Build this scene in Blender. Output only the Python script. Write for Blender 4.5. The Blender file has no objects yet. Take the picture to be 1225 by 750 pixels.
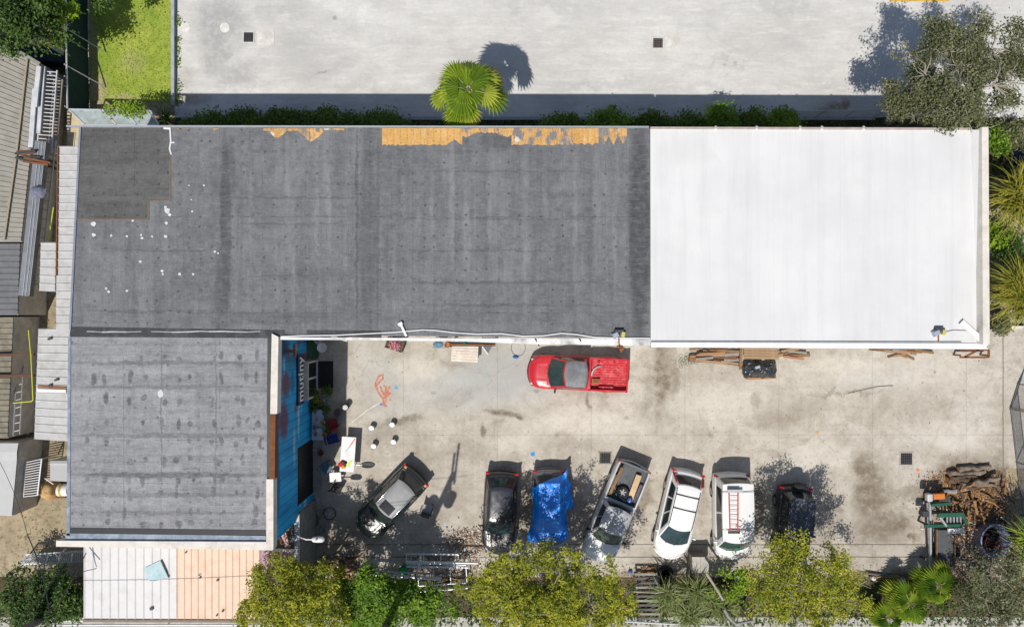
import bpy, bmesh, math, random
import numpy as np
from mathutils import Vector, Matrix, noise as mnoise
R = math.radians
random.seed(11); rng = np.random.default_rng(11)
C = bpy.context.scene.collection
sc = bpy.context.scene

# ---------------------------------------------------------------- camera, sky, sun, exposure
CAMH, PPM = 38.0, 22.0          # camera height (m), photo pixels per metre on the ground
cam_d = bpy.data.cameras.new('camera'); cam = bpy.data.objects.new('camera', cam_d); C.objects.link(cam)
cam.location = (0, 0, CAMH); cam.rotation_euler = (0, 0, 0)
cam_d.sensor_fit = 'HORIZONTAL'; cam_d.angle = 2*math.atan(612.5/PPM/CAMH); cam_d.clip_end = 2000; cam_d.clip_start = .5
sc.camera = cam
SUN_EL, SUN_AZ = R(60), R(24.6)  # shadows run towards (sin az, cos az)
w = bpy.data.worlds.new('World'); sc.world = w; w.use_nodes = True
wn = w.node_tree.nodes; bg = wn['Background']
sky = wn.new('ShaderNodeTexSky'); sky.sky_type = 'NISHITA'; sky.sun_disc = False
sky.sun_elevation = SUN_EL; sky.sun_rotation = math.pi + SUN_AZ
w.node_tree.links.new(sky.outputs[0], bg.inputs[0]); bg.inputs[1].default_value = .080
sl = bpy.data.lights.new('sun', 'SUN'); sl.energy = 3.85; sl.angle = R(.55); sl.color = (1, .95, .87)
so = bpy.data.objects.new('sun', sl); C.objects.link(so); so.location = (-20, -40, 60)
d = Vector((math.sin(SUN_AZ)*math.cos(SUN_EL), math.cos(SUN_AZ)*math.cos(SUN_EL), -math.sin(SUN_EL)))
so.rotation_euler = d.to_track_quat('-Z', 'Y').to_euler()
sc.view_settings.view_transform = 'Standard'; sc.view_settings.look = 'None'
sc.view_settings.exposure = 0.2; sc.view_settings.gamma = 1.0; sc.view_settings.use_curve_mapping = False
sc.render.engine = 'CYCLES'; sc.cycles.max_bounces = 6; sc.cycles.transparent_max_bounces = 6

def P(px, py, z=0.0):
    k = (CAMH-z)/CAMH
    return Vector(((px-612.5)/PPM*k, (375-py)/PPM*k, z))

# ---------------------------------------------------------------- node materials
class N:
    def __init__(s, name, rough=.85, metal=0.0, spec=.4, coat=0.0):
        s.m = bpy.data.materials.new(name); s.m.use_nodes = True
        s.t = s.m.node_tree; s.b = s.t.nodes['Principled BSDF']
        s.b.inputs['Roughness'].default_value = rough; s.b.inputs['Metallic'].default_value = metal
        s.b.inputs['Specular IOR Level'].default_value = spec
        if coat: s.b.inputs['Coat Weight'].default_value = coat; s.b.inputs['Coat Roughness'].default_value = .16
        s.co = s.new('ShaderNodeTexCoord').outputs['Object']
    def new(s, t): return s.t.nodes.new(t)
    def put(s, v, sock):
        if isinstance(v, bpy.types.NodeSocket): s.t.links.new(v, sock)
        elif isinstance(v, tuple) and len(v) == 3 and sock.type == 'RGBA': sock.default_value = (*v, 1)
        else: sock.default_value = v
    def math(s, op, a, b=0.0, clamp=False):
        n = s.new('ShaderNodeMath'); n.operation = op; n.use_clamp = clamp
        s.put(a, n.inputs[0]); s.put(b, n.inputs[1]); return n.outputs[0]
    def vmath(s, op, a, b=None, out=0):
        n = s.new('ShaderNodeVectorMath'); n.operation = op; s.put(a, n.inputs[0])
        if b is not None: s.put(b, n.inputs[1])
        return n.outputs[out]
    def scale(s, v, k): return s.vmath('MULTIPLY', v, k)
    def noise(s, sc_, v=None, det=4, rough=.6, out='Fac', dist=0):
        n = s.new('ShaderNodeTexNoise'); n.inputs['Scale'].default_value = sc_; n.inputs['Detail'].default_value = det
        n.inputs['Roughness'].default_value = rough; n.inputs['Distortion'].default_value = dist
        s.put(s.co if v is None else v, n.inputs['Vector']); return n.outputs[out]
    def voro(s, sc_, v=None, rnd=1.0, feat='F1', out='Distance'):
        n = s.new('ShaderNodeTexVoronoi'); n.feature = feat; n.inputs['Scale'].default_value = sc_
        n.inputs['Randomness'].default_value = rnd; s.put(s.co if v is None else v, n.inputs['Vector']); return n.outputs[out]
    def rng(s, f, a, b, c=0.0, d=1.0, smooth=False):
        n = s.new('ShaderNodeMapRange'); n.clamp = True
        if smooth: n.interpolation_type = 'SMOOTHSTEP'
        s.put(f, n.inputs[0])
        for i, x in enumerate((a, b, c, d)): s.put(x, n.inputs[i+1])
        return n.outputs[0]
    def mix(s, f, a, b, mode='MIX'):
        n = s.new('ShaderNodeMix'); n.data_type = 'RGBA'; n.blend_type = mode
        s.put(f, n.inputs[0]); s.put(a, n.inputs[6]); s.put(b, n.inputs[7]); return n.outputs[2]
    def sep(s, v=None):
        n = s.new('ShaderNodeSeparateXYZ'); s.put(s.co if v is None else v, n.inputs[0]); return n.outputs
    def comb(s, x, y, z=0.0):
        n = s.new('ShaderNodeCombineXYZ')
        for i, q in enumerate((x, y, z)): s.put(q, n.inputs[i])
        return n.outputs[0]
    def warp(s, amp, sc_, v=None):
        v = s.co if v is None else v
        c = s.noise(sc_, v, 3, .6, 'Color')
        o = s.vmath('SUBTRACT', c, (.5, .5, .5)); return s.vmath('ADD', v, s.vmath('MULTIPLY', o, (amp, amp, amp)))
    def blob(s, v, cx, cy, rx, ry, rot=0.0, soft=.5):
        q = s.vmath('SUBTRACT', v, (cx, cy, 0))
        if rot:
            n = s.new('ShaderNodeVectorRotate'); n.rotation_type = 'Z_AXIS'; s.put(q, n.inputs['Vector']); n.inputs['Angle'].default_value = -rot
            q = n.outputs[0]
        q = s.vmath('MULTIPLY', q, (1/rx, 1/ry, 0))
        return s.rng(s.vmath('LENGTH', q, None, 1), 1-soft, 1+soft*.3, 1, 0, True)
    def line(s, f, pos, wid):
        return s.rng(s.math('ABSOLUTE', s.math('SUBTRACT', f, pos)), wid*.5, wid, 1, 0)
    def every(s, f, period, wid, off=0.0):
        a = s.math('PINGPONG', s.math('ADD', f, off), period/2)
        return s.rng(a, wid*.5, wid, 1, 0)
    def bump(s, h, k=.3, dist=.02):
        n = s.new('ShaderNodeBump'); n.inputs['Strength'].default_value = k; n.inputs['Distance'].default_value = dist
        s.put(h, n.inputs['Height']); s.t.links.new(n.outputs[0], s.b.inputs['Normal'])
    def done(s, col, rough=None):
        s.put(col, s.b.inputs['Base Color'])
        if rough is not None: s.put(rough, s.b.inputs['Roughness'])
        return s.m

def mul(c, k): return tuple(min(1, x*k) for x in c)
_mc = {}
def mat(name, col, rough=.8, metal=0.0, var=.25, sc_=2.5, coat=0.0, spec=.4, dirt=None, fine=30, bump=0.0):
    if name in _mc: return _mc[name]
    n = N(name, rough, metal, spec, coat)
    f = n.rng(n.noise(sc_, None, 5, .65), .3, .7)
    c = n.mix(f, mul(col, 1-var), mul(col, 1+var*.6))
    g = n.noise(fine, None, 3)
    c = n.mix(n.rng(g, .35, .7, 0, .35*min(1, var*3)), c, mul(col, 1-var*1.5))
    if dirt:
        c = n.mix(n.rng(n.noise(sc_*.7, n.vmath('ADD', n.co, (7, 3, 1)), 6, .7), .48, .7, 0, .8), c, dirt)
    if bump: n.bump(g, bump)
    _mc[name] = n.done(c); return _mc[name]

def leafmat(name, dark, mid, light, trans=.3):
    n = N(name, .55, 0, .35)
    a = n.new('ShaderNodeAttribute'); a.attribute_name = 'tint'
    r = n.new('ShaderNodeValToRGB'); e = r.color_ramp.elements
    e[0].position = 0; e[0].color = (*dark, 1); e[1].position = 1; e[1].color = (*light, 1)
    m = e.new(.5); m.color = (*mid, 1)
    n.put(a.outputs['Fac'], r.inputs[0]); col = r.outputs[0]
    n.put(col, n.b.inputs['Base Color'])
    tr = n.new('ShaderNodeBsdfTranslucent'); n.put(n.mix(1.0, col, (1.0, 1.0, .45), 'MULTIPLY'), tr.inputs[0])
    mx = n.new('ShaderNodeMixShader'); mx.inputs[0].default_value = trans
    n.t.links.new(n.b.outputs[0], mx.inputs[1]); n.t.links.new(tr.outputs[0], mx.inputs[2])
    n.t.links.new(mx.outputs[0], n.t.nodes['Material Output'].inputs['Surface'])
    return n.m

# ---------------------------------------------------------------- objects and tags
def tag(o, label=None, cat=None, group=None, kind=None):
    if label: o['label'] = label
    if cat: o['category'] = cat
    if group: o['group'] = group
    if kind: o['kind'] = kind
    return o
def thing(name, label, cat, loc=(0, 0, 0), rz=0.0, group=None):
    o = bpy.data.objects.new(name, None); C.objects.link(o); o.location = loc; o.rotation_euler = (0, 0, rz)
    o.empty_display_size = .3
    return tag(o, label, cat, group)
def copy_tree(o, parent=None):
    c = o.copy(); C.objects.link(c); c.parent = parent
    for ch in list(o.children): copy_tree(ch, c)
    return c
def again(o, loc, rz, label, group=None):
    c = copy_tree(o); c.location = loc; c.rotation_euler = (0, 0, rz); tag(c, label, None, group); return c

class MB:
    def __init__(s, org=None):
        s.v = []; s.f = []; s.mi = []
        s.o = Vector((0, 0, 0)) if org is None else Vector(org.location if hasattr(org, 'location') else org)
    def add(s, vs, fs, mi=0):
        b = len(s.v); s.v += [Vector(p) for p in vs]
        for f in fs: s.f.append(tuple(b+i for i in f)); s.mi.append(mi)
    def box(s, c, size, rz=0.0, rx=0.0, ry=0.0, mi=0, taper=1.0):
        m = Matrix.Translation(Vector(c)) @ Matrix.Rotation(rz, 4, 'Z') @ Matrix.Rotation(ry, 4, 'Y') @ Matrix.Rotation(rx, 4, 'X')
        x, y, z = (q/2 for q in size); t = taper
        vs = [(-x, -y, -z), (x, -y, -z), (x, y, -z), (-x, y, -z), (-x*t, -y*t, z), (x*t, -y*t, z), (x*t, y*t, z), (-x*t, y*t, z)]
        s.add([m @ Vector(q) for q in vs], [(3, 2, 1, 0), (4, 5, 6, 7), (0, 1, 5, 4), (1, 2, 6, 5), (2, 3, 7, 6), (3, 0, 4, 7)], mi); return s
    def bar(s, a, b, wd, h, mi=0):
        a, b = Vector(a), Vector(b); dd = b-a
        q = dd.to_track_quat('X', 'Z').to_matrix().to_4x4(); m = Matrix.Translation((a+b)/2) @ q
        x, y, z = dd.length/2, wd/2, h/2
        vs = [(-x, -y, -z), (x, -y, -z), (x, y, -z), (-x, y, -z), (-x, -y, z), (x, -y, z), (x, y, z), (-x, y, z)]
        s.add([m @ Vector(p) for p in vs], [(3, 2, 1, 0), (4, 5, 6, 7), (0, 1, 5, 4), (1, 2, 6, 5), (2, 3, 7, 6), (3, 0, 4, 7)], mi); return s
    def tube(s, pts, r, n=6, mi=0, r1=None, closed=False):
        pts = [Vector(p) for p in pts]; k = len(pts); rings = []
        for i, p in enumerate(pts):
            a = pts[(i-1) % k] if (closed or i) else p; b = pts[(i+1) % k] if (closed or i < k-1) else p
            t = (b-a).normalized(); u = t.cross(Vector((0, 0, 1)))
            if u.length < .05: u = t.cross(Vector((1, 0, 0)))
            u.normalize(); w_ = t.cross(u)
            rr = r if r1 is None else r+(r1-r)*i/(k-1)
            rings.append([p+(u*math.cos(q)+w_*math.sin(q))*rr for q in [2*math.pi*j/n for j in range(n)]])
        vs = [q for g in rings for q in g]; fs = []
        for i in range(k if closed else k-1):
            for j in range(n):
                i2 = (i+1) % k; fs.append((i*n+j, i*n+(j+1) % n, i2*n+(j+1) % n, i2*n+j))
        if not closed: fs += [tuple(range(n))[::-1], tuple((k-1)*n+j for j in range(n))]
        s.add(vs, fs, mi); return s
    def cyl(s, c, r, h, n=16, r2=None, mi=0, cap=True):
        c = Vector(c); r2 = r if r2 is None else r2; vs = []
        for z, q in ((0, r), (h, r2)): vs += [c+Vector((q*math.cos(2*math.pi*j/n), q*math.sin(2*math.pi*j/n), z)) for j in range(n)]
        fs = [(j, (j+1) % n, n+(j+1) % n, n+j) for j in range(n)]
        if cap: fs += [tuple(range(n))[::-1], tuple(range(n, 2*n))]
        s.add(vs, fs, mi); return s
    def lathe(s, c, prof, n=16, mi=0, axis='Z', rz=0.0):
        c = Vector(c); vs = []; k = len(prof); m = Matrix.Rotation(rz, 3, 'Z')
        for r, z in prof:
            for j in range(n):
                a = 2*math.pi*j/n; p = Vector((r*math.cos(a), r*math.sin(a), z))
                if axis == 'Y': p = Vector((p.x, -p.z, p.y))
                if axis == 'X': p = Vector((p.z, p.x, p.y))
                vs.append(c + m @ p)
        fs = [(i*n+j, i*n+(j+1) % n, (i+1)*n+(j+1) % n, (i+1)*n+j) for i in range(k-1) for j in range(n)]
        fs += [tuple(range(n))[::-1], tuple((k-1)*n+j for j in range(n))]
        s.add(vs, fs, mi); return s
    def prism(s, poly, z0, z1, mi=0, top=True, bot=True):
        n = len(poly); p = [Vector((q[0], q[1], 0)) for q in poly]
        if sum(p[i].x*p[(i+1) % n].y-p[(i+1) % n].x*p[i].y for i in range(n)) < 0: p.reverse()
        vs = [Vector((q.x, q.y, z0)) for q in p]+[Vector((q.x, q.y, z1)) for q in p]
        fs = [(i, (i+1) % n, n+(i+1) % n, n+i) for i in range(n)]
        if top: fs.append(tuple(range(n, 2*n)))
        if bot: fs.append(tuple(range(n))[::-1])
        s.add(vs, fs, mi); return s
    def poly(s, pts, mi=0): s.add(pts, [tuple(range(len(pts)))], mi); return s
    def grid(s, fn, nu, nv, mi=0, flip=False):
        vs = [fn(i/nu, j/nv) for i in range(nu+1) for j in range(nv+1)]; k = nv+1
        fs = [(i*k+j, (i+1)*k+j, (i+1)*k+j+1, i*k+j+1) for i in range(nu) for j in range(nv)]
        if flip: fs = [f[::-1] for f in fs]
        s.add(vs, fs, mi); return s
    def build(s, name, m, parent=None, smooth=None, label=None, solid=0.0, bevel=0.0):
        me = bpy.data.meshes.new(name); me.from_pydata([tuple(q-s.o) for q in s.v], [], s.f); me.update()
        for x in (m if isinstance(m, (list, tuple)) else [m]): me.materials.append(x)
        if isinstance(m, (list, tuple)): me.polygons.foreach_set('material_index', s.mi)
        if smooth:
            me.shade_smooth(); me.set_sharp_from_angle(angle=R(smooth))
        o = bpy.data.objects.new(name, me); C.objects.link(o)
        if parent is not None: o.parent = parent
        else: o.location = s.o
        if solid:
            q = o.modifiers.new('solid', 'SOLIDIFY'); q.thickness = solid; q.offset = 0
        if bevel:
            q = o.modifiers.new('bevel', 'BEVEL'); q.width = bevel; q.segments = 2; q.limit_method = 'ANGLE'
        if label: o['label'] = label
        return o
def struct(o): o['kind'] = 'structure'; return o

def quads_obj(name, m, V4, tint, parent=None, org=(0, 0, 0)):
    """V4: (n,4,3) world points -> one mesh of n loose leaf faces with a 'tint' per face"""
    n = len(V4); me = bpy.data.meshes.new(name)
    V = (V4-np.array(org)).reshape(-1, 3).astype(np.float32)
    me.vertices.add(4*n); me.vertices.foreach_set('co', V.ravel())
    me.loops.add(4*n); me.loops.foreach_set('vertex_index', np.arange(4*n, dtype=np.int32))
    me.polygons.add(n); me.polygons.foreach_set('loop_start', np.arange(0, 4*n, 4, dtype=np.int32))
    me.polygons.foreach_set('loop_total', np.full(n, 4, dtype=np.int32))
    me.update(calc_edges=True)
    at = me.attributes.new('tint', 'FLOAT', 'FACE'); at.data.foreach_set('value', np.clip(tint, 0, 1).astype(np.float32))
    me.materials.append(m)
    o = bpy.data.objects.new(name, me); C.objects.link(o)
    if parent is not None: o.parent = parent
    else: o.location = org
    return o
def leaf_quads(pts, size, up=.7, asp=.5, wob=.35):
    n = len(pts); nr = rng.normal(size=(n, 3)); nr[:, 2] = np.abs(nr[:, 2])+up; nr /= np.linalg.norm(nr, axis=1)[:, None]
    t = np.cross(nr, rng.normal(size=(n, 3))); t /= np.linalg.norm(t, axis=1)[:, None]; b = np.cross(nr, t)
    L = (size*(1+wob*rng.uniform(-1, 1, n)))[:, None]; Wd = L*asp
    return np.stack([pts-t*L*.5, pts+b*Wd*.5+nr*L*.06, pts+t*L*.5, pts-b*Wd*.5+nr*L*.06], 1)
def clump_points(lobes, per, nclump, sig, shell=.6, hole=None):
    """lobes: (x,y,z,rx,ry,rz). returns points and per point clump tint"""
    pts = []; tin = []
    wts = np.array([l[3]*l[4] for l in lobes]); wts = wts/wts.sum()
    for _ in range(nclump):
        l = lobes[rng.choice(len(lobes), p=wts)]
        dv = rng.normal(size=3); dv /= np.linalg.norm(dv)
        if dv[2] < -.3: dv[2] *= -.6
        r = shell+(1-shell)*rng.random()**.7
        c = np.array(l[:3])+dv*np.array(l[3:])*r
        if hole and mnoise.noise(Vector(c)*hole[0]) < hole[1]: continue
        k = int(per*rng.uniform(.6, 1.3)); s_ = sig*rng.uniform(.7, 1.25)
        pts.append(c+rng.normal(size=(k, 3))*np.array([s_, s_, s_*.7])); tin.append(np.full(k, rng.normal(.5, .2))+rng.normal(0, .12, k))
    return np.concatenate(pts), np.concatenate(tin)
# ---------------------------------------------------------------- ground materials
def stains(n, col, v, lst, to):
    brk = n.rng(n.noise(2.6, n.vmath('ADD', n.co, (len(lst), 2, 0)), 8, .78), .36, .56, .38, 1)
    for (px, py, rx, ry, rot, k) in lst:
        p = P(px, py); b = n.blob(v, p.x, p.y, rx/PPM, ry/PPM, rot, .75)
        col = n.mix(n.math('MULTIPLY', n.math('MULTIPLY', b, k), brk), col, to)
    return col
def yard_mat():
    n = N('yard concrete', .9, 0, .25)
    wv = n.warp(1.1, .7); wv = n.warp(.3, 4, wv)
    c = n.mix(n.rng(n.noise(.22, None, 5, .62), .35, .68), (.45, .412, .355), (.58, .542, .478))
    c = n.mix(n.rng(n.noise(.55, n.vmath('ADD', n.co, (3, 8, 0)), 7, .7, 'Fac', .8), .46, .66, 0, .75), c, (.335, .295, .235))
    c = n.mix(n.rng(n.noise(1.3, None, 7, .74), .46, .70, 0, .75), c, (.30, .262, .205))
    st = n.noise(1.3, n.scale(n.co, (.12, 1.6, 1)), 5, .65)
    c = n.mix(n.rng(st, .48, .75, 0, .4), c, (.30, .27, .225))
    st = n.noise(1.4, n.scale(n.co, (1.7, .10, 1)), 5, .65)
    c = n.mix(n.rng(st, .5, .75, 0, .35), c, (.56, .53, .48))
    sp = n.noise(6, None, 4, .7)
    c = n.mix(n.rng(sp, .56, .72, 0, .7), c, (.19, .16, .125))
    c = n.mix(n.rng(n.voro(1.7, n.warp(.25, 3)), .0, .16, .45, 0), c, (.19, .165, .13))
    c = n.mix(n.rng(n.noise(11, None, 5, .75), .50, .72, 0, .5), c, (.34, .30, .245))
    c = n.mix(n.rng(n.noise(14, n.vmath('ADD', n.co, (9, 4, 0)), 5, .75), .56, .74, 0, .5), c, (.68, .64, .57))
    c = n.mix(n.rng(n.noise(45, None, 2), .45, .7, 0, .3), c, (.33, .3, .26))
    grey = [(600, 446, 84, 46, 0, 1), (540, 470, 60, 30, 0, .6), (470, 470, 50, 60, 0, .35), (1045, 455, 60, 20, 0, .3), (440, 430, 40, 30, 0, .3)]
    c = stains(n, c, wv, grey, (.40, .41, .41))
    pale = [(700, 510, 90, 26, 0, .6), (870, 480, 60, 30, 0, .5), (1110, 450, 70, 40, 0, .6), (980, 540, 40, 30, 0, .5), (500, 440, 40, 16, 0, .5), (620, 530, 60, 16, 0, .5), (1000, 440, 60, 18, 0, .5), (1140, 520, 40, 26, 0, .6)]
    c = stains(n, c, n.warp(1.4, 1.2, wv), pale, (.63, .59, .52))
    brown = [(1040, 592, 26, 44, .2, .95), (1062, 628, 42, 18, .3, .8), (1036, 560, 14, 14, 0, .8), (1078, 627, 12, 9, 0, .8), (1100, 585, 24, 14, 0, .5), (1075, 590, 40, 12, .3, .4), (1030, 640, 22, 20, 0, .5), (1094, 643, 8, 7, 0, 1), (792, 450, 12, 62, 0, .9), (806, 440, 7, 44, 0, .6), (776, 470, 8, 40, 0, .4),
             (470, 505, 34, 8, .1, .8), (490, 500, 18, 6, .2, .6), (455, 520, 30, 10, 0, .4), (520, 620, 50, 16, .6, .4), (740, 640, 26, 20, 0, .6), (770, 590, 12, 44, .1, .6), (545, 432, 18, 12, 0, .4), (1040, 560, 26, 16, 0, .5), (1075, 640, 40, 18, 0, .5), (880, 450, 40, 22, 0, .3), (1110, 480, 50, 30, 0, .3), (680, 530, 60, 14, 0, .4), (560, 540, 40, 22, 0, .35), (600, 440, 70, 40, 0, .2), (930, 500, 50, 12, .2, .35), (500, 560, 30, 50, 0, .35), (690, 610, 18, 50, 0, .6), (630, 620, 12, 44, 0, .6), (840, 600, 12, 44, 0, .5), (905, 610, 18, 44, 0, .6), (985, 620, 26, 40, 0, .5), (905, 480, 8, 14, 0, .45), (962, 525, 10, 8, 0, .5), (928, 545, 9, 6, 0, .45),
             (1015, 470, 60, 3, .05, .5), (1150, 560, 40, 9, .15, .35), (720, 470, 50, 6, .1, .3), (820, 590, 10, 30, 0, .45), (768, 600, 12, 26, 0, .5),
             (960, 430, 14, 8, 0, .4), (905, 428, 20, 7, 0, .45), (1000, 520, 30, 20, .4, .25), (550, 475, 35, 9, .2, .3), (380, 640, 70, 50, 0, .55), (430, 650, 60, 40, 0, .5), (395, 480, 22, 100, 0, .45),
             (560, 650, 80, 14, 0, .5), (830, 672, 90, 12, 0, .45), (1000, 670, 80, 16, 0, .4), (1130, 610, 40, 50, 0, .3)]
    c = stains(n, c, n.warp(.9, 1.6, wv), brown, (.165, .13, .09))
    c = stains(n, c, n.warp(.9, 1.6, wv), [(1158, 588, 58, 46, 0, 1), (1165, 645, 62, 60, 0, 1), (1196, 600, 18, 74, 0, .95), (1140, 690, 90, 16, 0, .9), (780, 686, 60, 7, 0, .8), (470, 688, 110, 9, 0, .8), (1000, 690, 120, 8, 0, .8)], (.10, .062, .03))  # mulch and soil; the narrow blob by the gate paints its shading as dark soil
    c = stains(n, c, n.warp(.35, 2), [(601, 494, 25, 4.5, -.15, .85), (621, 499, 8, 3.5, -.5, .9), (578, 515, 4, 11, .1, .85), (703, 480, 3, 12, 0, .7), (596, 505, 12, 6, .3, .4), (642, 467, 4, 3, 0, .6), (724, 468, 4, 3, 0, .6), (706, 487, 3, 3, 0, .6),
               (518, 470, 4, 3, 0, .4), (1005, 610, 6, 4, 0, .5), (850, 520, 5, 4, 0, .4), (667, 520, 4, 3, 0, .4), (750, 500, 3, 3, 0, .5)], (.11, .085, .05))
    x, y, z = n.sep(n.warp(.10, 1.5))
    c = n.mix(n.math('MULTIPLY', n.every(x, 5.1, .03, .8), .3), c, (.2, .18, .15))
    c = n.mix(n.math('MULTIPLY', n.every(y, 5.4, .03, 1.2), .25), c, (.2, .18, .15))
    for py in (651, 666): c = n.mix(n.math('MULTIPLY', n.line(y, P(0, py).y, .04), .75), c, (.1, .085, .07))
    c = n.mix(n.math('MULTIPLY', n.line(x, P(1200, 0).x, .05), .7), c, (.16, .13, .1))
    cr = n.voro(.16, n.warp(1.2, .8), 1, 'DISTANCE_TO_EDGE')
    c = n.mix(n.rng(cr, .0, .003, .4, 0), c, (.15, .13, .1))
    n.bump(sp, .12, .01)
    return n.done(c)
def lot_mat():
    n = N('pale lot concrete', .92, 0, .25)
    wv = n.warp(1.6, .6); wv = n.warp(.4, 3, wv)
    c = n.mix(n.rng(n.noise(.16, None, 6, .62), .36, .66), (.46, .45, .43), (.64, .63, .605))
    c = n.mix(n.rng(n.noise(.9, n.scale(n.co, (.35, 1.3, 1)), 7, .74), .44, .72, 0, .75), c, (.43, .42, .40))
    c = n.mix(n.rng(n.noise(2.2, n.scale(n.co, (.3, 1.8, 1)), 6, .76), .5, .7, 0, .5), c, (.74, .73, .69))
    c = n.mix(n.rng(n.noise(4.5, None, 6, .75), .5, .8, 0, .6), c, (.38, .37, .35))
    c = n.mix(n.rng(n.noise(.5, n.scale(n.co, (.5, 1, 1)), 6, .7, 'Fac', 1.5), .5, .68, 0, .55), c, (.40, .395, .385))
    c = n.mix(n.rng(n.noise(40, None, 2), .45, .7, 0, .25), c, (.42, .41, .39))
    g = [(262, 30, 38, 46, 0, 1), (258, 70, 24, 30, 0, .85), (285, 92, 34, 20, .4, .8), (350, 60, 50, 30, 0, .4), (470, 50, 40, 30, 0, .3), (330, 15, 60, 12, 0, .45), (395, 80, 40, 12, .2, .35), (400, 30, 50, 20, 0, .3),
         (430, 105, 60, 8, 0, .4), (945, 8, 60, 10, 0, .45), (640, 6, 80, 8, 0, .35), (690, 100, 50, 6, 0, .35), (560, 90, 60, 25, 0, .3), (860, 70, 3, 34, -.8, .4), (893, 72, 40, 3, .6, .35), (740, 100, 30, 8, 0, .35), (790, 60, 30, 20, 0, .25)]
    c = stains(n, c, n.warp(1.6, 1.3, wv), g, (.34, .335, .33))
    c = stains(n, c, n.warp(.3, 3), [(401, 22, 3, 4, 0, .7), (385, 87, 10, 1.5, .3, .6), (880, 76, 3, 3, 0, .5), (867, 78, 3, 2, 0, .5)], (.2, .19, .16))
    c = stains(n, c, n.warp(.5, 4), [(228, 118, 26, 9, 0, .55), (222, 92, 12, 18, 0, .25), (1000, 128, 16, 6, 0, .8), (1012, 124, 6, 8, 0, .8), (985, 133, 12, 5, 0, .7)], (.20, .115, .06))
    n.bump(n.noise(12, None, 4), .1, .01)
    return n.done(c)
def dirt_mat():
    n = N('sandy dirt', .95, 0, .2)
    c = n.mix(n.rng(n.noise(.5, None, 6, .65), .35, .65), (.24, .195, .125), (.42, .35, .235))
    c = n.mix(n.rng(n.noise(3.5, None, 5, .7), .48, .7, 0, .75), c, (.09, .07, .045))
    c = n.mix(n.rng(n.noise(30, None, 3), .5, .7, 0, .5), c, (.42, .36, .26))
    n.bump(n.noise(9, None, 5), .5, .04)
    return n.done(c)
def soil_mat():
    n = N('dark planting soil', .95, 0, .2)
    c = n.mix(n.rng(n.noise(1.4, None, 6, .7), .38, .66), (.045, .035, .022), (.15, .115, .07))
    c = n.mix(n.rng(n.voro(9), .0, .3, .6, 0), c, (.2, .13, .06)); n.bump(n.noise(12, None, 5), .6, .05)
    return n.done(c)
def lawn_mat():
    n = N('lawn turf', .9, 0, .2)
    c = n.mix(n.rng(n.noise(.7, None, 6, .65), .35, .65), (.20, .30, .032), (.34, .40, .065))
    c = n.mix(n.rng(n.noise(3.2, None, 5, .7), .45, .7, 0, .8), c, (.15, .21, .025))
    c = n.mix(n.rng(n.noise(18, None, 4), .5, .72, 0, .6), c, (.32, .27, .09))
    v = n.warp(.8, 1.5)
    for (px, py, rx, ry, k) in ((118, 108, 12, 22, .95), (112, 60, 6, 60, .6), (150, 118, 22, 6, .6), (160, 75, 20, 18, .3)):
        p = P(px, py); c = n.mix(n.math('MULTIPLY', n.blob(v, p.x, p.y, rx/PPM, ry/PPM, 0, .7), k), c, (.38, .31, .2))
    n.bump(n.noise(25, None, 4), .6, .04)
    return n.done(c)

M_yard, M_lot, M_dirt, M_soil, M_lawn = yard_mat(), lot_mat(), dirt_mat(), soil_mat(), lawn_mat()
M_asph = mat('asphalt', (.055, .055, .057), .9)
M_pave = mat('pavement slab', (.46, .44, .40), .9, dirt=(.25, .22, .17))
def sheet(name, px, z, m):
    b = MB(); b.poly([(*P(x, y).xy, z) for x, y in px]); o = b.build(name, m); return struct(o)
b = MB(); b.poly([(-400, -400, -.03), (400, -400, -.03), (400, 400, -.03), (-400, 400, -.03)]); struct(b.build('ground', M_dirt))
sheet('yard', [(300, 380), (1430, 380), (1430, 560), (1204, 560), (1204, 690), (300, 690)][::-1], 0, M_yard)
sheet('parking_lot', [(209, -500), (1700, -500), (1700, 141), (209, 141)][::-1], 0, M_lot)
sheet('planting_bed', [(150, 141), (1210, 141), (1210, 215), (150, 215)][::-1], -.012, M_soil)
sheet('planting_strip', [(-200, 690), (1500, 690), (1500, 738), (-200, 738)][::-1], -.012, M_soil)
sheet('lawn', [(108, -300), (206, -300), (206, 122), (108, 122)][::-1], .004, M_lawn)
sheet('pavement', [(-900, 738), (2100, 738), (2100, 778), (-900, 778)][::-1], .0, M_pave)
sheet('road', [(-900, 782), (2100, 782), (2100, 960), (-900, 960)][::-1], -.012, M_asph)
b = MB(); b.box((P(600, 0).x, P(0, 780).y, -.0), (136, .14, .2)); struct(b.build('kerb', M_pave))
b = MB(); b.box((P(632, 0).x, P(0, 142.5).y, .03), (37.6, .16, .2)); struct(b.build('lot_kerb', mat('kerb concrete', (.33, .34, .36))))

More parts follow.
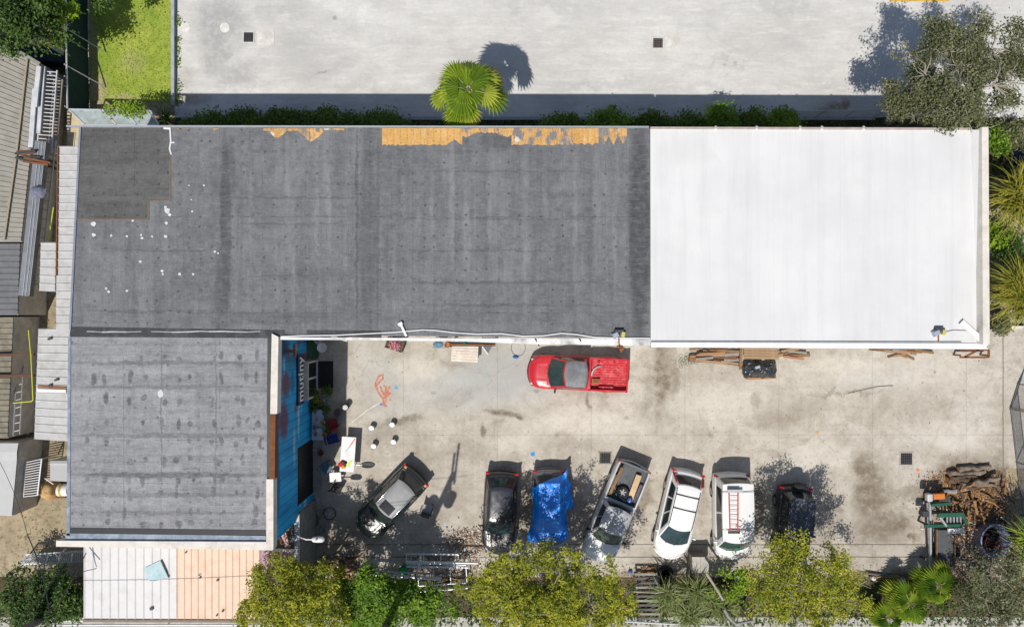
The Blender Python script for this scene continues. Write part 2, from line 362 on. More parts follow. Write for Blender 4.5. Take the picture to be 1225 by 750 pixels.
# ---------------------------------------------------------------- roof materials
def felt(name, a, b_, root, z, horiz=False, bands=(), spots=.0, light=()):
    n = N(name, .93, 0, .2)
    c = n.mix(n.rng(n.noise(.45, None, 6, .65), .35, .66), a, b_)
    sx = (.12, 1.5, 1) if horiz else (1.5, .10, 1)
    c = n.mix(n.rng(n.noise(1.25, n.scale(n.co, sx), 6, .7), .45, .74, 0, .75), c, mul(b_, 1.28))
    c = n.mix(n.rng(n.noise(1.9, n.vmath('ADD', n.scale(n.co, sx), (3, 9, 0)), 6, .7), .5, .75, 0, .7), c, mul(a, .68))
    sx2 = (1.6, .13, 1) if horiz else (.13, 1.6, 1)
    c = n.mix(n.rng(n.noise(1.6, n.scale(n.co, sx2), 5, .7), .5, .76, 0, .5), c, mul(a, .75))
    c = n.mix(n.rng(n.noise(5, None, 6, .75), .5, .74, 0, .65), c, mul(b_, 1.4))
    c = n.mix(n.rng(n.noise(2.2, n.vmath('ADD', n.co, (4, 1, 0)), 6, .72), .5, .72, 0, .65), c, mul(a, .62))
    c = n.mix(n.rng(n.noise(13, None, 5, .75), .52, .72, 0, .5), c, mul(a, .55))
    c = n.mix(n.rng(n.noise(38, None, 2), .42, .7, 0, .4), c, mul(a, .6))
    v = n.warp(.22, 1.4); x, y, zz = n.sep(v)
    L = lambda px, py: P(px, py, z)-root.location
    v = n.warp(.20, 4.5, v); scr = n.rng(n.noise(3.2, n.scale(n.co, (1, .45, 1)), 6, .78), .36, .62); scd = n.rng(n.noise(2.4, None, 5, .72), .3, .55, .35, 1)
    fb_ = fl_ = None
    for lst, dark in ((bands, True), (light, False)):
        acc = None
        for (px, py, rx, ry, k) in lst:
            p = L(px, py); q = n.math('MULTIPLY', n.blob(v, p.x, p.y, rx/PPM*.82, ry/PPM*.82, 0, .4 if dark else .8), k)
            acc = q if acc is None else n.math('MAXIMUM', acc, q)
        if acc is not None: c = n.mix(n.math('MULTIPLY', acc, scd if dark else n.math('MULTIPLY', scr, .6)), c, mul(a, .42) if dark else mul(b_, 1.75))
    c = n.mix(n.rng(n.noise(9, n.scale(n.co, (.3, 3, 1)), 3, .7), .5, .75, 0, .45), c, mul(b_, 1.4))
    c = n.mix(n.rng(n.noise(9, n.scale(n.co, (3, .3, 1)), 3, .7), .5, .75, 0, .35), c, mul(a, .66))
    sp = n.voro(.95, n.warp(.35, 2), .3); nz = n.rng(n.noise(.8, n.vmath('ADD', n.co, (5, 5, 5)), 2), .46, .6)
    c = n.mix(n.math('MULTIPLY', n.rng(sp, .07, .19, spots if spots else .3, 0, True), nz), c, mul(a, .5))
    dv = n.voro(2.1, n.warp(.12, 3), .25); c = n.mix(n.math('MULTIPLY', n.rng(dv, .06, .17, .85, 0, True), n.rng(n.noise(1.1), .42, .58)), c, mul(a, .5))
    xs, ys, _ = n.sep(n.warp(.05, 1.5))
    ax = ys if horiz else xs; a2 = xs if horiz else ys
    c = n.mix(n.math('MULTIPLY', n.every(ax, .96, .02), n.rng(n.noise(.8), .4, .62, 0, .5 if horiz else .3)), c, mul(a, .5))
    c = n.mix(n.math('MULTIPLY', n.math('MULTIPLY', n.every(a2, 4.3, .018), n.rng(n.noise(.5), .45, .55)), .6), c, mul(a, .45))
    n.bump(n.noise(60, None, 2), .25, .01)
    return n.done(c)
ROOF = 6.7
M_white = mat('white painted metal', (.70, .70, .69), .55, var=.05, dirt=None)
M_offwhite = mat('off white stucco coping', (.66, .62, .56), .85, var=.1, dirt=(.45, .4, .34))
M_wall = mat('warehouse stucco wall', (.55, .53, .49), .9, dirt=(.35, .33, .29))
M_patchy = mat('flaking white fascia', (.78, .77, .75), .8, var=.06, sc_=1.2, dirt=(.16, .17, .18))
M_rust = mat('rusty steel', (.22, .085, .035), .85, dirt=(.09, .04, .02))
M_rustor = mat('orange rust', (.36, .14, .045), .85, dirt=(.14, .06, .03))
M_galv = mat('galvanised steel', (.46, .48, .50), .45, .5, var=.12)
M_alu = mat('aluminium tube', (.62, .64, .66), .4, .45, var=.1)
M_black = mat('black rubber', (.018, .018, .019), .8)
M_dark = mat('dark grey metal', (.05, .052, .055), .6)
M_glass = mat('dark window glass', (.02, .028, .03), .08, 0, .1, spec=.6)

def grey_roof(root):
    bands = [(270, 270, 8, 130, .75), (263, 340, 7, 60, .5), (276, 200, 7, 50, .4), (440, 280, 12, 140, .5), (427, 270, 2.5, 140, .6), (765, 280, 15, 150, .85), (452, 270, 2.5, 140, .4), (600, 165, 32, 15, .5),
             (97, 330, 9, 70, .15), (470, 250, 12, 120, .2), (640, 230, 26, 60, .14), (380, 330, 60, 12, .2), (560, 380, 140, 7, .25), (690, 330, 30, 60, .15), (330, 380, 90, 9, .3), (360, 237, 90, 1.6, .5), (340, 268, 70, 1.4, .45), (600, 205, 140, 1.5, .35), (590, 262, 150, 1.6, .4), (560, 300, 120, 1.5, .4), (600, 338, 150, 2, .5), (360, 330, 70, 1.6, .4), (620, 365, 140, 2, .4), (200, 300, 70, 1.4, .4), (180, 372, 90, 1.6, .4)]
    light = [(344, 230, 4, 70, .6), (352, 330, 4, 60, .5), (379, 250, 4, 100, .7), (393, 230, 5, 90, .6), (413, 300, 4, 60, .4), (500, 250, 5, 70, .5), (517, 270, 4, 90, .6), (541, 240, 4, 100, .7), (558, 280, 5, 90, .6), (585, 260, 4, 60, .45), (628, 270, 4, 90, .6), (652, 240, 4, 70, .5), (688, 270, 4, 90, .6), (712, 250, 4, 90, .5), (735, 280, 4, 70, .5), (470, 330, 6, 50, .4), (300, 250, 4, 70, .4), (390, 190, 6, 60, .4), (345, 260, 6, 90, .3), (500, 225, 20, 30, .25), (590, 330, 60, 10, .2), (680, 220, 30, 14, .2), (720, 230, 12, 60, .3), (375, 260, 5, 80, .3), (240, 220, 18, 60, .2), (140, 330, 40, 40, .15)]
    return felt('grey roof felt', (.126, .129, .136), (.188, .191, .199), root, ROOF, False, bands, 0, light)

def wall_prism(px, z, top, root, m, name='wall', inset=0.0):
    """walls straight down under a roof outline given in photo pixels at height z"""
    pts = [P(x, y, z) for x, y in px]; c = sum(pts, Vector())/len(pts)
    if inset: pts = [q+(c-q).normalized()*inset*1.4 for q in pts]
    b = MB(root); b.prism(pts, -.02, top); return b.build(name, m, root)

# ---------------------------------------------------------------- grey roofed warehouse
r = thing('warehouse', 'long warehouse with weathered grey felt roof and bare orange decking along one edge', 'building', P(430, 280))
G_NW, G_NE, G_SE, G_SM, G_SW = (97, 152), (777, 153), (778, 405), (330, 400), (85, 394)
gp = [G_NW, G_NE, G_SE, G_SM, G_SW]
wall_prism([(99, 153), (776, 154), (777, 403), (330, 398), (88, 392)], ROOF, ROOF-.26, r, M_wall)
b = MB(r); b.prism([P(x, y, ROOF) for x, y in gp], ROOF-.25, ROOF); roofo = b.build('roof', grey_roof(r), r)
Z1 = ROOF+.012
M_patch = felt('newer dark felt', (.088, .088, .088), (.122, .122, .122), r, ROOF, True)
b = MB(r); pp = [(98, 153.5), (203, 153.5), (203, 240), (177, 240), (177, 262), (91, 262)]
b.prism([P(x, y, Z1) for x, y in pp], ROOF+.001, Z1); b.build('roof_patch', M_patch, r)
b = MB(r); q = lambda x, y: P(x, y, Z1+.008)
for a_, c_ in (((203.6, 186), (203.6, 240.4)), ((203.6, 240.4), (177.4, 240.4)), ((177.6, 240.4), (177.6, 262.6)), ((177.6, 262.6), (91, 262.6))): b.bar(q(*a_), q(*c_), .045, .02)
b.build('patch_edge', mat('patch tar edge', (.2, .15, .1)), r)
b = MB(r); pts = [(203.5, 153), (204.5, 170), (203, 178), (205, 185)]
b.tube([q(*p) for p in pts], .045, 5); b.tube([q(203, 171), q(209, 170.5)], .03, 5); b.tube([q(196, 153.5), q(204, 154)], .05, 5); b.build('flashing', M_white, r)
def deck_mat(lo=.5):
    n = N('bare orange decking', .9, 0, .2)
    c = n.mix(n.rng(n.noise(.9, None, 5), .35, .65), (.50, .27, .08), (.66, .39, .13))
    x, y, z = n.sep(); c = n.mix(n.math('MULTIPLY', n.every(x, .3, .03), .5), c, (.42, .22, .07))
    c = n.mix(n.rng(n.noise(1.9, n.scale(n.co, (1.3, .8, 1)), 8, .78), lo, lo+.03), c, (.19, .18, .185))
    c = n.mix(n.rng(n.voro(1.1, n.warp(.2, 3)), .10, .16, .9, 0), c, (.6, .6, .6))
    c = n.mix(n.rng(n.noise(14, None, 4), .52, .68, 0, .8), c, (.25, .15, .07))
    c = n.mix(n.rng(n.noise(3, n.scale(n.co, (2, .4, 1)), 5, .75), .5, .7, 0, .5), c, (.62, .5, .33))
    return n.done(c)
M_deck, M_deck2 = deck_mat(.6), deck_mat(.5)
def ragged(x0, x1, y0, fy, step=3):
    top = [(x0, y0), (x1, y0)]; bot = []; x = x1
    while x > x0: bot.append((x, fy(x)+random.uniform(-.9, .9))); x -= random.uniform(.5, 1)*step
    return top+bot+[(x0, fy(x0))]
for i, (x0, x1, fy, m) in enumerate(((457, 532, lambda x: 173.5, M_deck), (532, 553, lambda x: 173.5-6*math.exp(-((x-543)/5)**2), M_deck), (543, 612.5, lambda x: 159+5*max(0, math.sin((x-545)*.13)), M_deck2),
        (612, 686, lambda x: 173.5, M_deck2), (686, 716, lambda x: 174-3*abs(math.sin(x*.35)), M_deck), (716, 750, lambda x: 168+5*math.sin(x*.55), M_deck2),
        (315, 350, lambda x: 157+8*max(0, math.sin((x-322)*.16)), M_deck2), (350, 412, lambda x: 156+13*max(0, math.sin((x-350)*.07))**3, M_deck2), (212, 226, lambda x: 154.6, M_deck2), (255, 262, lambda x: 155, M_deck))):
    b = MB(r); b.prism([P(x, y, Z1) for x, y in ragged(x0, x1, 153.6+i*.05, fy)], ROOF+.001+i*.0005, Z1-.002+i*.0007); b.build('decking', m, r)
M_seal = mat('white sealant', (.62, .62, .61), .7, var=.25, sc_=7, dirt=(.42, .42, .42))
for (x, y, s_) in ((112, 268, 3.8), (112, 281, 2.6), (133, 282, 1.7), (152, 283, 1.7), (169, 281, 1.6), (170, 285, 1.8), (182, 283, 1.5), (198, 283, 2.4), (168, 313, 2.2), (194, 324, 2.2), (195, 328, 1.6), (215, 328, 2), (231, 328, 1.8),
                   (127, 345, 1.8), (130, 349, 2), (152, 348, 1.8), (200, 252, 4), (203, 257, 2.6), (198, 248, 1.8), (199, 267, 2.4), (226, 222, 1.2), (244, 222, 1.4), (229, 239, 1.1), (230, 253, 1.4), (257, 301, 1.8), (261, 303, 1.4), (159, 264, 2)):
    b = MB(r); k = 9; a0 = random.random()*6
    b.prism([P(x+s_*math.cos(2*math.pi*j/k+a0)*random.uniform(.6, 1.1), y+s_*math.sin(2*math.pi*j/k+a0)*random.uniform(.55, 1.0), Z1) for j in range(k)], ROOF+.001, Z1+.006)
    b.build('sealant_dab', M_seal, r)
M_memb = mat('black roof membrane', (.035, .037, .042), .7, dirt=(.085, .09, .10))
for pp in (((84.5, 391), (341, 395), (341, 402), (318, 404.5), (83, 403)), ((367, 395), (456, 395.6), (456, 404), (367, 402))):
    b = MB(r); b.prism([P(*p_, Z1) for p_ in pp], ROOF-.06, Z1+.002); b.build('membrane_strip', M_memb, r)
b = MB(r); pts = [(104, 396.4)]
while pts[-1][0] < 320: pts.append((pts[-1][0]+random.uniform(8, 20), 396.6+random.uniform(-.5, .7)))
for i in range(0, len(pts)-2):
    if random.random() < .85: b = MB(r); b.tube([q(*p) for p in pts[i:i+2]], random.uniform(.01, .03), 5); b.build('sealant_bead', M_seal, r)
b = MB(r)
fy = [(334, 403.2, 406.3), (440, 404, 406.8), (560, 404.6, 408.6), (640, 405, 411.6), (778, 405.6, 413.4)]
for i, ((x0, t0, b0), (x1, t1_, b1)) in enumerate(zip(fy, fy[1:])): b.prism([P(x0, t0, ROOF-.05), P(x1, t1_, ROOF-.05), P(x1, b1, ROOF-.05), P(x0, b0, ROOF-.05)], ROOF-.30, ROOF-.03+.001*i)
b.build('fascia', M_patchy, r)
b = MB(r); b.bar(P(80, 151.4, ROOF), P(776, 152.4, ROOF), .07, .12); b.build('gutter', M_galv, r)
b = MB(r); b.bar(P(96.5, 152, ROOF), P(84.5, 394, ROOF), .09, .10); b.build('roof_edge', mat('blue grey flashing', (.2, .24, .3), .6), r)
b = MB(r)
for px, py in ((640, 405), (693, 405)): b = MB(r); b.bar(P(px, py, ROOF+.05), P(px+5, py+9, ROOF-.2), .05, .05); b.build('bracket', M_dark, r)
for px in (470, 640, 735):                                         # roll-up doors in the south wall
    c_ = P(px, 404, ROOF)*1; b = MB(r); yy = P(px, 400+(px-330)*.0112, ROOF).y-.06
    b.box((P(px, 0).x, yy-.0, 1.7), (3.0, .06, 3.4))
    for k in range(12): b.box((P(px, 0).x, yy-.045, .2+k*.28), (2.9, .03, .05))
    b.build('roller_door', mat('grey roller door', (.38, .39, .4), .6), r)

# ---------------------------------------------------------------- white roofed warehouse
r = thing('warehouse', 'warehouse with a bright white coated flat roof and a low cream end parapet', 'building', P(980, 290))
W_NW, W_NE, W_SE, W_SW = (778, 153.5), (1181, 155), (1182, 410), (778.5, 408)
wall_prism([(779, 155), (1179, 156), (1180, 408), (779.5, 406)], ROOF, ROOF-.26, r, M_wall)
def white_mat():
    n = N('white roof coating', .8, 0, .3)
    c = n.mix(n.rng(n.noise(.4, None, 5, .6), .35, .65), (.585, .585, .585), (.645, .645, .64))
    c = n.mix(n.rng(n.noise(1.4, n.scale(n.co, (2.2, .08, 1)), 7, .75), .47, .75, 0, .45), c, (.49, .49, .49))
    c = n.mix(n.rng(n.noise(.5, n.scale(n.co, (2.5, .25, 1)), 5, .7), .55, .78, 0, .3), c, (.45, .45, .45))
    y = n.sep()[1]; c = n.mix(n.math('MULTIPLY', n.every(n.sep()[0], 1.0, .015), .25), c, (.5, .5, .5))
    p = P(822, 178, ROOF)-r.location; c = n.mix(n.math('MULTIPLY', n.blob(n.warp(.4, 2), p.x, p.y, 1.4, .9, 0, .9), .25), c, (.5, .48, .45))
    c = n.mix(n.rng(n.noise(.7, None, 6, .7, 'Fac', 1), .55, .72, 0, .35), c, (.56, .555, .54))
    c = n.mix(n.rng(n.noise(30, None, 3), .5, .75, 0, .25), c, (.55, .55, .55))
    return n.done(c)
M_wroof = white_mat()
b = MB(r); b.prism([P(*p, ROOF+.02) for p in (W_NW, W_NE, W_SE, W_SW)], ROOF-.24, ROOF+.02); b.build('roof', M_wroof, r)
b = MB(r); b.prism([P(1174.5, 152.5, 7.15), P(1182.5, 152, 7.15), P(1184, 412, 7.15), P(1176, 412, 7.15)], ROOF-.3, 7.15); b.build('parapet', M_offwhite, r)
b = MB(r); o_ = [P(1161, 155.5, ROOF+.022), P(1176, 155.5, 7.08), P(1177.6, 409, 7.08), P(1171, 409, ROOF+.022)]
b.poly(o_[::-1]); b.poly([o_[0], o_[1], P(1176, 155.5, ROOF)]); b.build('cant_strip', M_wroof, r)
b = MB(r); b.prism([P(779, 409.6, ROOF+.08), P(1176, 410.6, ROOF+.08), P(1183, 417.8, ROOF+.08), P(779, 415.5, ROOF+.08)], ROOF-.34, ROOF+.06); b.build('fascia', M_white, r)
b = MB(r); b.bar(P(779, 408.6, ROOF+.05), P(1150, 409.4, ROOF+.05), .05, .06); b.build('gutter', mat('gutter line grey', (.3, .31, .33), .6), r)  # plain grey line along the south roof edge
b = MB(r); b.bar(P(778, 153.4, ROOF+.05), P(1162, 154.6, ROOF+.05), .09, .1); b.build('roof_edge', mat('tan roof edge', (.42, .36, .32), .7), r)
for px in (856, 905, 957, 983, 1033): b = MB(r); b.bar(P(px, 152, ROOF), P(px, 155.5, ROOF+.12), .1, .1); b.build('gutter_strap', M_white, r)
for px in (840, 960, 1080):
    yy = P(px, 408, ROOF).y-.08; b = MB(r); b.box((P(px, 0).x*.9, yy, 1.7), (3.2, .06, 3.4))
    for k in range(12): b.box((P(px, 0).x*.9, yy-.045, .2+k*.28), (3.1, .03, .05))
    b.build('roller_door', mat('grey roller door', (.38, .39, .4), .6), r)
# ---------------------------------------------------------------- west wing with the mural wall
r = thing('warehouse', 'lower wing with spotted grey felt roof, cream parapet and blue mural wall facing the yard', 'building', P(230, 500))
WX = P(374, 0).x                                                    # wall plane
def wing_roof():
    z = ROOF; bd = [(200, 434, 130, 3, .6), (200, 463, 130, 2.5, .5), (200, 521, 130, 3.5, .6), (200, 545, 130, 2, .25), (200, 568, 130, 4, .85), (200, 592, 130, 3.5, .6), (200, 613, 130, 2.5, .45), (200, 412, 130, 2, .3)]
    for y in (428, 452, 478, 505, 528, 550, 574, 590, 612, 626):
        for x in (108, 128, 152, 172, 194, 212, 228, 238, 256, 264, 286, 292, 308):
            if random.random() < .62: bd.append((x+random.uniform(-4, 4), y+random.uniform(-3, 3), random.uniform(2.2, 4.2), random.choice((3.5, 4.5, 5.5, 9)), random.uniform(.6, 1)))
    bd = bd[:94]
    return felt('spotted grey felt', (.21, .212, .223), (.30, .302, .312), r, z, True, bd+[(193, 500, 1.3, 110, .6), (258, 500, 1.3, 120, .55), (212, 580, 1.5, 16, .6), (230, 560, 14, 1.6, .5)], .02, [(150, 590, 60, 8, .3), (240, 540, 60, 6, .3), (120, 600, 30, 20, .3)])
wp = [(83, 402), (323, 404), (321, 640), (82, 640)]
b = MB(r); cr = [Vector((WX-.0, P(0, 399).y, 0)), Vector((WX, P(0, 605).y, 0)), Vector((P(84, 0, ROOF).x, P(0, 605).y, 0)), Vector((P(84, 0, ROOF).x, P(0, 399).y, 0))]
b.prism(cr, -.02, ROOF-.3); b.build('wall', M_wall, r)
b = MB(r); b.prism([P(x, y, ROOF) for x, y in wp], ROOF-.28, ROOF); b.build('roof', wing_roof(), r)
b = MB(r)
b.prism([P(82, 631, ROOF+.01), P(318, 634, ROOF+.01), P(318, 640, ROOF+.01), P(82, 638, ROOF+.01)], ROOF+.001, ROOF+.02); b.build('membrane_strip', mat('south black membrane', (.018, .02, .026), .6, var=.4), r)  # near-black strip along the south side of the wing roof
M_bluegrey = mat('blue grey gutter lining', (.20, .25, .32), .6, 0, var=.35, sc_=3, dirt=(.36, .42, .48))
b = MB(r); b.prism([P(80, 637.5, ROOF), P(318, 640.5, ROOF), P(319, 648.5, ROOF), P(78, 648, ROOF)], ROOF-.1, ROOF+.03); b.build('gutter', M_bluegrey, r)
b = MB(r); b.prism([P(82, 402, ROOF), P(85, 402, ROOF), P(84, 640, ROOF), P(80, 640, ROOF)], ROOF-.2, ROOF+.03); b.build('roof_edge', M_bluegrey, r)
b = MB(r); zt = ROOF+.14
b.prism([P(67, 646.5, zt), P(318, 648, zt), P(326, 655, zt), P(326, 658, zt), P(67, 653.5, zt)], ROOF-.35, zt); b.build('parapet', M_offwhite, r, label='cream parapet along the south edge')
b = MB(r); b.prism([P(318.5, 573, zt), P(327, 573, zt), P(327, 657.5, zt), P(318.5, 647.8, zt)], ROOF-.35, zt+.002); b.build('parapet', M_offwhite, r)
b = MB(r); b.prism([P(325, 399, zt), P(333, 403, zt), P(331.5, 495, zt), P(323, 495, zt)], ROOF-.35, zt-.004); b.build('parapet', M_offwhite, r)
b = MB(r); b.prism([P(320, 404, ROOF+.03), P(324.5, 404, ROOF+.03), P(322.5, 495, ROOF+.03), P(319, 495, ROOF+.03)], ROOF-.2, ROOF+.03); b.build('parapet_flashing', M_dark, r)
b = MB(r); b.prism([P(322.8, 495, zt), P(329.5, 495, zt), P(328.5, 573, zt), P(322.3, 573, zt)], ROOF-.3, zt-.006); b.build('gutter', mat('old rust gutter', (.20, .075, .03), .9, var=.4, sc_=4, dirt=(.10, .05, .03)), r, label='rusty brown gutter')
b = MB(r); b.prism([P(319.5, 495, ROOF+.05), P(322.8, 495, ROOF+.05), P(322.3, 573, ROOF+.05), P(319, 573, ROOF+.05)], ROOF-.2, ROOF+.05); b.build('parapet_flashing', M_dark, r)
b = MB(r); k = 9; b.prism([P(192+4*math.cos(j*.7)*random.uniform(.7, 1), 471+5.5*math.sin(j*.7)*random.uniform(.7, 1), ROOF+.02) for j in range(k)], ROOF+.001, ROOF+.02); b.build('sealant_dab', M_seal, r)

def mural():
    n = N('blue mural paint', .75, 0, .3)
    # object y = along the wall, object z = up it
    x, y, z = n.sep(n.warp(.5, 1.1)); v = n.comb(y, z, 0)
    nz = n.noise(.9, n.scale(n.co, (1, 1, .25)), 5, .65)
    c = n.mix(n.rng(nz, .35, .65), (.008, .23, .52), (.018, .42, .80))
    Y = lambda py: P(0, py).y-r.location.y
    def pb(c, py, zz, ry, rz, k, col): return n.mix(n.math('MULTIPLY', n.blob(v, Y(py), zz, ry/PPM, rz, 0, .5), k), c, col)
    for a in ((410, 5.5, 16, 1.6, .8), (425, 3.0, 10, 2.0, .6), (470, 6.0, 40, .5, .8), (545, 5.9, 50, .5, .6), (450, 3.6, 14, .5, .6)): c = pb(c, *a, (.006, .03, .09))
    for a in ((450, 4.6, 18, .75, .85), (487, 4.9, 24, .75, .85), (478, 3.1, 9, .3, .7), (418, 4.3, 9, .35, .7), (425, 1.5, 8, .8, .8), (408, 2.6, 7, .4, .8)): c = pb(c, *a, (.16, .035, .03))
    for a in ((414, 2.3, 4, 1.5, .5), (430, 4.0, 6, 1, .35)): c = pb(c, *a, (.02, .30, .42))
    for a in ((490, 2.6, 30, .16, .7), (430, 4.9, 10, .15, .6), (520, 3.3, 26, .2, .6), (470, 2.2, 20, .14, .6), (575, 2.4, 24, .22, .7), (600, 1.6, 16, .3, .7)): c = pb(c, *a, (.38, .55, .68))
    c = n.mix(n.math('MULTIPLY', n.every(n.sep()[1], .42, .04), .5), c, (.004, .08, .2))
    c = n.mix(n.rng(n.noise(5, n.scale(n.co, (1, 2, .3)), 4, .7), .58, .75, 0, .4), c, (.05, .33, .55))
    return n.done(c)
b = MB(r)
M_mural = mural()
ya, yb = P(0, 401).y, P(0, 604).y; d0, d1 = P(0, 524).y, P(0, 589).y
b.box((WX+.01, (ya+d0)/2, 3.15), (.06, abs(ya-d0), 6.3)); b.box((WX+.01, (d1+yb)/2, 3.15), (.06, abs(d1-yb), 6.3)); b.box((WX+.01, (d0+d1)/2, 4.55), (.06, abs(d0-d1), 3.5))
b.build('mural', M_mural, r)
b = MB(r); b.box((WX-.01, (d0+d1)/2, 1.4), (.05, abs(d0-d1)-.02, 2.8))
for k in range(14): b.box((WX+.02, (d0+d1)/2, .12+k*.2), (.02, abs(d0-d1)-.06, .04))
b.build('roller_door', mat('dark garage opening', (.012, .013, .015), .5), r)  # near-black colour stands for the unlit inside of the open garage doorway
b = MB(r); b.box((WX+.28, (d0+d1)/2+.1, .006), (.5, 3.6, .03)); b.build('threshold', mat('concrete apron', (.33, .31, .28), .9), r)
# door bay with two dark panes
bx = P(380.5, 0).x; y0, y1 = P(0, 431).y, P(0, 472).y
M_bay = mat('putty grey frame', (.50, .47, .42), .8, dirt=(.3, .28, .25))
fb = MB(r); fb.box(((WX+bx)/2+.02, (y0+y1)/2, 2.04), (bx-WX+.10, y0-y1+.16, .10))
for yy in (y0, y1): fb.box(((WX+bx)/2+.02, yy, 1.0), (bx-WX+.06, .09, 2.0))
fo = fb.build('door_bay', M_bay, r)
b = MB(r); b.box((bx-.02, (y0+y1)/2, .14), (.05, y0-y1-.1, .24)); b.box((bx-.02, y0-.08-(y0-y1)*.42, 1.1), (.06, .10, 1.75)); b.box((bx-.02, (y0+y1)/2, 1.95), (.06, y0-y1-.1, .08)); b.build('door_frame', mat('pale blue grey frame', (.42, .47, .5), .6), fo)
for a_, c_ in ((y0-.06, y0-.02-(y0-y1)*.42), (y0-.14-(y0-y1)*.42, y1+.06)):
    b = MB(r); b.box((bx-.035, (a_+c_)/2, 1.08), (.02, abs(a_-c_), 1.72)); b.build('pane', M_glass, fo)
b = MB(r); t = P(354, 0, 3.4).x
yb_ = P(0, 420, 4.6).y; b.bar((WX, yb_, 4.6), (WX+.45, yb_, 4.6), .14, .1); b.bar((WX+.45, yb_-.3, 4.6), (WX+.45, yb_+.34, 4.6), .12, .14); b.build('sign_bracket', M_rustor, r)

# sign board on the mural wall
sg = thing('wall_sign', 'navy sign board with white lettering fixed to the blue mural wall', 'sign', (WX, P(0, 440).y, 1.95))
sb = MB(sg); s0, s1 = P(0, 400.5).y+0.0, P(0, 477).y; s0 = P(0, 396+375*0).y if False else P(0, 401).y-.05
s0, s1 = -2.08, -4.62
sb.box((WX+.09, (s0+s1)/2, 2.5), (.07, abs(s0-s1), 1.0)); sb.build('board', mat('navy sign paint', (.006, .022, .075), .5, var=.1), sg)
cu = bpy.data.curves.new('lettering', 'FONT'); cu.body = 'mutiny'; cu.size = 1.02; cu.extrude = .012; cu.offset = .016; cu.align_x = 'CENTER'; cu.align_y = 'CENTER'; cu.space_character = 1.06
to = bpy.data.objects.new('tmp_text', cu); C.objects.link(to)
dg = bpy.context.evaluated_depsgraph_get(); me = bpy.data.meshes.new_from_object(to.evaluated_get(dg)); bpy.data.objects.remove(to)
me.materials.clear(); me.materials.append(mat('white sign letter', (.75, .75, .75), .6, var=.03))
lo = bpy.data.objects.new('lettering', me); C.objects.link(lo); lo.parent = sg
xs_ = [v.co.x for v in me.vertices]; kx = 2.28/(max(xs_)-min(xs_)); me.transform(Matrix.Diagonal((kx, kx*1.5, 1, 1)))
lo.matrix_local = Matrix.Translation(Vector((WX+.135, (s0+s1)/2, 2.52))-sg.location) @ Matrix(((0, 0, 1, 0), (1, 0, 0, 0), (0, 1, 0, 0), (0, 0, 0, 1)))

# ---------------------------------------------------------------- low building with the ribbed pink and white roof
def ribs(b, A, B, Cc, D, period, amp, mi=0):
    """bilinear patch A-B (across the ribs) / D-C, with raised ribs every period metres"""
    A, B, Cc, D = map(Vector, (A, B, Cc, D)); L = max((B-A).length, (Cc-D).length); n = max(1, int(L/period)); prof = [(0, 0), (.12, 1), (.24, 0)]
    us = []
    for i in range(n): us += [((i+p)/n, h) for p, h in prof]
    us.append((1, 0)); vs = []
    for u, h in us: vs += [A.lerp(B, u)+Vector((0, 0, h*amp)), D.lerp(Cc, u)+Vector((0, 0, h*amp))]
    b.add(vs, [(2*i, 2*i+1, 2*i+3, 2*i+2)[::-1] for i in range(len(us)-1)], mi); return b
r = thing('shop_building', 'low building with a ribbed metal roof, white on one half and peach on the other', 'building', P(225, 660))
z = 3.2
rp = [(100, 632), (352, 632), (352, 741), (101, 740)]
b = MB(r); b.prism([P(104, 632, z), P(350, 632, z), P(350, 733, z), P(104, 733, z)], -.02, z-.06); b.build('wall', mat('pale block wall', (.5, .46, .42), .9, dirt=(.3, .26, .22)), r)
M_wh = mat('white ribbed roof', (.60, .59, .585), .6, var=.05, dirt=(.50, .485, .47))
M_pe = mat('peach ribbed roof', (.68, .50, .385), .6, var=.05, dirt=(.58, .39, .28))
M_mv = mat('mauve ribbed roof', (.42, .28, .32), .7, var=.1, dirt=(.33, .2, .24))
for nm, x0, x1, m, pe in (('roof_panel', 100, 211, M_wh, .42), ('roof_panel', 211.3, 310, M_pe, .34), ('roof_panel', 310.3, 352, M_mv, .36)):
    b = MB(r); ribs(b, P(x0, 632, z), P(x1, 632, z), P(x1, 741, z), P(x0, 740, z), pe, .035); b.build(nm, m, r)
b = MB(r); pts = [(173, 679), (192, 670), (202, 690), (181, 696), (174, 690)]
b.prism([P(x, y, z+.06) for x, y in pts], z+.042, z+.06); o = b.build('roof_patch', mat('pale blue patch sheet', (.40, .56, .60), .7, var=.25, sc_=2, dirt=(.55, .60, .60)), r)
b = MB(r); b.bar(P(192.5, 670, z+.07), P(202, 690.5, z+.07), .05, .04); b.build('patch_edge', M_dark, r)
for x, y, s_ in ((182, 727, .28), (261, 693, .17), (240, 690, .14), (239, 687, .1), (267, 730, .15), (260, 735, .13), (223, 660, .12)):
    b = MB(r); b.box((*P(x, y, z).xy, z+.07), (s_*.55, s_*.5, .06), .2); b.build('roof_vent', M_dark, r)
b = MB(r); b.bar(P(100, 741.5, z), P(351, 742.5, z), .12, .12); b.build('gutter', mat('brown gutter', (.22, .17, .13), .7), r)
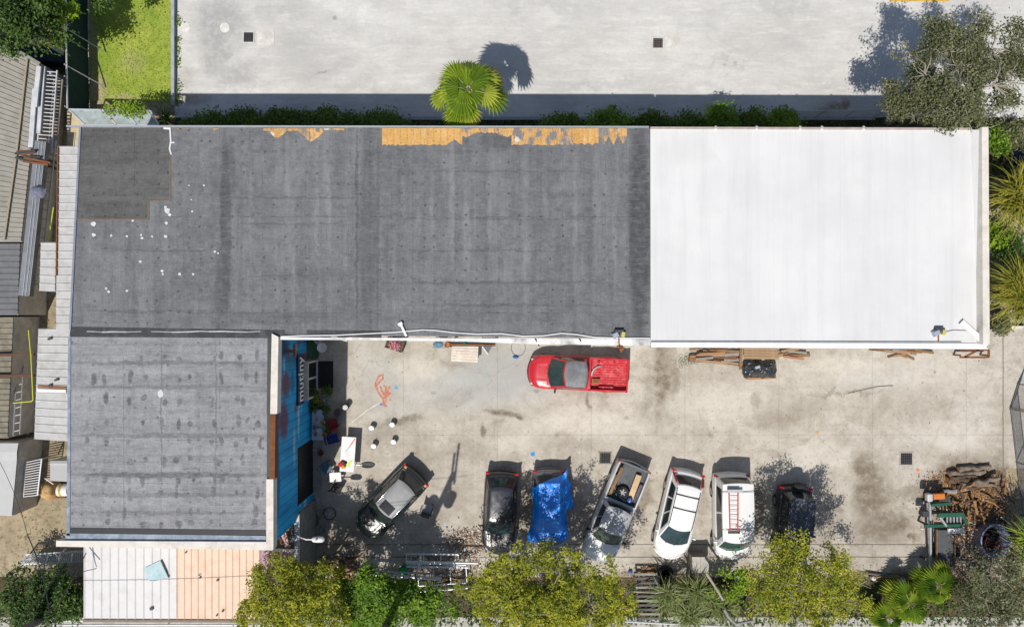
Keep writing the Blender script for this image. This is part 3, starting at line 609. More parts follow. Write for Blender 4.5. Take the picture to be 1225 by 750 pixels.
# alcove of junk by the corner of the two buildings
r = thing('junk_shelf', 'cluttered ledge with a pink board and rusty rail beside the cream parapet corner', 'shelf', P(338, 645, 0))
b = MB(r); b.prism([P(326, 630, 3.3), P(351, 630, 3.3), P(351, 657, 3.3), P(326, 657, 3.3)], 3.2, 3.3); b.build('deck', mat('grimy decking', (.1, .085, .07), .9), r)
b = MB(r); b.bar(P(327, 643, 3.9), P(346, 632, 3.9), .09, .12); b.build('rail', M_rustor, r)
b = MB(r); b.prism([P(335, 642, 3.8), P(341, 638, 3.8), P(344, 652, 3.8), P(341, 654, 3.8)], 3.6, 3.64); b.build('board', mat('faded pink board', (.5, .3, .28), .8), r)
for i in range(9):
    x, y = random.uniform(328, 349), random.uniform(634, 655); b = MB(r); a = random.random()*3
    b.bar(P(x, y, 3.4), P(x+7*math.cos(a), y+7*math.sin(a), 3.5), .06, .05); b.build('scrap', random.choice((M_rust, M_galv, mat('grimy decking', (0, 0, 0)))), r)
b = MB(r); b.bar(P(326, 657.5, 3.5), P(351, 658, 3.5), .12, .08); b.build('lip', M_offwhite, r)

# boundary wall and the lamp on it
w_ = thing('boundary_wall', 'narrow pale boundary wall standing by the corner of the mural building', 'wall', P(374, 660))
b = MB(w_); zc = 3.1; b.prism([P(352.5, 616, zc), P(357.5, 616, zc), P(357.5, 695, zc), P(352.5, 695, zc)], -.02, zc); b.build('wall', mat('grimy grey wall', (.2, .2, .19), .9, dirt=(.1, .1, .1)), w_)
b = MB(w_); b.prism([P(351.8, 615, zc+.06), P(358, 615, zc+.06), P(358, 696, zc+.06), P(351.8, 696, zc+.06)], zc+.001, zc+.06); b.build('coping', mat('pale wall coping', (.46, .5, .5), .8), w_)
lp = thing('wall_lamp', 'white cobra head lamp on a short curved arm above the boundary wall', 'lamp', P(355, 642, 3.16))
b = MB(lp); b.cyl(P(355, 640.5, 3.15), .09, .55, 10); b.build('post', mat('blue grey steel', (.15, .22, .3), .6), lp)
b = MB(lp); b.tube([P(355, 640.5, 3.6), P(360, 643, 3.9), P(366, 645, 4.0), P(373, 645, 4.0)], .035, 6); b.build('arm', M_white, lp, 60)
b = MB(lp); b.lathe(P(373, 645, 4.0), [(.06, 0), (.13, .08), (.15, .3), (.14, .52), (.05, .62)], 12, 0, 'X'); ho = b.build('lamp_head', M_white, lp, 50)
b = MB(lp); b.cyl(P(378.5, 645, 4.14), .05, .07, 10); b.build('photocell', mat('lamp cell', (.1, .12, .2), .4), ho)

# ---------------------------------------------------------------- the alley on the west side
M_cor = mat('weathered white ribbed sheet', (.46, .46, .455), .7, var=.1, sc_=3, dirt=(.33, .31, .28))
def canopy(px, z, label, lh=4.0):
    c_ = sum((P(*q, z) for q in px), Vector())/4; r = thing('metal_canopy', label, 'canopy', (c_.x, c_.y, 0))
    A, B, Cc, D = [P(*q, z) for q in px]
    b = MB(r); ribs(b, B, Cc, D, A, .37, .035); b.build('roof_sheet', M_cor, r, solid=.01)
    for q in (A, B, Cc, D):
        m = q.lerp((A+B+Cc+D)/4, .04); b = MB(r); b.bar((m.x, m.y, -.02), (m.x, m.y, z-.02), .08, .08); b.build('post', M_galv, r)
    return r
ca = canopy([(69, 175), (99, 175), (88, 396), (67, 396)], 5.2, 'long narrow strip of weathered white ribbed roofing against the grey roof edge')
b = MB(ca); b.bar(P(69.5, 176, 5.25), P(67.5, 330, 5.25), .05, .07)
b.build('edge_rail', M_rust, ca)
cb = canopy([(46, 393), (84, 393), (83, 528), (41, 525)], 5.0, 'broad ribbed metal roof sheet with a rusty seam, beside the spotted grey roof')
b = MB(cb); b.bar(P(45, 462, 5.06), P(79, 464, 5.06), .09, .03); b.build('rust_seam', M_rustor, cb)
b = MB(cb); b.bar(P(44, 467, 5.06), P(79, 468, 5.06), .16, .03); b.build('repair_strip', M_white, cb)
for x, y in ((61, 405), (69, 454), (61, 461)): b = MB(cb); b.box((*P(x, y, 5).xy, 5.08), (.18, .1, .08), .3); b.build('roof_vent', M_dark, cb)
canopy([(49, 290), (67, 290), (66, 349), (47, 348)], 4.7, 'small ribbed metal canopy tucked beside the long narrow white strip')
def bigroof(px, z, label, roofcol, period, wallm, along='y', name='workshop'):
    c_ = sum((P(*q, z) for q in px), Vector())/len(px); r = thing(name, label, 'building', (c_.x, c_.y, 0))
    A, B, Cc, D = [P(*q, z) for q in px]
    b = MB(r); b.prism([A, B, Cc, D], -.02, z-.06); b.build('wall', wallm, r)
    b = MB(r); ribs(b, *((B, Cc, D, A) if along == 'y' else (A, B, Cc, D)), period, .05); b.build('roof', roofcol, r); return r
M_tan = mat('tan ribbed roof', (.30, .285, .25), .8, var=.15, dirt=(.22, .205, .175)); M_slate = mat('slate ribbed roof', (.15, .155, .165), .8, var=.2, dirt=(.16, .16, .16)); M_olive = mat('olive stained roof', (.24, .215, .16), .85, var=.3, dirt=(.11, .10, .085))
fb = bigroof([(-140, -20), (48, 76), (25, 289), (-140, 289)], 2.3, 'shed with a large tan ribbed metal roof', M_tan, .34, M_wall)
b = MB(fb); b.bar(P(33, 67, 2.4), P(20, 182, 2.4), .09, .05); b.bar(P(20, 182, 2.4), P(5, 287, 2.4), .09, .05); b.build('ridge_strip', mat('tan ridge strip', (.33, .28, .21), .8), fb)
b = MB(fb); b.bar(P(-20, 37, 2.4), P(48, 77, 2.4), .16, .1); b.build('verge', mat('grey verge', (.25, .25, .24), .8), fb)
bigroof([(-140, 291), (24, 291), (21, 377), (-140, 377)], 2.2, 'shed with a dark slate coloured ribbed roof', M_slate, .3, M_wall)
bigroof([(-140, 379), (16, 379), (9, 524), (-140, 524)], 2.0, 'shed with a stained olive roof crossed by rusty beams', M_olive, .28, M_wall)
for y in (425, 450):
    b = MB(P(10, y, 2.2)); b.bar(P(-30, y, 2.15), P(41, y-1, 2.15), .14, .12); tag(b.build('roof_beam', mat('dark rusty beam', (.12, .06, .035), .85)), 'rusty steel beam lying across the olive roof, '+('the one nearer the slate roof' if y == 425 else 'the one nearer the white shed'), 'beam', 'rusty beams on the olive roof')
ws = bigroof([(-80, 530), (22, 530), (14, 617), (-80, 612)], 1.9, 'small shed with a plain pale flat roof', mat('pale shed roof', (.46, .46, .455), .8, var=.06), 40, M_wall)
bigroof([(60, 551), (83, 551), (83, 576), (60, 575)], 1.6, 'little lean-to cover with a plain grey top beside the spotted roof', mat('grey cover', (.40, .40, .40), .8, var=.06), 40, M_galv, name='lean_to')
# beige wall below the strip
b = MB(P(90, 154)); p = P(90, 154, 1.5); b.box((p.x, p.y, .75), (.85, 1.85, 1.5)); b.build('block_store', mat('beige painted block', (.55, .46, .30), .9, dirt=(.4, .33, .2)))
tag(bpy.data.objects['block_store'], 'beige painted block store at the end of the narrow white strip', 'store')

def ladder(name, label, a, b_, wd, nr, m, cat='ladder', group=None, r_=.025, rail='rail', rung='rung'):
    a, b_ = Vector(a), Vector(b_); rt = thing(name, label, cat, a, 0, group); t = (b_-a).normalized(); s_ = t.cross(Vector((0, 0, 1)))
    if s_.length < .1: s_ = Vector((1, 0, 0))
    s_.normalize(); s_ *= wd/2
    for k in (-1, 1): q = MB(rt); q.bar(a+s_*k, b_+s_*k, r_*2, r_*3); q.build(rail, m, rt)
    for i in range(nr):
        p = a.lerp(b_, (i+.5)/nr); q = MB(rt); q.bar(p-s_, p+s_, r_*1.6, r_*1.6); q.build(rung, m, rt)
    return rt
# white louvred racks, long grey duct, ladders
M_lou = mat('white louvre metal', (.55, .56, .58), .6, var=.1, dirt=(.36, .37, .4))
for i, (x0, y0, x1, y1, lab) in enumerate(((47, 80, 42, 128, 'upper pair of long white metal louvre boxes beside the tan roof'), (42, 107, 37, 178, 'lower long white metal louvre box beside the tan roof'), (52, 80, 46, 160, 'middle long white metal louvre box beside the barred rack'))):
    b = MB(P(x0, y0, 0)); zz = 2.75-.1*i; b.bar(P(x0, y0, zz), P(x1, y1, zz), .22, .12); b.bar(P(x0+1.5, y0, zz+.08), P(x1+1.5, y1, zz+.08), .07, .05)
    b.bar(P(x0, y0+4, zz), P(x0, y0+4, 0), .08, .08); b.bar(P(x1, y1-4, zz), P(x1, y1-4, 0), .08, .08); tag(b.build('louvre_box', M_lou), lab, 'louvre box')
for (x0, y0, x1, y1, wpx, zz, lab, m) in ((60, 84, 53, 182, .72, 2.5, 'barred white metal rack standing beside the tan shed', M_lou), (70, 95, 63, 178, .42, 2.2, 'rusty barred rack next to the white barred rack', mat('pale rusty bar', (.34, .3, .26), .8))):
    a, c_ = P(x0, y0, zz), P(x1, y1, zz); rt = ladder('metal_rack', lab, a, c_, wpx, 22, m, 'rack'); rt.location = a
    for q in (.04, .96):
        p = a.lerp(c_, q); b = MB(a); b.bar((p.x, p.y, 0), (p.x, p.y, zz), .07, .07); b.build('leg', m, rt)
r = thing('duct', 'long grey sheet metal duct running beside the ribbed white strip', 'duct', P(48, 260, 0))
b = MB(r); b.bar(P(51, 170, 3.0), P(31, 354, 3.0), .5, .4); b.build('casing', mat('grey duct metal', (.22, .23, .26), .6, .2, dirt=(.14, .14, .16)), r)
for q in (-.17, 0, .17): b = MB(r); b.bar(P(51+q*22, 170, 3.22), P(31+q*22, 354, 3.22), .03, .03); b.build('rib', M_galv, r)
for (x, y) in ((49, 185), (33, 340)): b = MB(r); p = P(x, y, 0); b.bar((P(x, y, 3).x, P(x, y, 3).y, -.02), (P(x, y, 3).x, P(x, y, 3).y, 2.8), .1, .1); b.build('leg', M_galv, r)
ladder('ladder', 'long pale metal ladder lying along the alley beside the duct', P(62, 168, 2.4), P(42, 345, 2.4), .42, 16, M_galv)
for o in [o for o in bpy.data.objects if o.name.startswith('ladder') and o.parent is None][-1:]:
    for q in (.05, .95):
        a, c_ = P(62, 168, 2.4), P(42, 345, 2.4); p = a.lerp(c_, q); b = MB(o); b.bar((p.x, p.y, -.02), (p.x, p.y, 2.4), .06, .06); b.build('leg', M_galv, o)
ladder('ladder', 'dark ladder leaning beside the yellow hose', P(27, 395, .2), P(20, 520, 2.6), .34, 14, M_galv)
ladder('ladder', 'short rusty ladder near the yellow hose end', P(31, 455, .1), P(30, 520, .4), .32, 7, M_galv)
M_yel = mat('yellow hose rubber', (.55, .60, .04), .6, var=.08)
for i, (pts, lab) in enumerate((([(64, 248, 2.5), (61, 268, 2.4), (57, 290, 2.2), (56, 302, .3), (52, 310, .03)], 'slack yellow hose hanging beside the small ribbed canopy'), ([(34, 395, 2.6), (37, 425, 2.6), (39.5, 478, 2.6), (38, 480, 2.4), (16, 482, 2.0), (14, 484, .03)], 'bent yellow hose beside the broad ribbed roof sheet'))):
    b = MB(P(*pts[-1])); b.tube([P(*p) for p in pts], .026, 6); tag(b.build('hose', M_yel), lab, 'hose')
r = thing('pipe_stack', 'dark rusty pipes piled across the end of the duct', 'pipes', P(38, 188, 0))
for i in range(9):
    x, y = random.uniform(18, 30), random.uniform(182, 196); a = random.uniform(-.35, .3); zz = 3.28+random.uniform(0, .12); ln = random.uniform(16, 34)
    b = MB(r); b.tube([P(x, y, zz), P(x+ln*math.cos(a), y+ln*math.sin(a), zz)], .06, 6); b.build('pipe', random.choice((M_rust, M_dark)), r)
for x in (24, 46): b = MB(r); b.bar(P(x, 188, 3.2).xy.to_3d(), P(x, 188, 3.2), .1, .1); b.build('leg', M_dark, r)
r = thing('tarp_bundle', 'crumpled blue grey tarp bundle lying on the duct', 'bundle', P(45, 230, 3.2))
def lump(c, rx, ry, rz, seed, nu=12, nv=16, amp=.25):
    b = []
    def fn(u, v):
        a = 2*math.pi*v; t = math.pi*u; q = Vector((math.sin(t)*math.cos(a), math.sin(t)*math.sin(a), math.cos(t)))
        k = 1+amp*mnoise.noise(q*1.7+Vector((seed, seed*.3, 0)))+amp*.5*mnoise.noise(q*4+Vector((seed, 0, 1)))
        return Vector(c)+Vector((q.x*rx*k, q.y*ry*k, max(q.z, -.75)*rz*k))
    return fn, nu, nv
b = MB(r); fn, nu, nv = lump(P(46, 230, 3.35), .42, .3, .2, 3); b.grid(fn, nu, nv); b.build('cloth', mat('blue grey cloth', (.18, .19, .25), .8, var=.5, sc_=6), r, 60)
r = thing('metal_cage', 'barred metal cage standing by the pale shed', 'cage', P(37, 575, 0))
zz = 1.3
for x, y in ((31, 553), (50, 549), (45, 592), (28, 594)): b = MB(r); p = P(x, y, zz); b.bar((p.x, p.y, -.02), p, .06, .06); b.build('leg', M_galv, r)
for k in range(15): t = k/14; b = MB(r); b.bar(P(31-3*t, 553+41*t, zz), P(50-5*t, 549+43*t, zz), .035, .035); b.build('bar', M_alu, r)
for (a, c_) in (((31, 553), (28, 594)), ((50, 549), (45, 592))): b = MB(r); b.bar(P(*a, zz), P(*c_, zz), .06, .05); b.build('rail', M_alu, r)
r = thing('sand_bag', 'orange tan sand bag heap against the spotted roof building', 'bag', P(61, 586, 0))
b = MB(r); fn, nu, nv = lump(P(61, 586, .55), .45, .5, .6, 8); b.grid(fn, nu, nv); b.build('sack', mat('orange tan sacking', (.52, .33, .14), .9, var=.3), r, 60)
b = MB(r); b.bar(P(54, 572, 1.0), P(64, 579, 1.0), .05, .05); b.build('strap', M_offwhite, r)
r = thing('paint_tin', 'white tin with yellow bands lying beside the sand bag', 'tin', P(76, 587, 0))
b = MB(r); b.lathe(P(71, 586, 1.0), [(.32, 0), (.32, .55)], 14, 0, 'X'); b.build('drum', M_white, r, 40)
b = MB(r); b.lathe(P(71, 586, 1.0), [(.325, .12), (.325, .24)], 14, 0, 'X'); b.build('band', mat('yellow band', (.6, .4, .02), .6), r, 40)
b = MB(r); b.box(P(76, 587, .34), (.6, .6, .68)); b.build('stand', M_rust, r)
# barred gate in the dirt at the bottom left
r = thing('steel_gate', 'barred grey steel gate leaning low over the dirt behind the parapet corner', 'gate', P(66, 668, 0))
g0, g1, g2, g3 = P(31, 663, .7), P(101, 659, .7), P(101, 671, .15), P(25, 675, .15)
for t in (0, 1): b = MB(r); b.bar(g0.lerp(g3, t), g1.lerp(g2, t), .07, .06); b.build('rail', M_galv, r)
for k in range(6): t = k/5; b = MB(r); b.bar(g0.lerp(g1, t), g3.lerp(g2, t), .07, .06); b.build('stile', M_galv, r)
for k in range(7): t = (k+.5)/7; b = MB(r); b.bar(g0.lerp(g3, t), g1.lerp(g2, t), .02, .02); b.build('bar', M_galv, r)
for k in range(30): t = (k+.5)/30; b = MB(r); b.bar(g0.lerp(g1, t), g3.lerp(g2, t), .02, .02); b.build('bar', M_galv, r)

# ---------------------------------------------------------------- fences of the north side
r = thing('screen_fence', 'tall fence with dark green windscreen cloth along the grass strip', 'fence', P(104, 60))
zt = 1.9; pa = [(78, -60), (79, 45), (80, 92), (80.5, 130)]
M_gscr = mat('green windscreen cloth', (.012, .045, .038), .9, var=.3, dirt=(.02, .035, .03))
b = MB(r)
for i in range(3):
    a, c_ = P(*pa[i], zt), P(*pa[i+1], zt); b.bar((a.x, a.y, zt/2), (c_.x, c_.y, zt/2), .03, zt-.1)
b.build('windscreen', M_gscr, r)
b = MB(r); b.tube([P(*q, zt) for q in pa], .045, 6); b.build('top_rail', M_alu, r)
for t in (45, 78, 92, 128): b = MB(r); p = P(80, t, zt); b.tube([(p.x-.06, p.y, -.02), (p.x-.06, p.y, zt+.1)], .04, 6); b.build('post', M_galv, r)
for t in (35, 79): b = MB(r); p = P(80, t, zt); b.bar((p.x, p.y, zt), (p.x+.9, p.y-.5, .05), .05, .05); b.build('brace', M_galv, r)
r = thing('lot_fence', 'low grey metal barrier between the grass strip and the pale parking lot', 'fence', P(207, 60))
b = MB(r); a, c_ = P(207, -120, .2), P(207, 126, .2); b.bar((a.x, a.y, .22), (c_.x, c_.y, .22), .17, .1); b.build('cap_rail', mat('grey barrier metal', (.34, .36, .39), .6), r)
b = MB(r); b.bar((a.x, a.y, .08), (c_.x, c_.y, .08), .13, .18); b.build('base', mat('barrier base', (.3, .3, .3), .8), r)
def chainlink(label, a, c_, zt, nposts, lean=0.0, pitch=.14, m=None, name='chain_link_fence', cat='fence'):
    a, c_ = Vector((*a, 0)), Vector((*c_, 0)); r = thing(name, label, cat, (a+c_)/2); L = (c_-a).length; u = (c_-a)/L; nn = Vector((-u.y, u.x, 0)); m = m or M_galv
    pt = lambda s_, z: a+u*s_+nn*lean*z/zt+Vector((0, 0, z))
    for k in range(nposts): s_ = L*k/(nposts-1); b = MB(r); b.tube([pt(s_, -.02), pt(s_, zt+.06)], .035, 6); b.build('post', m, r)
    for z in (.1, zt): b = MB(r); b.tube([pt(0, z), pt(L, z)], .028, 6); b.build('rail', m, r)
    b = MB(r); n = int(L/pitch); h = zt-.1
    for k in range(-int(h/pitch), n):
        for sg_ in (0, 1):
            s0, s1 = k*pitch, k*pitch+h; z0, z1 = .1, zt
            if s0 < 0: z0 += -s0; s0 = 0
            if s1 > L: z1 -= s1-L; s1 = L
            if s1-s0 < .05: continue
            p, q = ((s0, z0), (s1, z1)) if not sg_ else ((L-s0, z0), (L-s1, z1))
            b.tube([pt(*p), pt(*q)], .006, 3)
    b.build('wire_mesh', m, r); return r
a, c_ = P(940, 141), P(1180, 141); chainlink('chain link fence along the shaded edge of the pale lot near the big olive tree', a.xy, c_.xy, 1.3, 8)
# glass roofed frames at the corner of the grass strip
r = thing('sheet_canopy', 'lean-to frame with two clear sheet panels behind the grass strip', 'frame', P(140, 142))
zz = 2.3; A, B, Cc, D = P(82, 131, zz), P(180, 133, zz), P(190, 150, zz), P(102, 150, zz)
for (t0, t1) in ((0, .42), (.45, .98)):
    b = MB(r); b.poly([D.lerp(Cc, t0), D.lerp(Cc, t1), A.lerp(B, t1), A.lerp(B, t0)]); b.build('panel', mat('frosted sheet', (.36, .42, .42), .35, var=.25, sc_=3, dirt=(.2, .22, .18)), r, solid=.01)
for (p, q) in ((A, B), (D, Cc), (A, D), (B, Cc), (A.lerp(B, .43), D.lerp(Cc, .43)), (A.lerp(B, .7), D.lerp(Cc, .7))): b = MB(r); b.bar(p, q, .06, .08); b.build('frame_bar', M_alu, r)
for p in (A, B, Cc.lerp(D, .05)): b = MB(r); b.bar((p.x, p.y, -.02), p, .06, .06); b.build('post', M_galv, r)
r = thing('slatted_gate', 'slatted metal gate under the dark trees beside the tan shed', 'gate', P(50, 42))
zz = 1.7; A, B = P(22, 45, zz), P(68, 47, zz)
for k in range(16): p = A.lerp(B, k/15); b = MB(r); b.bar((p.x, p.y, .1), p+Vector((0.12, .3, 0)), .04, .05); b.build('slat', M_galv, r)
for z_ in (.2, zz): b = MB(r); b.bar((A.x, A.y, z_), (B.x, B.y, z_), .05, .06); b.build('rail', M_galv, r)
r = thing('brick_path_wall', 'dark blue painted low block wall in the shade by the tan shed', 'wall', P(62, 65))
b = MB(r); a, c_ = P(22, 62, .9), P(76, 64, .9); b.bar((a.x, a.y, .45), (c_.x, c_.y, .45), .9, .9); b.build('wall', mat('dark blue block', (.03, .05, .075), .9, var=.3), r)
b = MB(r); a, c_ = P(18, 52, .95), P(76, 52, .95); b.bar((a.x, a.y, .5), (c_.x, c_.y, .5), .35, 1.0); b.build('coping', mat('tan coping', (.24, .2, .13), .9), r)

# ---------------------------------------------------------------- drains
M_grate = mat('cast iron grate', (.06, .06, .063), .7)
def drain(px, py, sz, label, slab=None, rim=(.56, .55, .52), cat='drain', ir=None):
    p = P(px, py); r = thing('drain_grate', label, cat, p)
    b = MB(r); h = sz/2; t = .06
    for dx, dy, sx, sy in ((0, h, sz+2*t, t), (0, -h, sz+2*t, t), (h, 0, t, sz-t), (-h, 0, t, sz-t)): b.box(p+Vector((dx, dy, .012)), (sx, sy, .03))
    b.build('frame', mat('drain rim %.2f' % rim[0], rim, .9), r)
    b = MB(r); b.box(p+Vector((0, 0, .004)), (sz-.05, sz-.05, .012)); b.build('pit', mat('pit black', (.012, .012, .013), .9), r)
    g = MB(r)
    for k in range(5): q = -h+sz*(k+1)/6; g.box(p+Vector((q, 0, .02)), (.028, sz-.07, .02))
    for k in range(4): q = -h+sz*(k+1)/5; g.box(p+Vector((0, q, .0215)), (sz-.07, .028, .018))
    g.build('grate', ir or M_grate, r)
    if slab: b = MB(r); b.box(p+Vector((slab[0], 0, .006)), (slab[1], slab[2], .02)); b.build('slab', mat('pale patch slab', (.62, .60, .56), .9, dirt=(.45, .42, .38)), r)
    return r
drain(297.5, 45, .58, 'black drain grate in the pale lot nearest the grass strip', (.92, .95, .9))
drain(787, 52, .58, 'brown tinted drain grate in the pale lot with a patched slab beside it', (.8, .8, .85), ir=mat('brown grate', (.13, .10, .09), .8))
drain(1084, 548.5, .68, 'square drain grate in the bare concrete near the log pile', rim=(.4, .37, .33))
drain(724, 547.5, .6, 'drain grate in tree shade beside the silver pickup', rim=(.22, .2, .175))  # rim colour darkened to imitate the tree shade over it
for px, py in ((269, 33.5), (222, 33)):
    b = MB(P(px, py)); b.cyl(P(px, py, .001), .27, .02, 20); tag(b.build('manhole_cover', mat('pale cover', (.66, .64, .60), .9)), 'round pale cover set in the lot, '+('the one nearer the drain grate' if px > 250 else 'the one nearer the low barrier'), 'cover', 'round covers in the pale lot')
b = MB(P(1100, -2)); b.box(P(1100, -3, .02), (3.2, .45, .04)); struct(b.build('painted_kerb', mat('yellow kerb paint', (.6, .38, .06), .8, dirt=(.4, .3, .12))))
# ---------------------------------------------------------------- vehicles
def paint(name, col, rough=.3, coat=.8, dirt=.25, metal=0.0):  # dirt: blotch strength; on the glass it paints reflected sky
    n = N(name, rough, metal, .5, coat)
    c = n.mix(n.rng(n.noise(1.6, None, 5, .65), .4, .75, 0, dirt), col, mul(col, .6) if sum(col) > .6 else tuple(q*.7+.03 for q in col))
    c = n.mix(n.rng(n.noise(25, None, 3), .55, .75, 0, dirt*.6), c, tuple(q*.6+.12 for q in col))
    return n.done(c, n.rng(n.noise(3, None, 4), .3, .7, rough*.7, rough*1.5))
M_carglass = paint('car window glass', (.014, .022, .024), .06, 0, .6); M_carglass.node_tree.nodes['Principled BSDF'].inputs['Specular IOR Level'].default_value = .7  # strong blotches imitate streaky sky reflection in the glass colour
M_greenglass = paint('greenish windscreen glass', (.02, .042, .040), .08, 0, .8)  # sky reflection streaks put into the glass colour here too
M_tyre = mat('tyre rubber', (.02, .02, .021), .85); M_rim = mat('alloy rim', (.42, .43, .44), .35, .7)
M_lamp = mat('headlamp lens', (.62, .64, .66), .15, 0, .05); M_tail = mat('red tail lamp lens', (.45, .012, .012), .2, 0, .1); M_amber = mat('amber lamp lens', (.6, .17, .03), .25, 0, .1)
M_trim = mat('black plastic trim', (.025, .025, .027), .6); M_chrome = mat('chrome bumper', (.6, .61, .62), .2, .8, var=.05)
def lerp_tab(t, x):
    for (x0, z0), (x1, z1) in zip(t, t[1:]):
        if x <= x1:
            k = 0 if x1 == x0 else max(0, (x-x0)/(x1-x0)); k = k*k*(3-2*k)*.6+k*.4; return z0+(z1-z0)*k
    return t[-1][1]
def wheel(root, x, y, r=.33, wd=.22):
    sg = 1 if y > 0 else -1
    b = MB(); b.lathe((x, y-sg*wd/2*1, r), [(r*.55, -wd/2), (r*.93, -wd/2), (r, -wd*.3), (r, wd*.3), (r*.93, wd/2), (r*.55, wd/2)], 20, 0, 'Y'); o = b.build('wheel', M_tyre, root, 40)
    b = MB(); b.lathe((x, y-sg*wd/2+sg*wd*.46, r), [(.02, -.03), (r*.58, -.03), (r*.6, .02), (r*.45, .01), (.04, .015)], 16, 0, 'Y'); b.build('rim', M_rim, o, 40)
def vehicle(name, label, cat, px, py, heading, L, W, prof, cab, pm, roofm=None, glass=None, bed=None, front=.13, rear=.06, nose_b=.22, tail_b=.10, rails=False, hoodm=None, seams=True, wx=None, bumper=None, tail='box', wscreen=None, side_n=2, group=None):
    """prof: (x, z) of the top of the lower body from tail to nose; cab: dict of the greenhouse. local +x is the nose."""
    root = thing(name, label, cat, P(px, py), R(heading), group); glass = glass or M_carglass
    x0, x1 = -L/2, L/2
    if bed: x0 = bed[1]-.03
    hwf = lambda x: W/2*(1-front*max(0, (x-(L/2-1.0))/1.0)**2-(0 if bed else rear*max(0, (-L/2+.8-x)/.8)**2))
    nu, nv = 36, 16
    def top(u, v):
        # more stations near the ends
        s_ = .5-.5*math.cos(math.pi*u); s_ = .6*s_+.4*u; x = x0+(x1-x0)*s_; q = 2*v-1; q = math.copysign(abs(q)**.8, q)
        kf = max(0, (x-(L/2-1.1))/1.1); kr = 0 if bed else max(0, ((-L/2+.8)-x)/.8)
        xx = x-nose_b*kf*q*q*abs(q)**.5+tail_b*kr*q*q
        z = lerp_tab(prof, x)+.035*(1-q*q)-.055*max(0, (abs(q)-.82)/.18)**2
        if x > L/2-.14: z -= .12*((x-(L/2-.14))/.14)**2
        if not bed and x < -L/2+.12: z -= .09*((-L/2+.12-x)/.12)**2
        return Vector((xx, q*hwf(x), z))
    b = MB(); b.grid(top, nu, nv); k = nv+1; loop = [j for j in range(k)]+[i*k+nv for i in range(1, nu+1)]+[nu*k+j for j in range(nv-1, -1, -1)]+[i*k for i in range(nu-1, 0, -1)]
    prev = loop; base = [b.v[i].copy() for i in loop]
    for t, off in ((.12, .02), (.35, .045), (.6, .045), (.8, .02), (1.0, -.07)):
        st = len(b.v)
        for p in base:
            sy = math.copysign(1, p.y)*off*min(1, abs(p.y)/(W*.3)); sx = off*.9*(max(-1, min(1, (p.x-(x1+x0)/2)/((x1-x0)/2)))**9)
            if bed and sx < 0: sx = 0
            b.v.append(Vector((p.x+sx, p.y+sy, p.z+(.27-p.z)*t)))
        n = len(loop); cur = list(range(st, st+n))
        for i in range(n): b.f.append((prev[i], prev[(i+1) % n], cur[(i+1) % n], cur[i])); b.mi.append(0)
        prev = cur
    b.f.append(tuple(prev)); b.mi.append(0)
    b.build('body', pm, root, 38)
    # hood as a panel of its own
    if cab:
        h0, h1 = cab['f0']+.03, L/2-.16
        def hood(u, v):
            x = h0+(h1-h0)*u; q = (2*v-1)*.90; kf = max(0, (x-(L/2-1.1))/1.1)
            xx = x-nose_b*kf*abs(q)**2.5; z = lerp_tab(prof, x)+.035*(1-q*q)-.055*max(0, (abs(q)-.82)/.18)**2+.010
            bl = .014*math.exp(-((abs(q)-.55)/.05)**2); return Vector((xx, q*hwf(x)*.985, z+bl-(0.02 if u in (0, 1) or v in (0, 1) else 0)))
        b = MB(); b.grid(hood, 14, 20); b.build('hood', hoodm or pm, root, 40)
        F0, F1, B1, B0, zr = cab['f0'], cab['f1'], cab['b1'], cab['b0'], cab['z']; w0, w1 = W/2-cab.get('in0', .07), W/2-cab.get('in1', .24); fb = cab.get('fb', .22); rb = cab.get('rb', .10)
        def zb(x): return lerp_tab(prof, min(max(x, x0), x1))-.01
        def Sf(t, q): x = F0+(F1-F0)*t; wv = w0+(w1-w0)*t; return Vector((x+fb*(1-q*q)*(1-t*.45)-fb*.5, q*wv, zb(F0)+(zr-zb(F0))*t))
        def Sb(t, q): x = B0+(B1-B0)*t; wv = w0+(w1-w0)*t; return Vector((x-rb*(1-q*q)+rb*.5, q*wv, zb(B0)+(zr-zb(B0))*t))
        def Ss(s_, t, sg):
            a, c_ = Sf(t, sg), Sb(t, sg); p = a.lerp(c_, s_); p.y += sg*.03*math.sin(math.pi*s_)*1; zlow = zb(p.x); p.z = zlow+(zr-zlow)*t if t < 1 else zr; return p
        ns = 10
        b = MB()
        b.grid(lambda u, v: Sf(u, 2*v-1), 6, 12, flip=True); b.grid(lambda u, v: Sb(u, 2*v-1), 6, 12)
        for sg in (-1, 1): b.grid(lambda u, v: Ss(v, u, sg), 6, 14, flip=(sg < 0))
        b.build('cabin', pm, root, 50)
        def roof(u, v):
            q = 2*v-1; a, c_ = Sf(1, q), Sb(1, q); p = a.lerp(c_, u); p.y += math.copysign(.03*math.sin(math.pi*u)*abs(q), q); e = max(abs(q), abs(2*u-1))
            p.z = zr+.055*(1-q*q)*(.45+.55*(4*u*(1-u))**.5)+.002-.02*max(0, (e-.93)/.07); return p
        b = MB(); b.grid(roof, 16, 14, flip=False); b.build('roof', roofm or pm, root, 45)
        def glassp(nm, fn, nu_, nv_, n_off, m=glass, flip=False):
            b = MB(); b.grid(lambda u, v: fn(u, v)+n_off, nu_, nv_, flip=flip); return b.build(nm, m, root, 60)
        glassp('windshield', lambda u, v: Sf(.05+.89*u, (2*v-1)*.92), 6, 12, Vector((.012, 0, .012)), wscreen or glass, True)
        glassp('rear_window', lambda u, v: Sb(.16+.74*u, (2*v-1)*.86), 6, 10, Vector((-.012, 0, .010)))
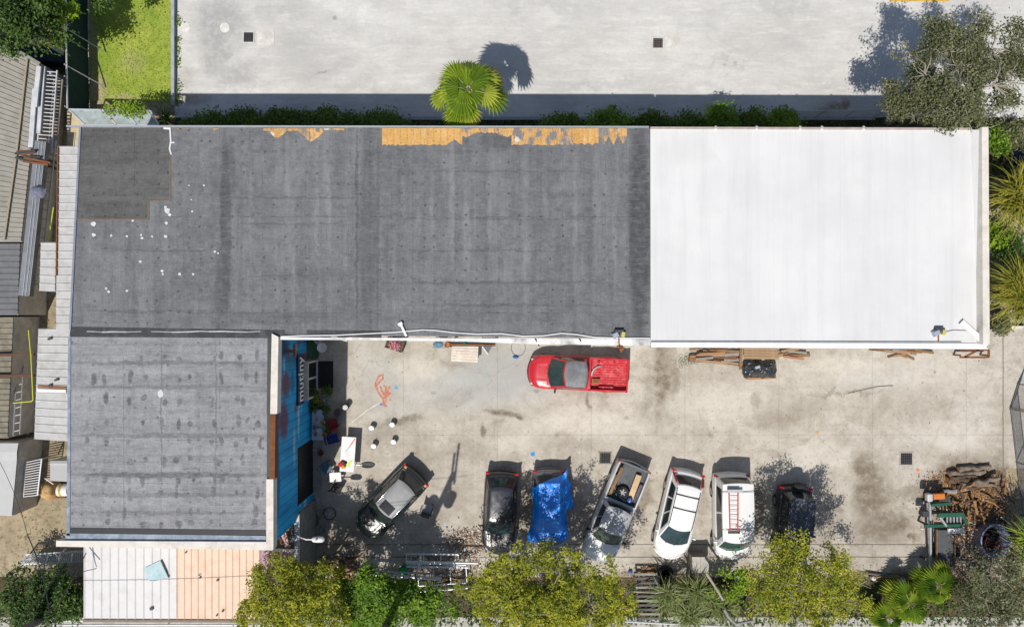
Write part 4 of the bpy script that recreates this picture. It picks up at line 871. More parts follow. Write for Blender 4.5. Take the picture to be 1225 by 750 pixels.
        for sg in (-1, 1):
            for i in range(side_n):
                e0, e1 = .09+.84*i/side_n, .09+.84*(i+1)/side_n-.035
                glassp('side_window', lambda u, v: Ss(e0+(e1-e0)*v, .12+.74*u, sg), 3, 6, Vector((0, sg*.012, .004)), glass, sg < 0)
            # mirror
            b = MB(); p = Ss(.06, .12, sg); b.box((p.x-.02, sg*(W/2+.10), p.z+.06), (.11, .20, .15), rz=-sg*.15, taper=.8); b.build('mirror', cab.get('mir', pm), root, bevel=.02)
        b = MB()
        for q in (-.45, .1): a, c_ = Sf(.03, q), Sf(.16, q+.5); o_ = Vector((.02, 0, .03)); b.bar(a+o_, c_+o_, .018, .015)
        for part in (0, 1):
            w_ = MB(); a, c_ = Sf(.03, (-.5, .05)[part]), Sf(.15, (-.02, .6)[part]); w_.bar(a+Vector((.02, 0, .03)), c_+Vector((.02, 0, .03)), .02, .015); w_.build('wiper', M_trim, root)
        if rails:
            for sg in (-1, 1):
                b = MB(); b.tube([Vector((F1-.1+(B1-F1+.25)*t, sg*(w1-.02), zr+(.05 if 0 < t < 1 else 0))) for t in (0, .08, .5, .92, 1)], .02, 6); b.build('roof_rail', rails, root, 60)
    for sg in (-1, 1):
        b = MB(); b.box((L/2-.16-nose_b*.62, sg*W/2*.70*(1-front*.6), lerp_tab(prof, L/2-.1)-.10), (.30, .38, .16), rz=-sg*.42, taper=.75); b.build('headlight', M_lamp, root, bevel=.03)
        tz = (bed[3] if bed else lerp_tab(prof, -L/2+.1))
        b = MB(); b.box((-L/2+.07, sg*(W/2*(.94 if bed else .86)), tz-.17), (.12, .16 if bed else .28, .34 if bed else .2), rz=sg*(.0 if bed else .25), taper=.9); b.build('taillight', M_tail, root, bevel=.02)
        xa, xb = wx or (L*.31, -L*.28)
        for x in (xa, xb): wheel(root, x, sg*(W/2+.045))
    b = MB(); bm_ = bumper or M_trim
    b.grid(lambda u, v: Vector((L/2+.04-.05*abs(2*v-1)-nose_b*abs(2*v-1)**2.5*.9+.0, (2*v-1)*W/2*.86, .38+.22*u)), 1, 14); b.build('front_bumper', bm_, root, 60, solid=.08)
    b = MB(); b.grid(lambda u, v: Vector((-L/2-.05+.05*abs(2*v-1)+tail_b*abs(2*v-1)**2.5, (2*v-1)*W/2*.92, .40+.2*u)), 1, 14); b.build('rear_bumper', bm_, root, 60, solid=.1)
    if bed:
        xr, xf, zf, zt = -L/2, bed[1], bed[2], bed[3]; t = .085; fm = bed[4] if len(bed) > 4 else pm
        b = MB(); b.grid(lambda u, v: Vector((xr+.05+(xf-xr-.1)*u, (2*v-1)*(W/2-t), zf+(.018 if int(v*24) % 2 else 0))), 1, 24); b.build('bed_floor', fm, root, solid=.03)
        for sg in (-1, 1):
            b = MB()
            def sidefn(u, v):
                x = xr+.02+(xf-xr-.02)*u; a = [(W/2-.01, .30), (W/2+.03, .50), (W/2+.045, .75), (W/2+.02, zt-.07), (W/2-.02, zt), (W/2-t+.0, zt-.005), (W/2-t, zt-.06), (W/2-t, zf-.03)]
                y, z = a[int(round(v*7))]; y -= .05*max(0, (xr+.35-x)/.35)**2; fl = .03*math.exp(-((x-(wx[1] if wx else -L*.28))/.45)**2) if .2 < v < .5 else 0
                return Vector((x, sg*(y+fl), z))
            b.grid(sidefn, 14, 7, flip=(sg > 0)); b.build('bed_side', pm, root, 50)
            b = MB(); b.box(((wx[1] if wx else -L*.28), sg*(W/2-t-.09), zf+.10), (.9, .2, .22), taper=.85); b.build('wheel_well', fm, root, bevel=.04)
        b = MB(); b.box((xr+.045, 0, (zf+zt)/2-.02), (.08, W-.12, zt-zf+.06)); b.build('tailgate', bed[5] if len(bed) > 5 else pm, root, bevel=.015)
        b = MB(); b.box((xf-.04, 0, (zf+zt)/2), (.06, W-2*t-.01, zt-zf)); b.build('bed_front', pm, root)
        b = MB(); b.box(((xr+xf)/2, 0, .42), (xf-xr-.2, W*.6, .3)); b.build('chassis', M_trim, root)
    return root

M_red = paint('red car paint', (.50, .012, .022), .32, .7, .3)
M_redbed = mat('worn red bed floor', (.50, .02, .03), .6, var=.3, sc_=5, dirt=(.62, .2, .2))
red = vehicle('pickup_truck', 'red pickup truck with a faded grey cab roof parked along the warehouse wall', 'pickup', 690, 445, 177.6, 5.28, 1.76,
    [(-2.64, .98), (.0, .98), (1.5, 1.0), (2.2, .93), (2.64, .74)], dict(f0=1.55, f1=.78, b1=-.38, b0=-.50, z=1.62, in1=.22, mir=M_trim), M_red,
    mat('faded grey roof paint', (.135, .14, .155), .5, var=.25, sc_=2, dirt=(.24, .25, .26)), M_carglass, (0, -.58, .68, 1.06, M_redbed), wscreen=M_greenglass, side_n=2, wx=(1.62, -1.5))
t = thing('brick_block', 'rusty orange block lying in the red pickup bed', 'block', red.matrix_basis @ Vector((-.95, .38, .70)), red.rotation_euler.z)
b = MB(); b.box((0, 0, .09), (.42, .26, .16)); b.build('block', mat('orange block', (.42, .13, .05), .8), t, bevel=.015)
b = MB(); b.box((0, 0, .175), (.3, .16, .015)); b.build('top_recess', M_rust, t)
b = MB(red.matrix_basis @ Vector((-.9, -.3, .70))); mm = red.matrix_basis
b.tube([mm @ Vector(p) for p in ((-.72, .12, .74), (-.74, -.08, .76), (-.84, -.26, .78), (-1.0, -.38, .78), (-1.18, -.42, .76))], .05, 8); tag(b.build('bent_pipe', M_galv, None, 60), 'curved grey pipe lying in the bed of the red pickup', 'pipe')

M_dgreen = paint('black green paint', (.012, .022, .02), .32, .3, .15)
suv = vehicle('suv', 'black green suv with a pale grey roof and sunroof parked at an angle alone', 'suv', 469, 597.5, 226.5, 4.28, 1.74,
    [(-2.14, .96), (-1.5, 1.0), (.5, 1.0), (.85, 1.0), (1.7, .93), (2.14, .72)], dict(f0=.92, f1=.34, b1=-1.55, b0=-1.95, z=1.60, in1=.27), M_dgreen,
    mat('faded pale roof', (.20, .207, .215), .5, .1, var=.2, sc_=2, dirt=(.28, .285, .29)), M_carglass, rails=M_chrome, side_n=3, bumper=M_dgreen, front=.20, nose_b=.34)
b = MB(); b.grid(lambda u, v: Vector((-.28+.5*u, (2*v-1)*.36, 1.672+.012*(1-(2*v-1)**2))), 2, 6); b.build('sunroof', M_carglass, suv, solid=.012)
b = MB(); b.grid(lambda u, v: Vector((-1.92+.12*u-.0, (2*v-1)*.78, 1.0+.05*u)), 1, 6); b.build('rear_trim', M_chrome, suv, solid=.03)
for sg in (-1, 1): b = MB(); b.box((-2.05, sg*.72, .97), (.12, .14, .12)); b.build('rear_marker', M_amber, suv)

M_blackp = paint('black car paint', (.014, .015, .018), .32, .3, .2)
vehicle('suv', 'black suv with a dark glass roof parked nose to the trees, beside the trash heap', 'suv', 598.5, 609, 267, 4.35, 1.74,
    [(-2.17, .95), (-1.4, .98), (.6, 1.0), (.95, .98), (1.8, .90), (2.17, .70)], dict(f0=.98, f1=.30, b1=-1.55, b0=-1.98, z=1.60, in1=.25), M_blackp,
    paint('dark roof glass', (.024, .027, .038), .2, .5, .1), paint('teal tinted glass', (.015, .035, .04), .06, 0, .1), rails=M_trim, hoodm=paint('dusty black hood', (.05, .052, .06), .38, .3, .3), bumper=M_blackp, front=.16, nose_b=.3)

M_greyp = paint('grey car paint', (.16, .165, .175), .3, .6, .25, .3)
tc = vehicle('hatchback', 'grey hatchback mostly hidden under a blue tarp', 'car', 656, 606, 270.5, 4.3, 1.72,
    [(-2.15, .92), (-1.4, .95), (.6, .97), (1.0, .96), (1.8, .88), (2.15, .68)], dict(f0=1.0, f1=.3, b1=-1.45, b0=-2.0, z=1.50, in1=.27), M_greyp, mat('grey car roof', (.24, .245, .25), .35, .3, var=.1), M_carglass, bumper=M_greyp)
# blue tarp draped over it
def tarp():
    px = [(320, 345), (360, 325), (415, 300), (470, 282), (487, 262), (500, 243), (499, 275), (494, 300), (510, 322), (521, 342), (512, 362), (518, 385), (524, 420), (527, 445), (508, 452), (488, 456), (490, 500), (497, 540), (498, 590), (482, 612), (440, 616), (385, 608), (340, 618), (295, 611), (294, 590), (301, 558), (316, 520), (322, 470), (326, 420), (318, 380)]
    poly = [(x/4.1667+560, y/4.1667+500) for x, y in px]
    def inside(x, y):
        c = False; n = len(poly)
        for i in range(n):
            (ax, ay), (bx, by) = poly[i], poly[(i+1) % n]
            if (ay > y) != (by > y) and x < (bx-ax)*(y-ay)/(by-ay)+ax: c = not c
        return c
    def dist(x, y):
        m = 9e9; cp = None
        for i in range(len(poly)):
            a, c_ = Vector(poly[i]), Vector(poly[(i+1) % len(poly)]); p = Vector((x, y)); t = max(0, min(1, (p-a).dot(c_-a)/(c_-a).length_squared)); q = a.lerp(c_, t)
            if (q-p).length < m: m = (q-p).length; cp = q
        return m, cp
    inv = tc.matrix_basis.inverted()
    def height(X, Y):
        l = inv @ Vector((X, Y, 0)); x, y = l.x, abs(l.y)
        body = .99 if x < 1.1 else .99-.12*(x-1.1)
        hr = body+(1.58-body)*max(0, min(1, (1.05-x)/.75))*max(0, min(1, (x+2.05)/.5))
        e = max(0, y-.56); z = hr-(hr-body)*min(1, e/.28)
        if y > .90: z = max(.28, z-(y-.90)*2.2)
        if x > 2.1: z -= (x-2.1)*1.5
        return max(.1, z)
    wr = lambda X, Y: .055*(abs(mnoise.noise(Vector((X*2.1, Y*1.5, 1))))+.5*abs(mnoise.noise(Vector((X*5, Y*4, 4))))+.25*mnoise.noise(Vector((X*11, Y*9, 2))))
    st = .85; xs = np.arange(628, 690, st); ys = np.arange(555, 652, st); idx = {}; b = MB(P(656, 606))
    for i, x in enumerate(xs):
        for j, y in enumerate(ys):
            ins = inside(x, y); dd, cp = dist(x, y)
            if ins or dd < st*1.0:
                xx, yy = (x, y) if (ins and dd > st*.45) else cp
                q = P(xx, yy, 1.1); z = height(q.x, q.y); q = P(xx, yy, z); idx[i, j] = len(b.v); b.v.append(Vector((q.x, q.y, z+.05+wr(q.x, q.y))))
    for (i, j) in list(idx):
        if all(k in idx for k in ((i+1, j), (i, j+1), (i+1, j+1))): b.f.append((idx[i, j], idx[i, j+1], idx[i+1, j+1], idx[i+1, j])); b.mi.append(0)
    n = N('blue tarpaulin', .38, 0, .5); c = n.mix(n.rng(n.noise(2.2, None, 6, .7), .35, .65), (.006, .17, .66), (.014, .26, .84))
    c = n.mix(n.rng(n.noise(6, n.warp(.4, 2), 5, .75), .62, .78, 0, .55), c, (.12, .45, .92)); n.bump(n.noise(14, None, 5, .7), .35, .03)
    return tag(b.build('tarpaulin', n.done(c), None, 50, solid=.006), 'wrinkled blue tarpaulin draped over the grey hatchback', 'tarp')
tarp()

M_silver = paint('dirty silver paint', (.50, .505, .50), .38, .4, .5)
M_beddark = mat('dark bed liner', (.10, .105, .115), .7, var=.3, dirt=(.16, .17, .16))
sp = vehicle('pickup_truck', 'silver pickup truck carrying a spare wheel and boards, parked between the tarp and white cars', 'pickup', 733, 608, 247.7, 5.5, 1.80,
    [(-2.75, 1.0), (.0, 1.02), (1.5, 1.05), (2.3, .98), (2.75, .78)], dict(f0=1.55, f1=.86, b1=-.42, b0=-.52, z=1.74, in1=.22, mir=M_trim), M_silver,
    mat('dappled silver roof', (.40, .41, .42), .4, .2, var=.25, sc_=4, dirt=(.25, .26, .27)), M_carglass, (0, -.60, .70, 1.08, M_beddark, paint('dark tailgate', (.12, .125, .13), .4, .3)), hoodm=paint('pale hood paint', (.68, .68, .66), .35, .5, .3), wscreen=paint('sage green windscreen', (.05, .075, .06), .12, 0, .3), wx=(1.7, -1.55), bumper=M_chrome)  # darker roof blotches imitate tree-shadow dapple in the paint colour
mm = sp.matrix_basis
def inbed(name, label, cat, loc, rz=0): return thing(name, label, cat, mm @ Vector(loc), sp.rotation_euler.z+rz)
t = inbed('spare_wheel', 'loose spare wheel with a silver spoked rim lying in the silver pickup bed', 'wheel', (-1.15, -.05, .73))
b = MB(); b.lathe((0, 0, 0), [(.2, 0), (.34, 0), (.37, .05), (.37, .17), (.33, .22), (.22, .22), (.2, .15)], 24); b.build('tyre', M_tyre, t, 40)
b = MB(); b.lathe((0, 0, .06), [(.21, 0), (.21, .12), (.19, .1), (.19, .02)], 24)
for k in range(6): a = k*math.pi/3; b.bar((.05*math.cos(a), .05*math.sin(a), .15), (.2*math.cos(a), .2*math.sin(a), .15), .06, .03)
b.cyl((0, 0, .12), .065, .05, 12); b.build('rim', M_rim, t, 40)
M_ply = mat('pale plywood', (.60, .42, .25), .8, dirt=(.45, .3, .18)); M_tim = mat('brown timber', (.26, .15, .07), .85, dirt=(.15, .08, .04))
t = inbed('plywood_board', 'pale plywood board lying in the silver pickup bed', 'board', (-1.85, .42, .80), .05); b = MB(); b.box((0.25, .0, .1), (1.5, .3, .03), ry=.06); b.build('board', M_ply, t); b = MB(); b.box((.1, 0, .055), (1.2, .06, .05), ry=.06); b.build('batten', M_tim, t)
t = inbed('timber_plank', 'brown timber plank leaning along the side of the silver pickup bed', 'plank', (-1.7, -.62, .86), -.03); b = MB(); b.box((.1, 0, .1), (1.6, .16, .06), ry=.08); b.build('plank', M_tim, t); b = MB(); b.box((-.68, 0, .05), (.05, .165, .065)); b.build('end_paint', M_rustor, t)
t = inbed('green_sheeting', 'crumpled green sheeting bunched at the front of the silver pickup bed', 'sheeting', (-.86, .0, .73)); b = MB()
b.grid(lambda u, v: Vector((-.2+.4*u, -.72+1.3*v, .04+.12*abs(mnoise.noise(Vector((u*4, v*9, 3))))+.06*math.sin(v*20)*.5)), 10, 30); b.build('sheet', mat('dark green sheeting', (.015, .10, .06), .6), t, 60, solid=.01)
b = MB(); b.tube([(-.1, -.4, .2), (0, .0, .22), (.08, .45, .18)], .012, 5); b.build('cord', M_white, t)
t = inbed('blue_bag', 'small blue bag wedged by the plywood board in the silver pickup bed', 'bag', (-.95, .42, .86)); b = MB(); fn, nu, nv = lump((0, 0, .1), .18, .15, .13, 5); b.grid(fn, nu, nv); b.build('sack', mat('blue bag cloth', (.02, .07, .30), .6), t, 60); b = MB(); b.tube([(-.1, 0, .2), (0, .0, .3), (.1, 0, .2)], .015, 5); b.build('handle', M_white, t)

M_whitep = paint('white car paint', (.74, .74, .73), .28, .8, .10)
mv = vehicle('minivan', 'white minivan with dark rear glass and black roof cross bars beside the silver pickup', 'minivan', 807, 611, 256.6, 4.75, 1.80,
    [(-2.37, .98), (-1.5, 1.0), (.8, 1.02), (1.25, 1.0), (2.0, .90), (2.37, .70)], dict(f0=1.42, f1=.52, b1=-1.75, b0=-2.2, z=1.66, in1=.27, fb=.30), M_whitep, None, M_carglass, rails=M_trim, side_n=3, bumper=M_whitep, front=.2, nose_b=.36, wscreen=paint('teal windscreen', (.022, .045, .055), .06, 0, .8))  # windscreen blotches are painted sky reflection
for x in (.08-.65, -1.28): b = MB(); b.grid(lambda u, v: Vector((x+.05*u, (2*v-1)*.6, 1.715+.02*(1-(2*v-1)**2))), 1, 8); b.build('roof_bar', M_trim, mv, solid=.03)
for sg in (-1, 1): b = MB(); b.bar((-2.16, sg*.80, .95), (-1.86, sg*.70, 1.55), .10, .12); b.build('taillight', M_tail, mv)

van = vehicle('van', 'white cargo van with a red and grey ladder on its roof rack', 'van', 870, 613, 270.6, 4.5, 1.84,
    [(-2.25, 1.0), (-1.5, 1.0), (.9, 1.05), (1.5, 1.02), (2.0, .95), (2.25, .74)], dict(f0=1.62, f1=1.02, b1=-2.02, b0=-2.18, z=1.92, in1=.13, in0=.04, fb=.26, rb=.06), M_whitep, None, M_carglass, side_n=2, bumper=M_whitep, front=.16, nose_b=.28, wscreen=paint('pale green windscreen', (.04, .075, .065), .08, 0, .2), tail_b=.05)
b = MB(); b.box((1.47, .05, 1.42), (.18, .25, .02), ry=.95); b.build('dash_card', mat('green card', (.02, .2, .1), .6), van)
for x in (-1.62, .32):
    b = MB(); b.tube([(x, -.80, 1.9), (x, -.78, 2.03), (x, .78, 2.03), (x, .80, 1.9)], .022, 6); b.build('roof_rack_bar', M_galv, van)
t = thing('extension_ladder', 'red and grey ladder lying on the roof bars of the white cargo van', 'ladder', van.matrix_basis @ Vector((0, 0, 2.06)), van.rotation_euler.z)
M_redl = mat('red ladder rail', (.62, .05, .04), .5)
for sg in (-1, 1): b = MB(); b.bar((-1.75, -.30+sg*.235, .02), (.40, -.30+sg*.20, .02), .05, .07); b.build('rail', M_redl, t)
for k in range(9): x = -1.65+k*.245; b = MB(); b.tube([(x, -.53, .02), (x, -.07, .02)], .018, 6); b.build('rung', M_alu, t)
for x in (-1.8, .42): b = MB(); b.box((x, -.30, .03), (.1, .6, .06)); b.build('end_cap', M_dark, t)
b = MB(); b.bar((-1.72, -.62, .05), (-1.72, .16, .05), .14, .05); b.build('ladder_foot', M_galv, t)

jp = vehicle('jeep', 'dark boxy jeep with a rear spare wheel, half under the yellow green tree', 'jeep', 942, 623, 266.5, 4.1, 1.72,
    [(-2.0, 1.0), (-1.5, 1.02), (.5, 1.04), (.9, 1.04), (1.8, .98), (2.05, .84)], dict(f0=.72, f1=.42, b1=-1.62, b0=-1.85, z=1.78, in1=.20, in0=.10), M_blackp, mat('blue black soft top', (.035, .04, .055), .5, var=.5, sc_=5, dirt=(.10, .11, .13)), M_carglass, front=.18, side_n=2)
b = MB(); b.lathe((-2.28, .1, 1.0), [(.12, 0), (.32, 0), (.35, .05), (.35, .16), (.31, .21), (.12, .21)], 20, 0, 'X'); b.build('spare_wheel', M_tyre, jp, 40)
b = MB(); b.grid(lambda u, v: Vector((-1.7+2.0*u, (2*v-1)*.62, 1.845+.01*math.sin(u*20))), 10, 2); b.build('roof_panel', mat('faded navy top', (.06, .068, .09), .4, var=.5, sc_=6, dirt=(.14, .15, .17)), jp, solid=.01)
# ---------------------------------------------------------------- vegetation
L_yel = leafmat('yellow green leaves', (.10, .135, .012), (.32, .35, .026), (.60, .57, .06), .42)
L_grn = leafmat('bright green leaves', (.04, .09, .010), (.13, .25, .018), (.27, .42, .03), .38)
L_olv = leafmat('grey olive leaves', (.045, .055, .022), (.12, .135, .06), (.24, .24, .12), .25)
L_drk = leafmat('dark green leaves', (.02, .045, .010), (.055, .11, .018), (.12, .20, .03), .3)
L_hdg = leafmat('hedge leaves', (.03, .06, .012), (.09, .16, .02), (.19, .27, .03), .3)
L_lime = leafmat('lime green leaves', (.10, .17, .01), (.22, .36, .02), (.38, .50, .04), .4)
L_palm = leafmat('fan palm leaves', (.05, .12, .008), (.19, .29, .018), (.42, .46, .06), .3)
L_yuc = leafmat('yucca blades', (.07, .11, .03), (.17, .22, .07), (.34, .36, .14), .25)
L_arec = leafmat('golden fronds', (.09, .11, .012), (.24, .26, .03), (.44, .36, .06), .3)
M_bark = mat('grey bark', (.17, .14, .11), .9, var=.4, sc_=5); M_pale = mat('pale grey branch', (.36, .32, .26), .9, var=.3, sc_=5)
def limb(a, c_, r0, r1, root, name='limb', m=None, sag=.15, k=5):
    a, c_ = Vector(a), Vector(c_); pts = []
    for i in range(k+1):
        t = i/k; p = a.lerp(c_, t); w_ = math.sin(math.pi*t)*sag
        pts.append(p+Vector((mnoise.noise(p*1.3)*w_*2, mnoise.noise(p*1.3+Vector((9, 0, 0)))*w_*2, w_)))
    b = MB(root); b.tube(pts, r0, 7, 0, r1); return b.build(name, m or M_bark, root, 60)
def tree(name, label, cat, base, lobes, leaf, per=34, ncl=260, sig=.17, size=.15, trunk_r=.16, hole=(.8, -.25), shell=.55, group=None, bark=None, twigs=0, up=1.1, extra=None):
    """base: photo pixel of the trunk foot; lobes: (px, py, z, rx, ry, rz) in photo pixels / metres"""
    bp = P(*base); r = thing(name, label, cat, bp, 0, group)
    lw = [(*P(px, py, z)[:], rx, ry, rz) for px, py, z, rx, ry, rz in lobes]
    cz = min(l[2] for l in lw)*.5; fork = Vector((bp.x, bp.y, cz))
    cen = sum((Vector(l[:3]) for l in lw), Vector())/len(lw); fork = fork.lerp(Vector((cen.x, cen.y, cz)), .3)
    b = MB(r); b.tube([bp+Vector((0, 0, -.05)), bp.lerp(fork, .5)+Vector((.03, .02, 0)), fork], trunk_r, 10, 0, trunk_r*.7); b.build('trunk', bark or M_bark, r, 60)
    for l in lw[:9]:
        limb(fork, Vector(l[:3])+Vector((0, 0, -l[5]*.15)), trunk_r*.55, .03, r, m=bark)
    pts, tin = clump_points(lw, per, ncl, sig, shell, hole)
    if extra is not None: pts = np.concatenate([pts, extra[0]]); tin = np.concatenate([tin, extra[1]])
    pts[:, 2] = np.maximum(pts[:, 2], .12)
    tw = MB(r)
    for i in range(twigs):
        l = lw[random.randrange(len(lw))]; c_ = Vector(l[:3]); d_ = Vector((random.gauss(0, 1), random.gauss(0, 1), abs(random.gauss(.5, .6)))).normalized()
        e = c_+Vector((d_.x*l[3], d_.y*l[4], d_.z*l[5]))*random.uniform(.85, 1.05); m_ = c_.lerp(e, .5)+Vector((random.uniform(-.2, .2), random.uniform(-.2, .2), .1)); tw.tube([c_, m_, e], .028, 4, 0, .008)
    if twigs: tag(tw.build('twigs', M_pale, r), kind='stuff')
    quads_obj('crown', leaf, leaf_quads(pts, size, up), tin, r, r.location); return r
def spread_lobes(cx, cy, z, rx, ry, rz, n, lr, seed, zj=.8):
    rd = random.Random(seed); out = []
    for i in range(n):
        a = 2.399*i+rd.uniform(-.3, .3); q = math.sqrt((i+.5)/n)*.88; k = lr*rd.uniform(.8, 1.2)
        out.append((cx+rx*q*math.cos(a), cy+ry*q*math.sin(a), z+rd.uniform(-zj, zj)-q*q*rz*.8, k, k, k*.75))
    return out
# south side
tree('shade_tree', 'dense yellow green tree hanging over the peach and mauve roof corner', 'tree', (382, 700), spread_lobes(350, 728, 5.2, 58, 46, 1.6, 11, 1.15, 1)+[(318, 690, 4.6, .8, .8, .6), (375, 688, 5.0, .9, .9, .7), (300, 735, 4.4, .8, .8, .6), (340, 668, 4.8, .5, .5, .4)], L_yel, 30, 760, .12, .13, .18, (1.0, -.2), .55)
tree('shade_tree', 'broad yellow green tree in front of the tarp covered hatchback', 'tree', (655, 690), spread_lobes(655, 722, 5.3, 92, 56, 1.7, 16, 1.25, 2)+[(660, 668, 4.9, .9, .8, .7), (600, 690, 4.5, .9, .9, .7), (718, 682, 5.0, .9, .9, .7), (575, 720, 4.2, .7, .7, .6), (686, 664, 5.3, .6, .6, .5), (562, 700, 4.4, .7, .7, .6), (738, 715, 4.4, .8, .8, .6)], L_yel, 30, 1250, .12, .13, .22, (1.0, -.2), .55, twigs=70)
tree('shade_tree', 'loose yellow green tree with bare grey twigs beside the dark jeep', 'tree', (965, 690), spread_lobes(962, 712, 5.0, 62, 52, 1.4, 13, .95, 3)+[(905, 690, 4.4, .7, .7, .6), (925, 660, 4.5, .75, .75, .6), (950, 650, 4.6, .75, .7, .5), (1025, 700, 4.6, .7, .7, .5), (1010, 680, 5.4, .8, .8, .6), (1030, 720, 4.0, .7, .7, .5), (905, 720, 4.2, .7, .7, .5)], L_yel, 26, 760, .15, .12, .15, (.9, -.14), .5, twigs=130, bark=M_pale)
tree('shrub', 'bright green bush between the yellow green tree and the pipe racks', 'shrub', (452, 705), spread_lobes(455, 718, 3.4, 42, 30, .8, 10, .8, 4, .5)+[(468, 722, 4.5, .6, .6, .4), (462, 742, 4.6, .7, .6, .4), (474, 705, 3.9, .5, .5, .4), (430, 735, 2.6, .7, .7, .6), (415, 700, 2.8, .6, .6, .5)], L_grn, 30, 420, .15, .16, .07, (1.0, -.2), .5)
tree('shrub', 'second green bush below the pipe racks, next to the broad tree', 'shrub', (510, 715), spread_lobes(510, 722, 2.6, 36, 22, .6, 9, .65, 5, .4), L_grn, 26, 280, .15, .15, .06, (1.1, -.1), .45)
tree('shrub', 'dark green bush in deep shade below the steel gate', 'shrub', (60, 705), spread_lobes(46, 720, 2.4, 50, 32, .8, 11, .85, 6, .4), L_drk, 32, 380, .18, .16, .08, (1, -.35), .5)
tree('shrub', 'thin leafy sapling growing by the utility pole and the white ribbed roof', 'shrub', (92, 706), [(76, 702, 2.4, .45, .45, .4), (92, 712, 2.0, .4, .5, .4), (84, 694, 2.0, .3, .3, .3)], L_grn, 14, 40, .15, .14, .03, None, .4)
tree('shrub', 'small lime bush behind the spiky yucca clump', 'shrub', (868, 700), spread_lobes(872, 706, 1.8, 22, 20, .4, 6, .55, 7, .3), L_lime, 22, 130, .14, .14, .05, (1.1, -.1), .45)
tree('shrub', 'grey green bush at the corner beside the log pile', 'shrub', (1185, 700), spread_lobes(1190, 712, 2.8, 38, 44, .8, 11, .8, 8, .5)+[(1165, 668, 2.2, .5, .5, .4), (1215, 670, 2.6, .6, .6, .5), (1160, 735, 2.4, .7, .7, .5)], L_olv, 26, 330, .16, .12, .08, (1.1, -.15), .45, twigs=60)
# north east big tree
tree('shade_tree', 'big grey olive tree overhanging the white roof corner and the pale lot', 'tree', (1062, 146), spread_lobes(1140, 98, 6.6, 78, 60, 1.4, 17, 1.15, 9, .9)+[(1075, 125, 6.0, .8, .7, .5), (1115, 42, 6.4, .7, .7, .6), (1185, 60, 6.0, .9, .9, .6), (1210, 85, 5.6, .9, .8, .6), (1065, 110, 5.8, .6, .6, .4), (1175, 150, 5.4, .8, .6, .5), (1170, 30, 5.8, .5, .6, .5)], L_olv, 28, 1500, .16, .125, .22, (.8, -.12), .45, twigs=160, bark=M_pale)
tree('shade_tree', 'thin olive tree at the right edge of the pale lot', 'tree', (1170, 105), [(1212, 45, 5.8, .7, .8, .6), (1222, 70, 5.6, .7, .7, .6), (1235, 40, 5.8, 1, 1, .7), (1228, 95, 5.4, .8, .7, .6), (1205, 75, 5.5, .5, .5, .4)], L_olv, 22, 150, .17, .125, .12, (.8, -.1), .45, twigs=40, bark=M_pale)
# north west corner
tree('shade_tree', 'dark green tree filling the corner above the tan shed', 'tree', (30, 40), spread_lobes(18, 18, 4.4, 48, 34, 1.0, 9, 1.1, 10, .6), L_drk, 32, 330, .18, .17, .14, (.9, -.35), .5)
tree('shrub', 'lime green leafy branches leaning over the dark green screen fence', 'shrub', (90, 30), [(72, 12, 3.2, .45, .5, .4), (86, 14, 3.2, .4, .4, .3), (68, 30, 2.9, .35, .4, .3), (70, 45, 2.6, .25, .3, .25), (60, 8, 3.0, .4, .4, .3)], L_lime, 18, 90, .14, .17, .05, None, .45)
tree('shrub', 'sparse dark branch with round leaves over the top of the lawn', 'shrub', (112, 2), [(122, 6, 3.2, .45, .45, .3), (118, -14, 3.2, .8, .5, .4), (130, 4, 3.0, .3, .3, .2)], L_drk, 14, 50, .14, .15, .05, None, .45)
# hedge row in the shade of the warehouse
hd = spread_lobes(355, 150, 1.1, 165, 5, .0, 30, .62, 11, .18)
tree('hedge', 'long dark clipped hedge along the grey roof from the lawn to the fan palm', 'hedge', (355, 150), hd, L_hdg, 36, 760, .16, .14, .05, None, .5)
for i, (x, y, z, rx, ry, lf, lab) in enumerate(((672, 150, 1.3, .9, .5, L_hdg, 'dark rounded shrub nearest the fan palm in the shaded strip'), (728, 147, 1.6, 1.0, .7, L_grn, 'mid green shrub behind the orange decking end'), (780, 149, 1.2, .9, .5, L_hdg, 'low dark shrub at the seam between the grey and white roofs'),
        (822, 150, 1.2, .8, .5, L_hdg, 'low dark shrub behind the white roof, next to the seam'), (862, 143, 1.9, .75, .75, L_grn, 'tallest green shrub behind the white roof, reaching into the lot'), (898, 148, 1.5, .8, .6, L_hdg, 'dense green shrub right of the tallest shrub behind the white roof'), (935, 147, 1.7, .8, .65, L_grn, 'last leafy shrub of the row, nearest the chain link fence'))):
    tree('shrub', lab, 'shrub', (x, y), [(x-rx*12, y, z, rx*.6, ry*.8, .5), (x, y-2, z+.15, rx*.6, ry, .6), (x+rx*12, y, z-.05, rx*.6, ry*.8, .5)], lf, 26, 80, .16, .15, .04, None, .5, group='shrubs along the shaded strip')
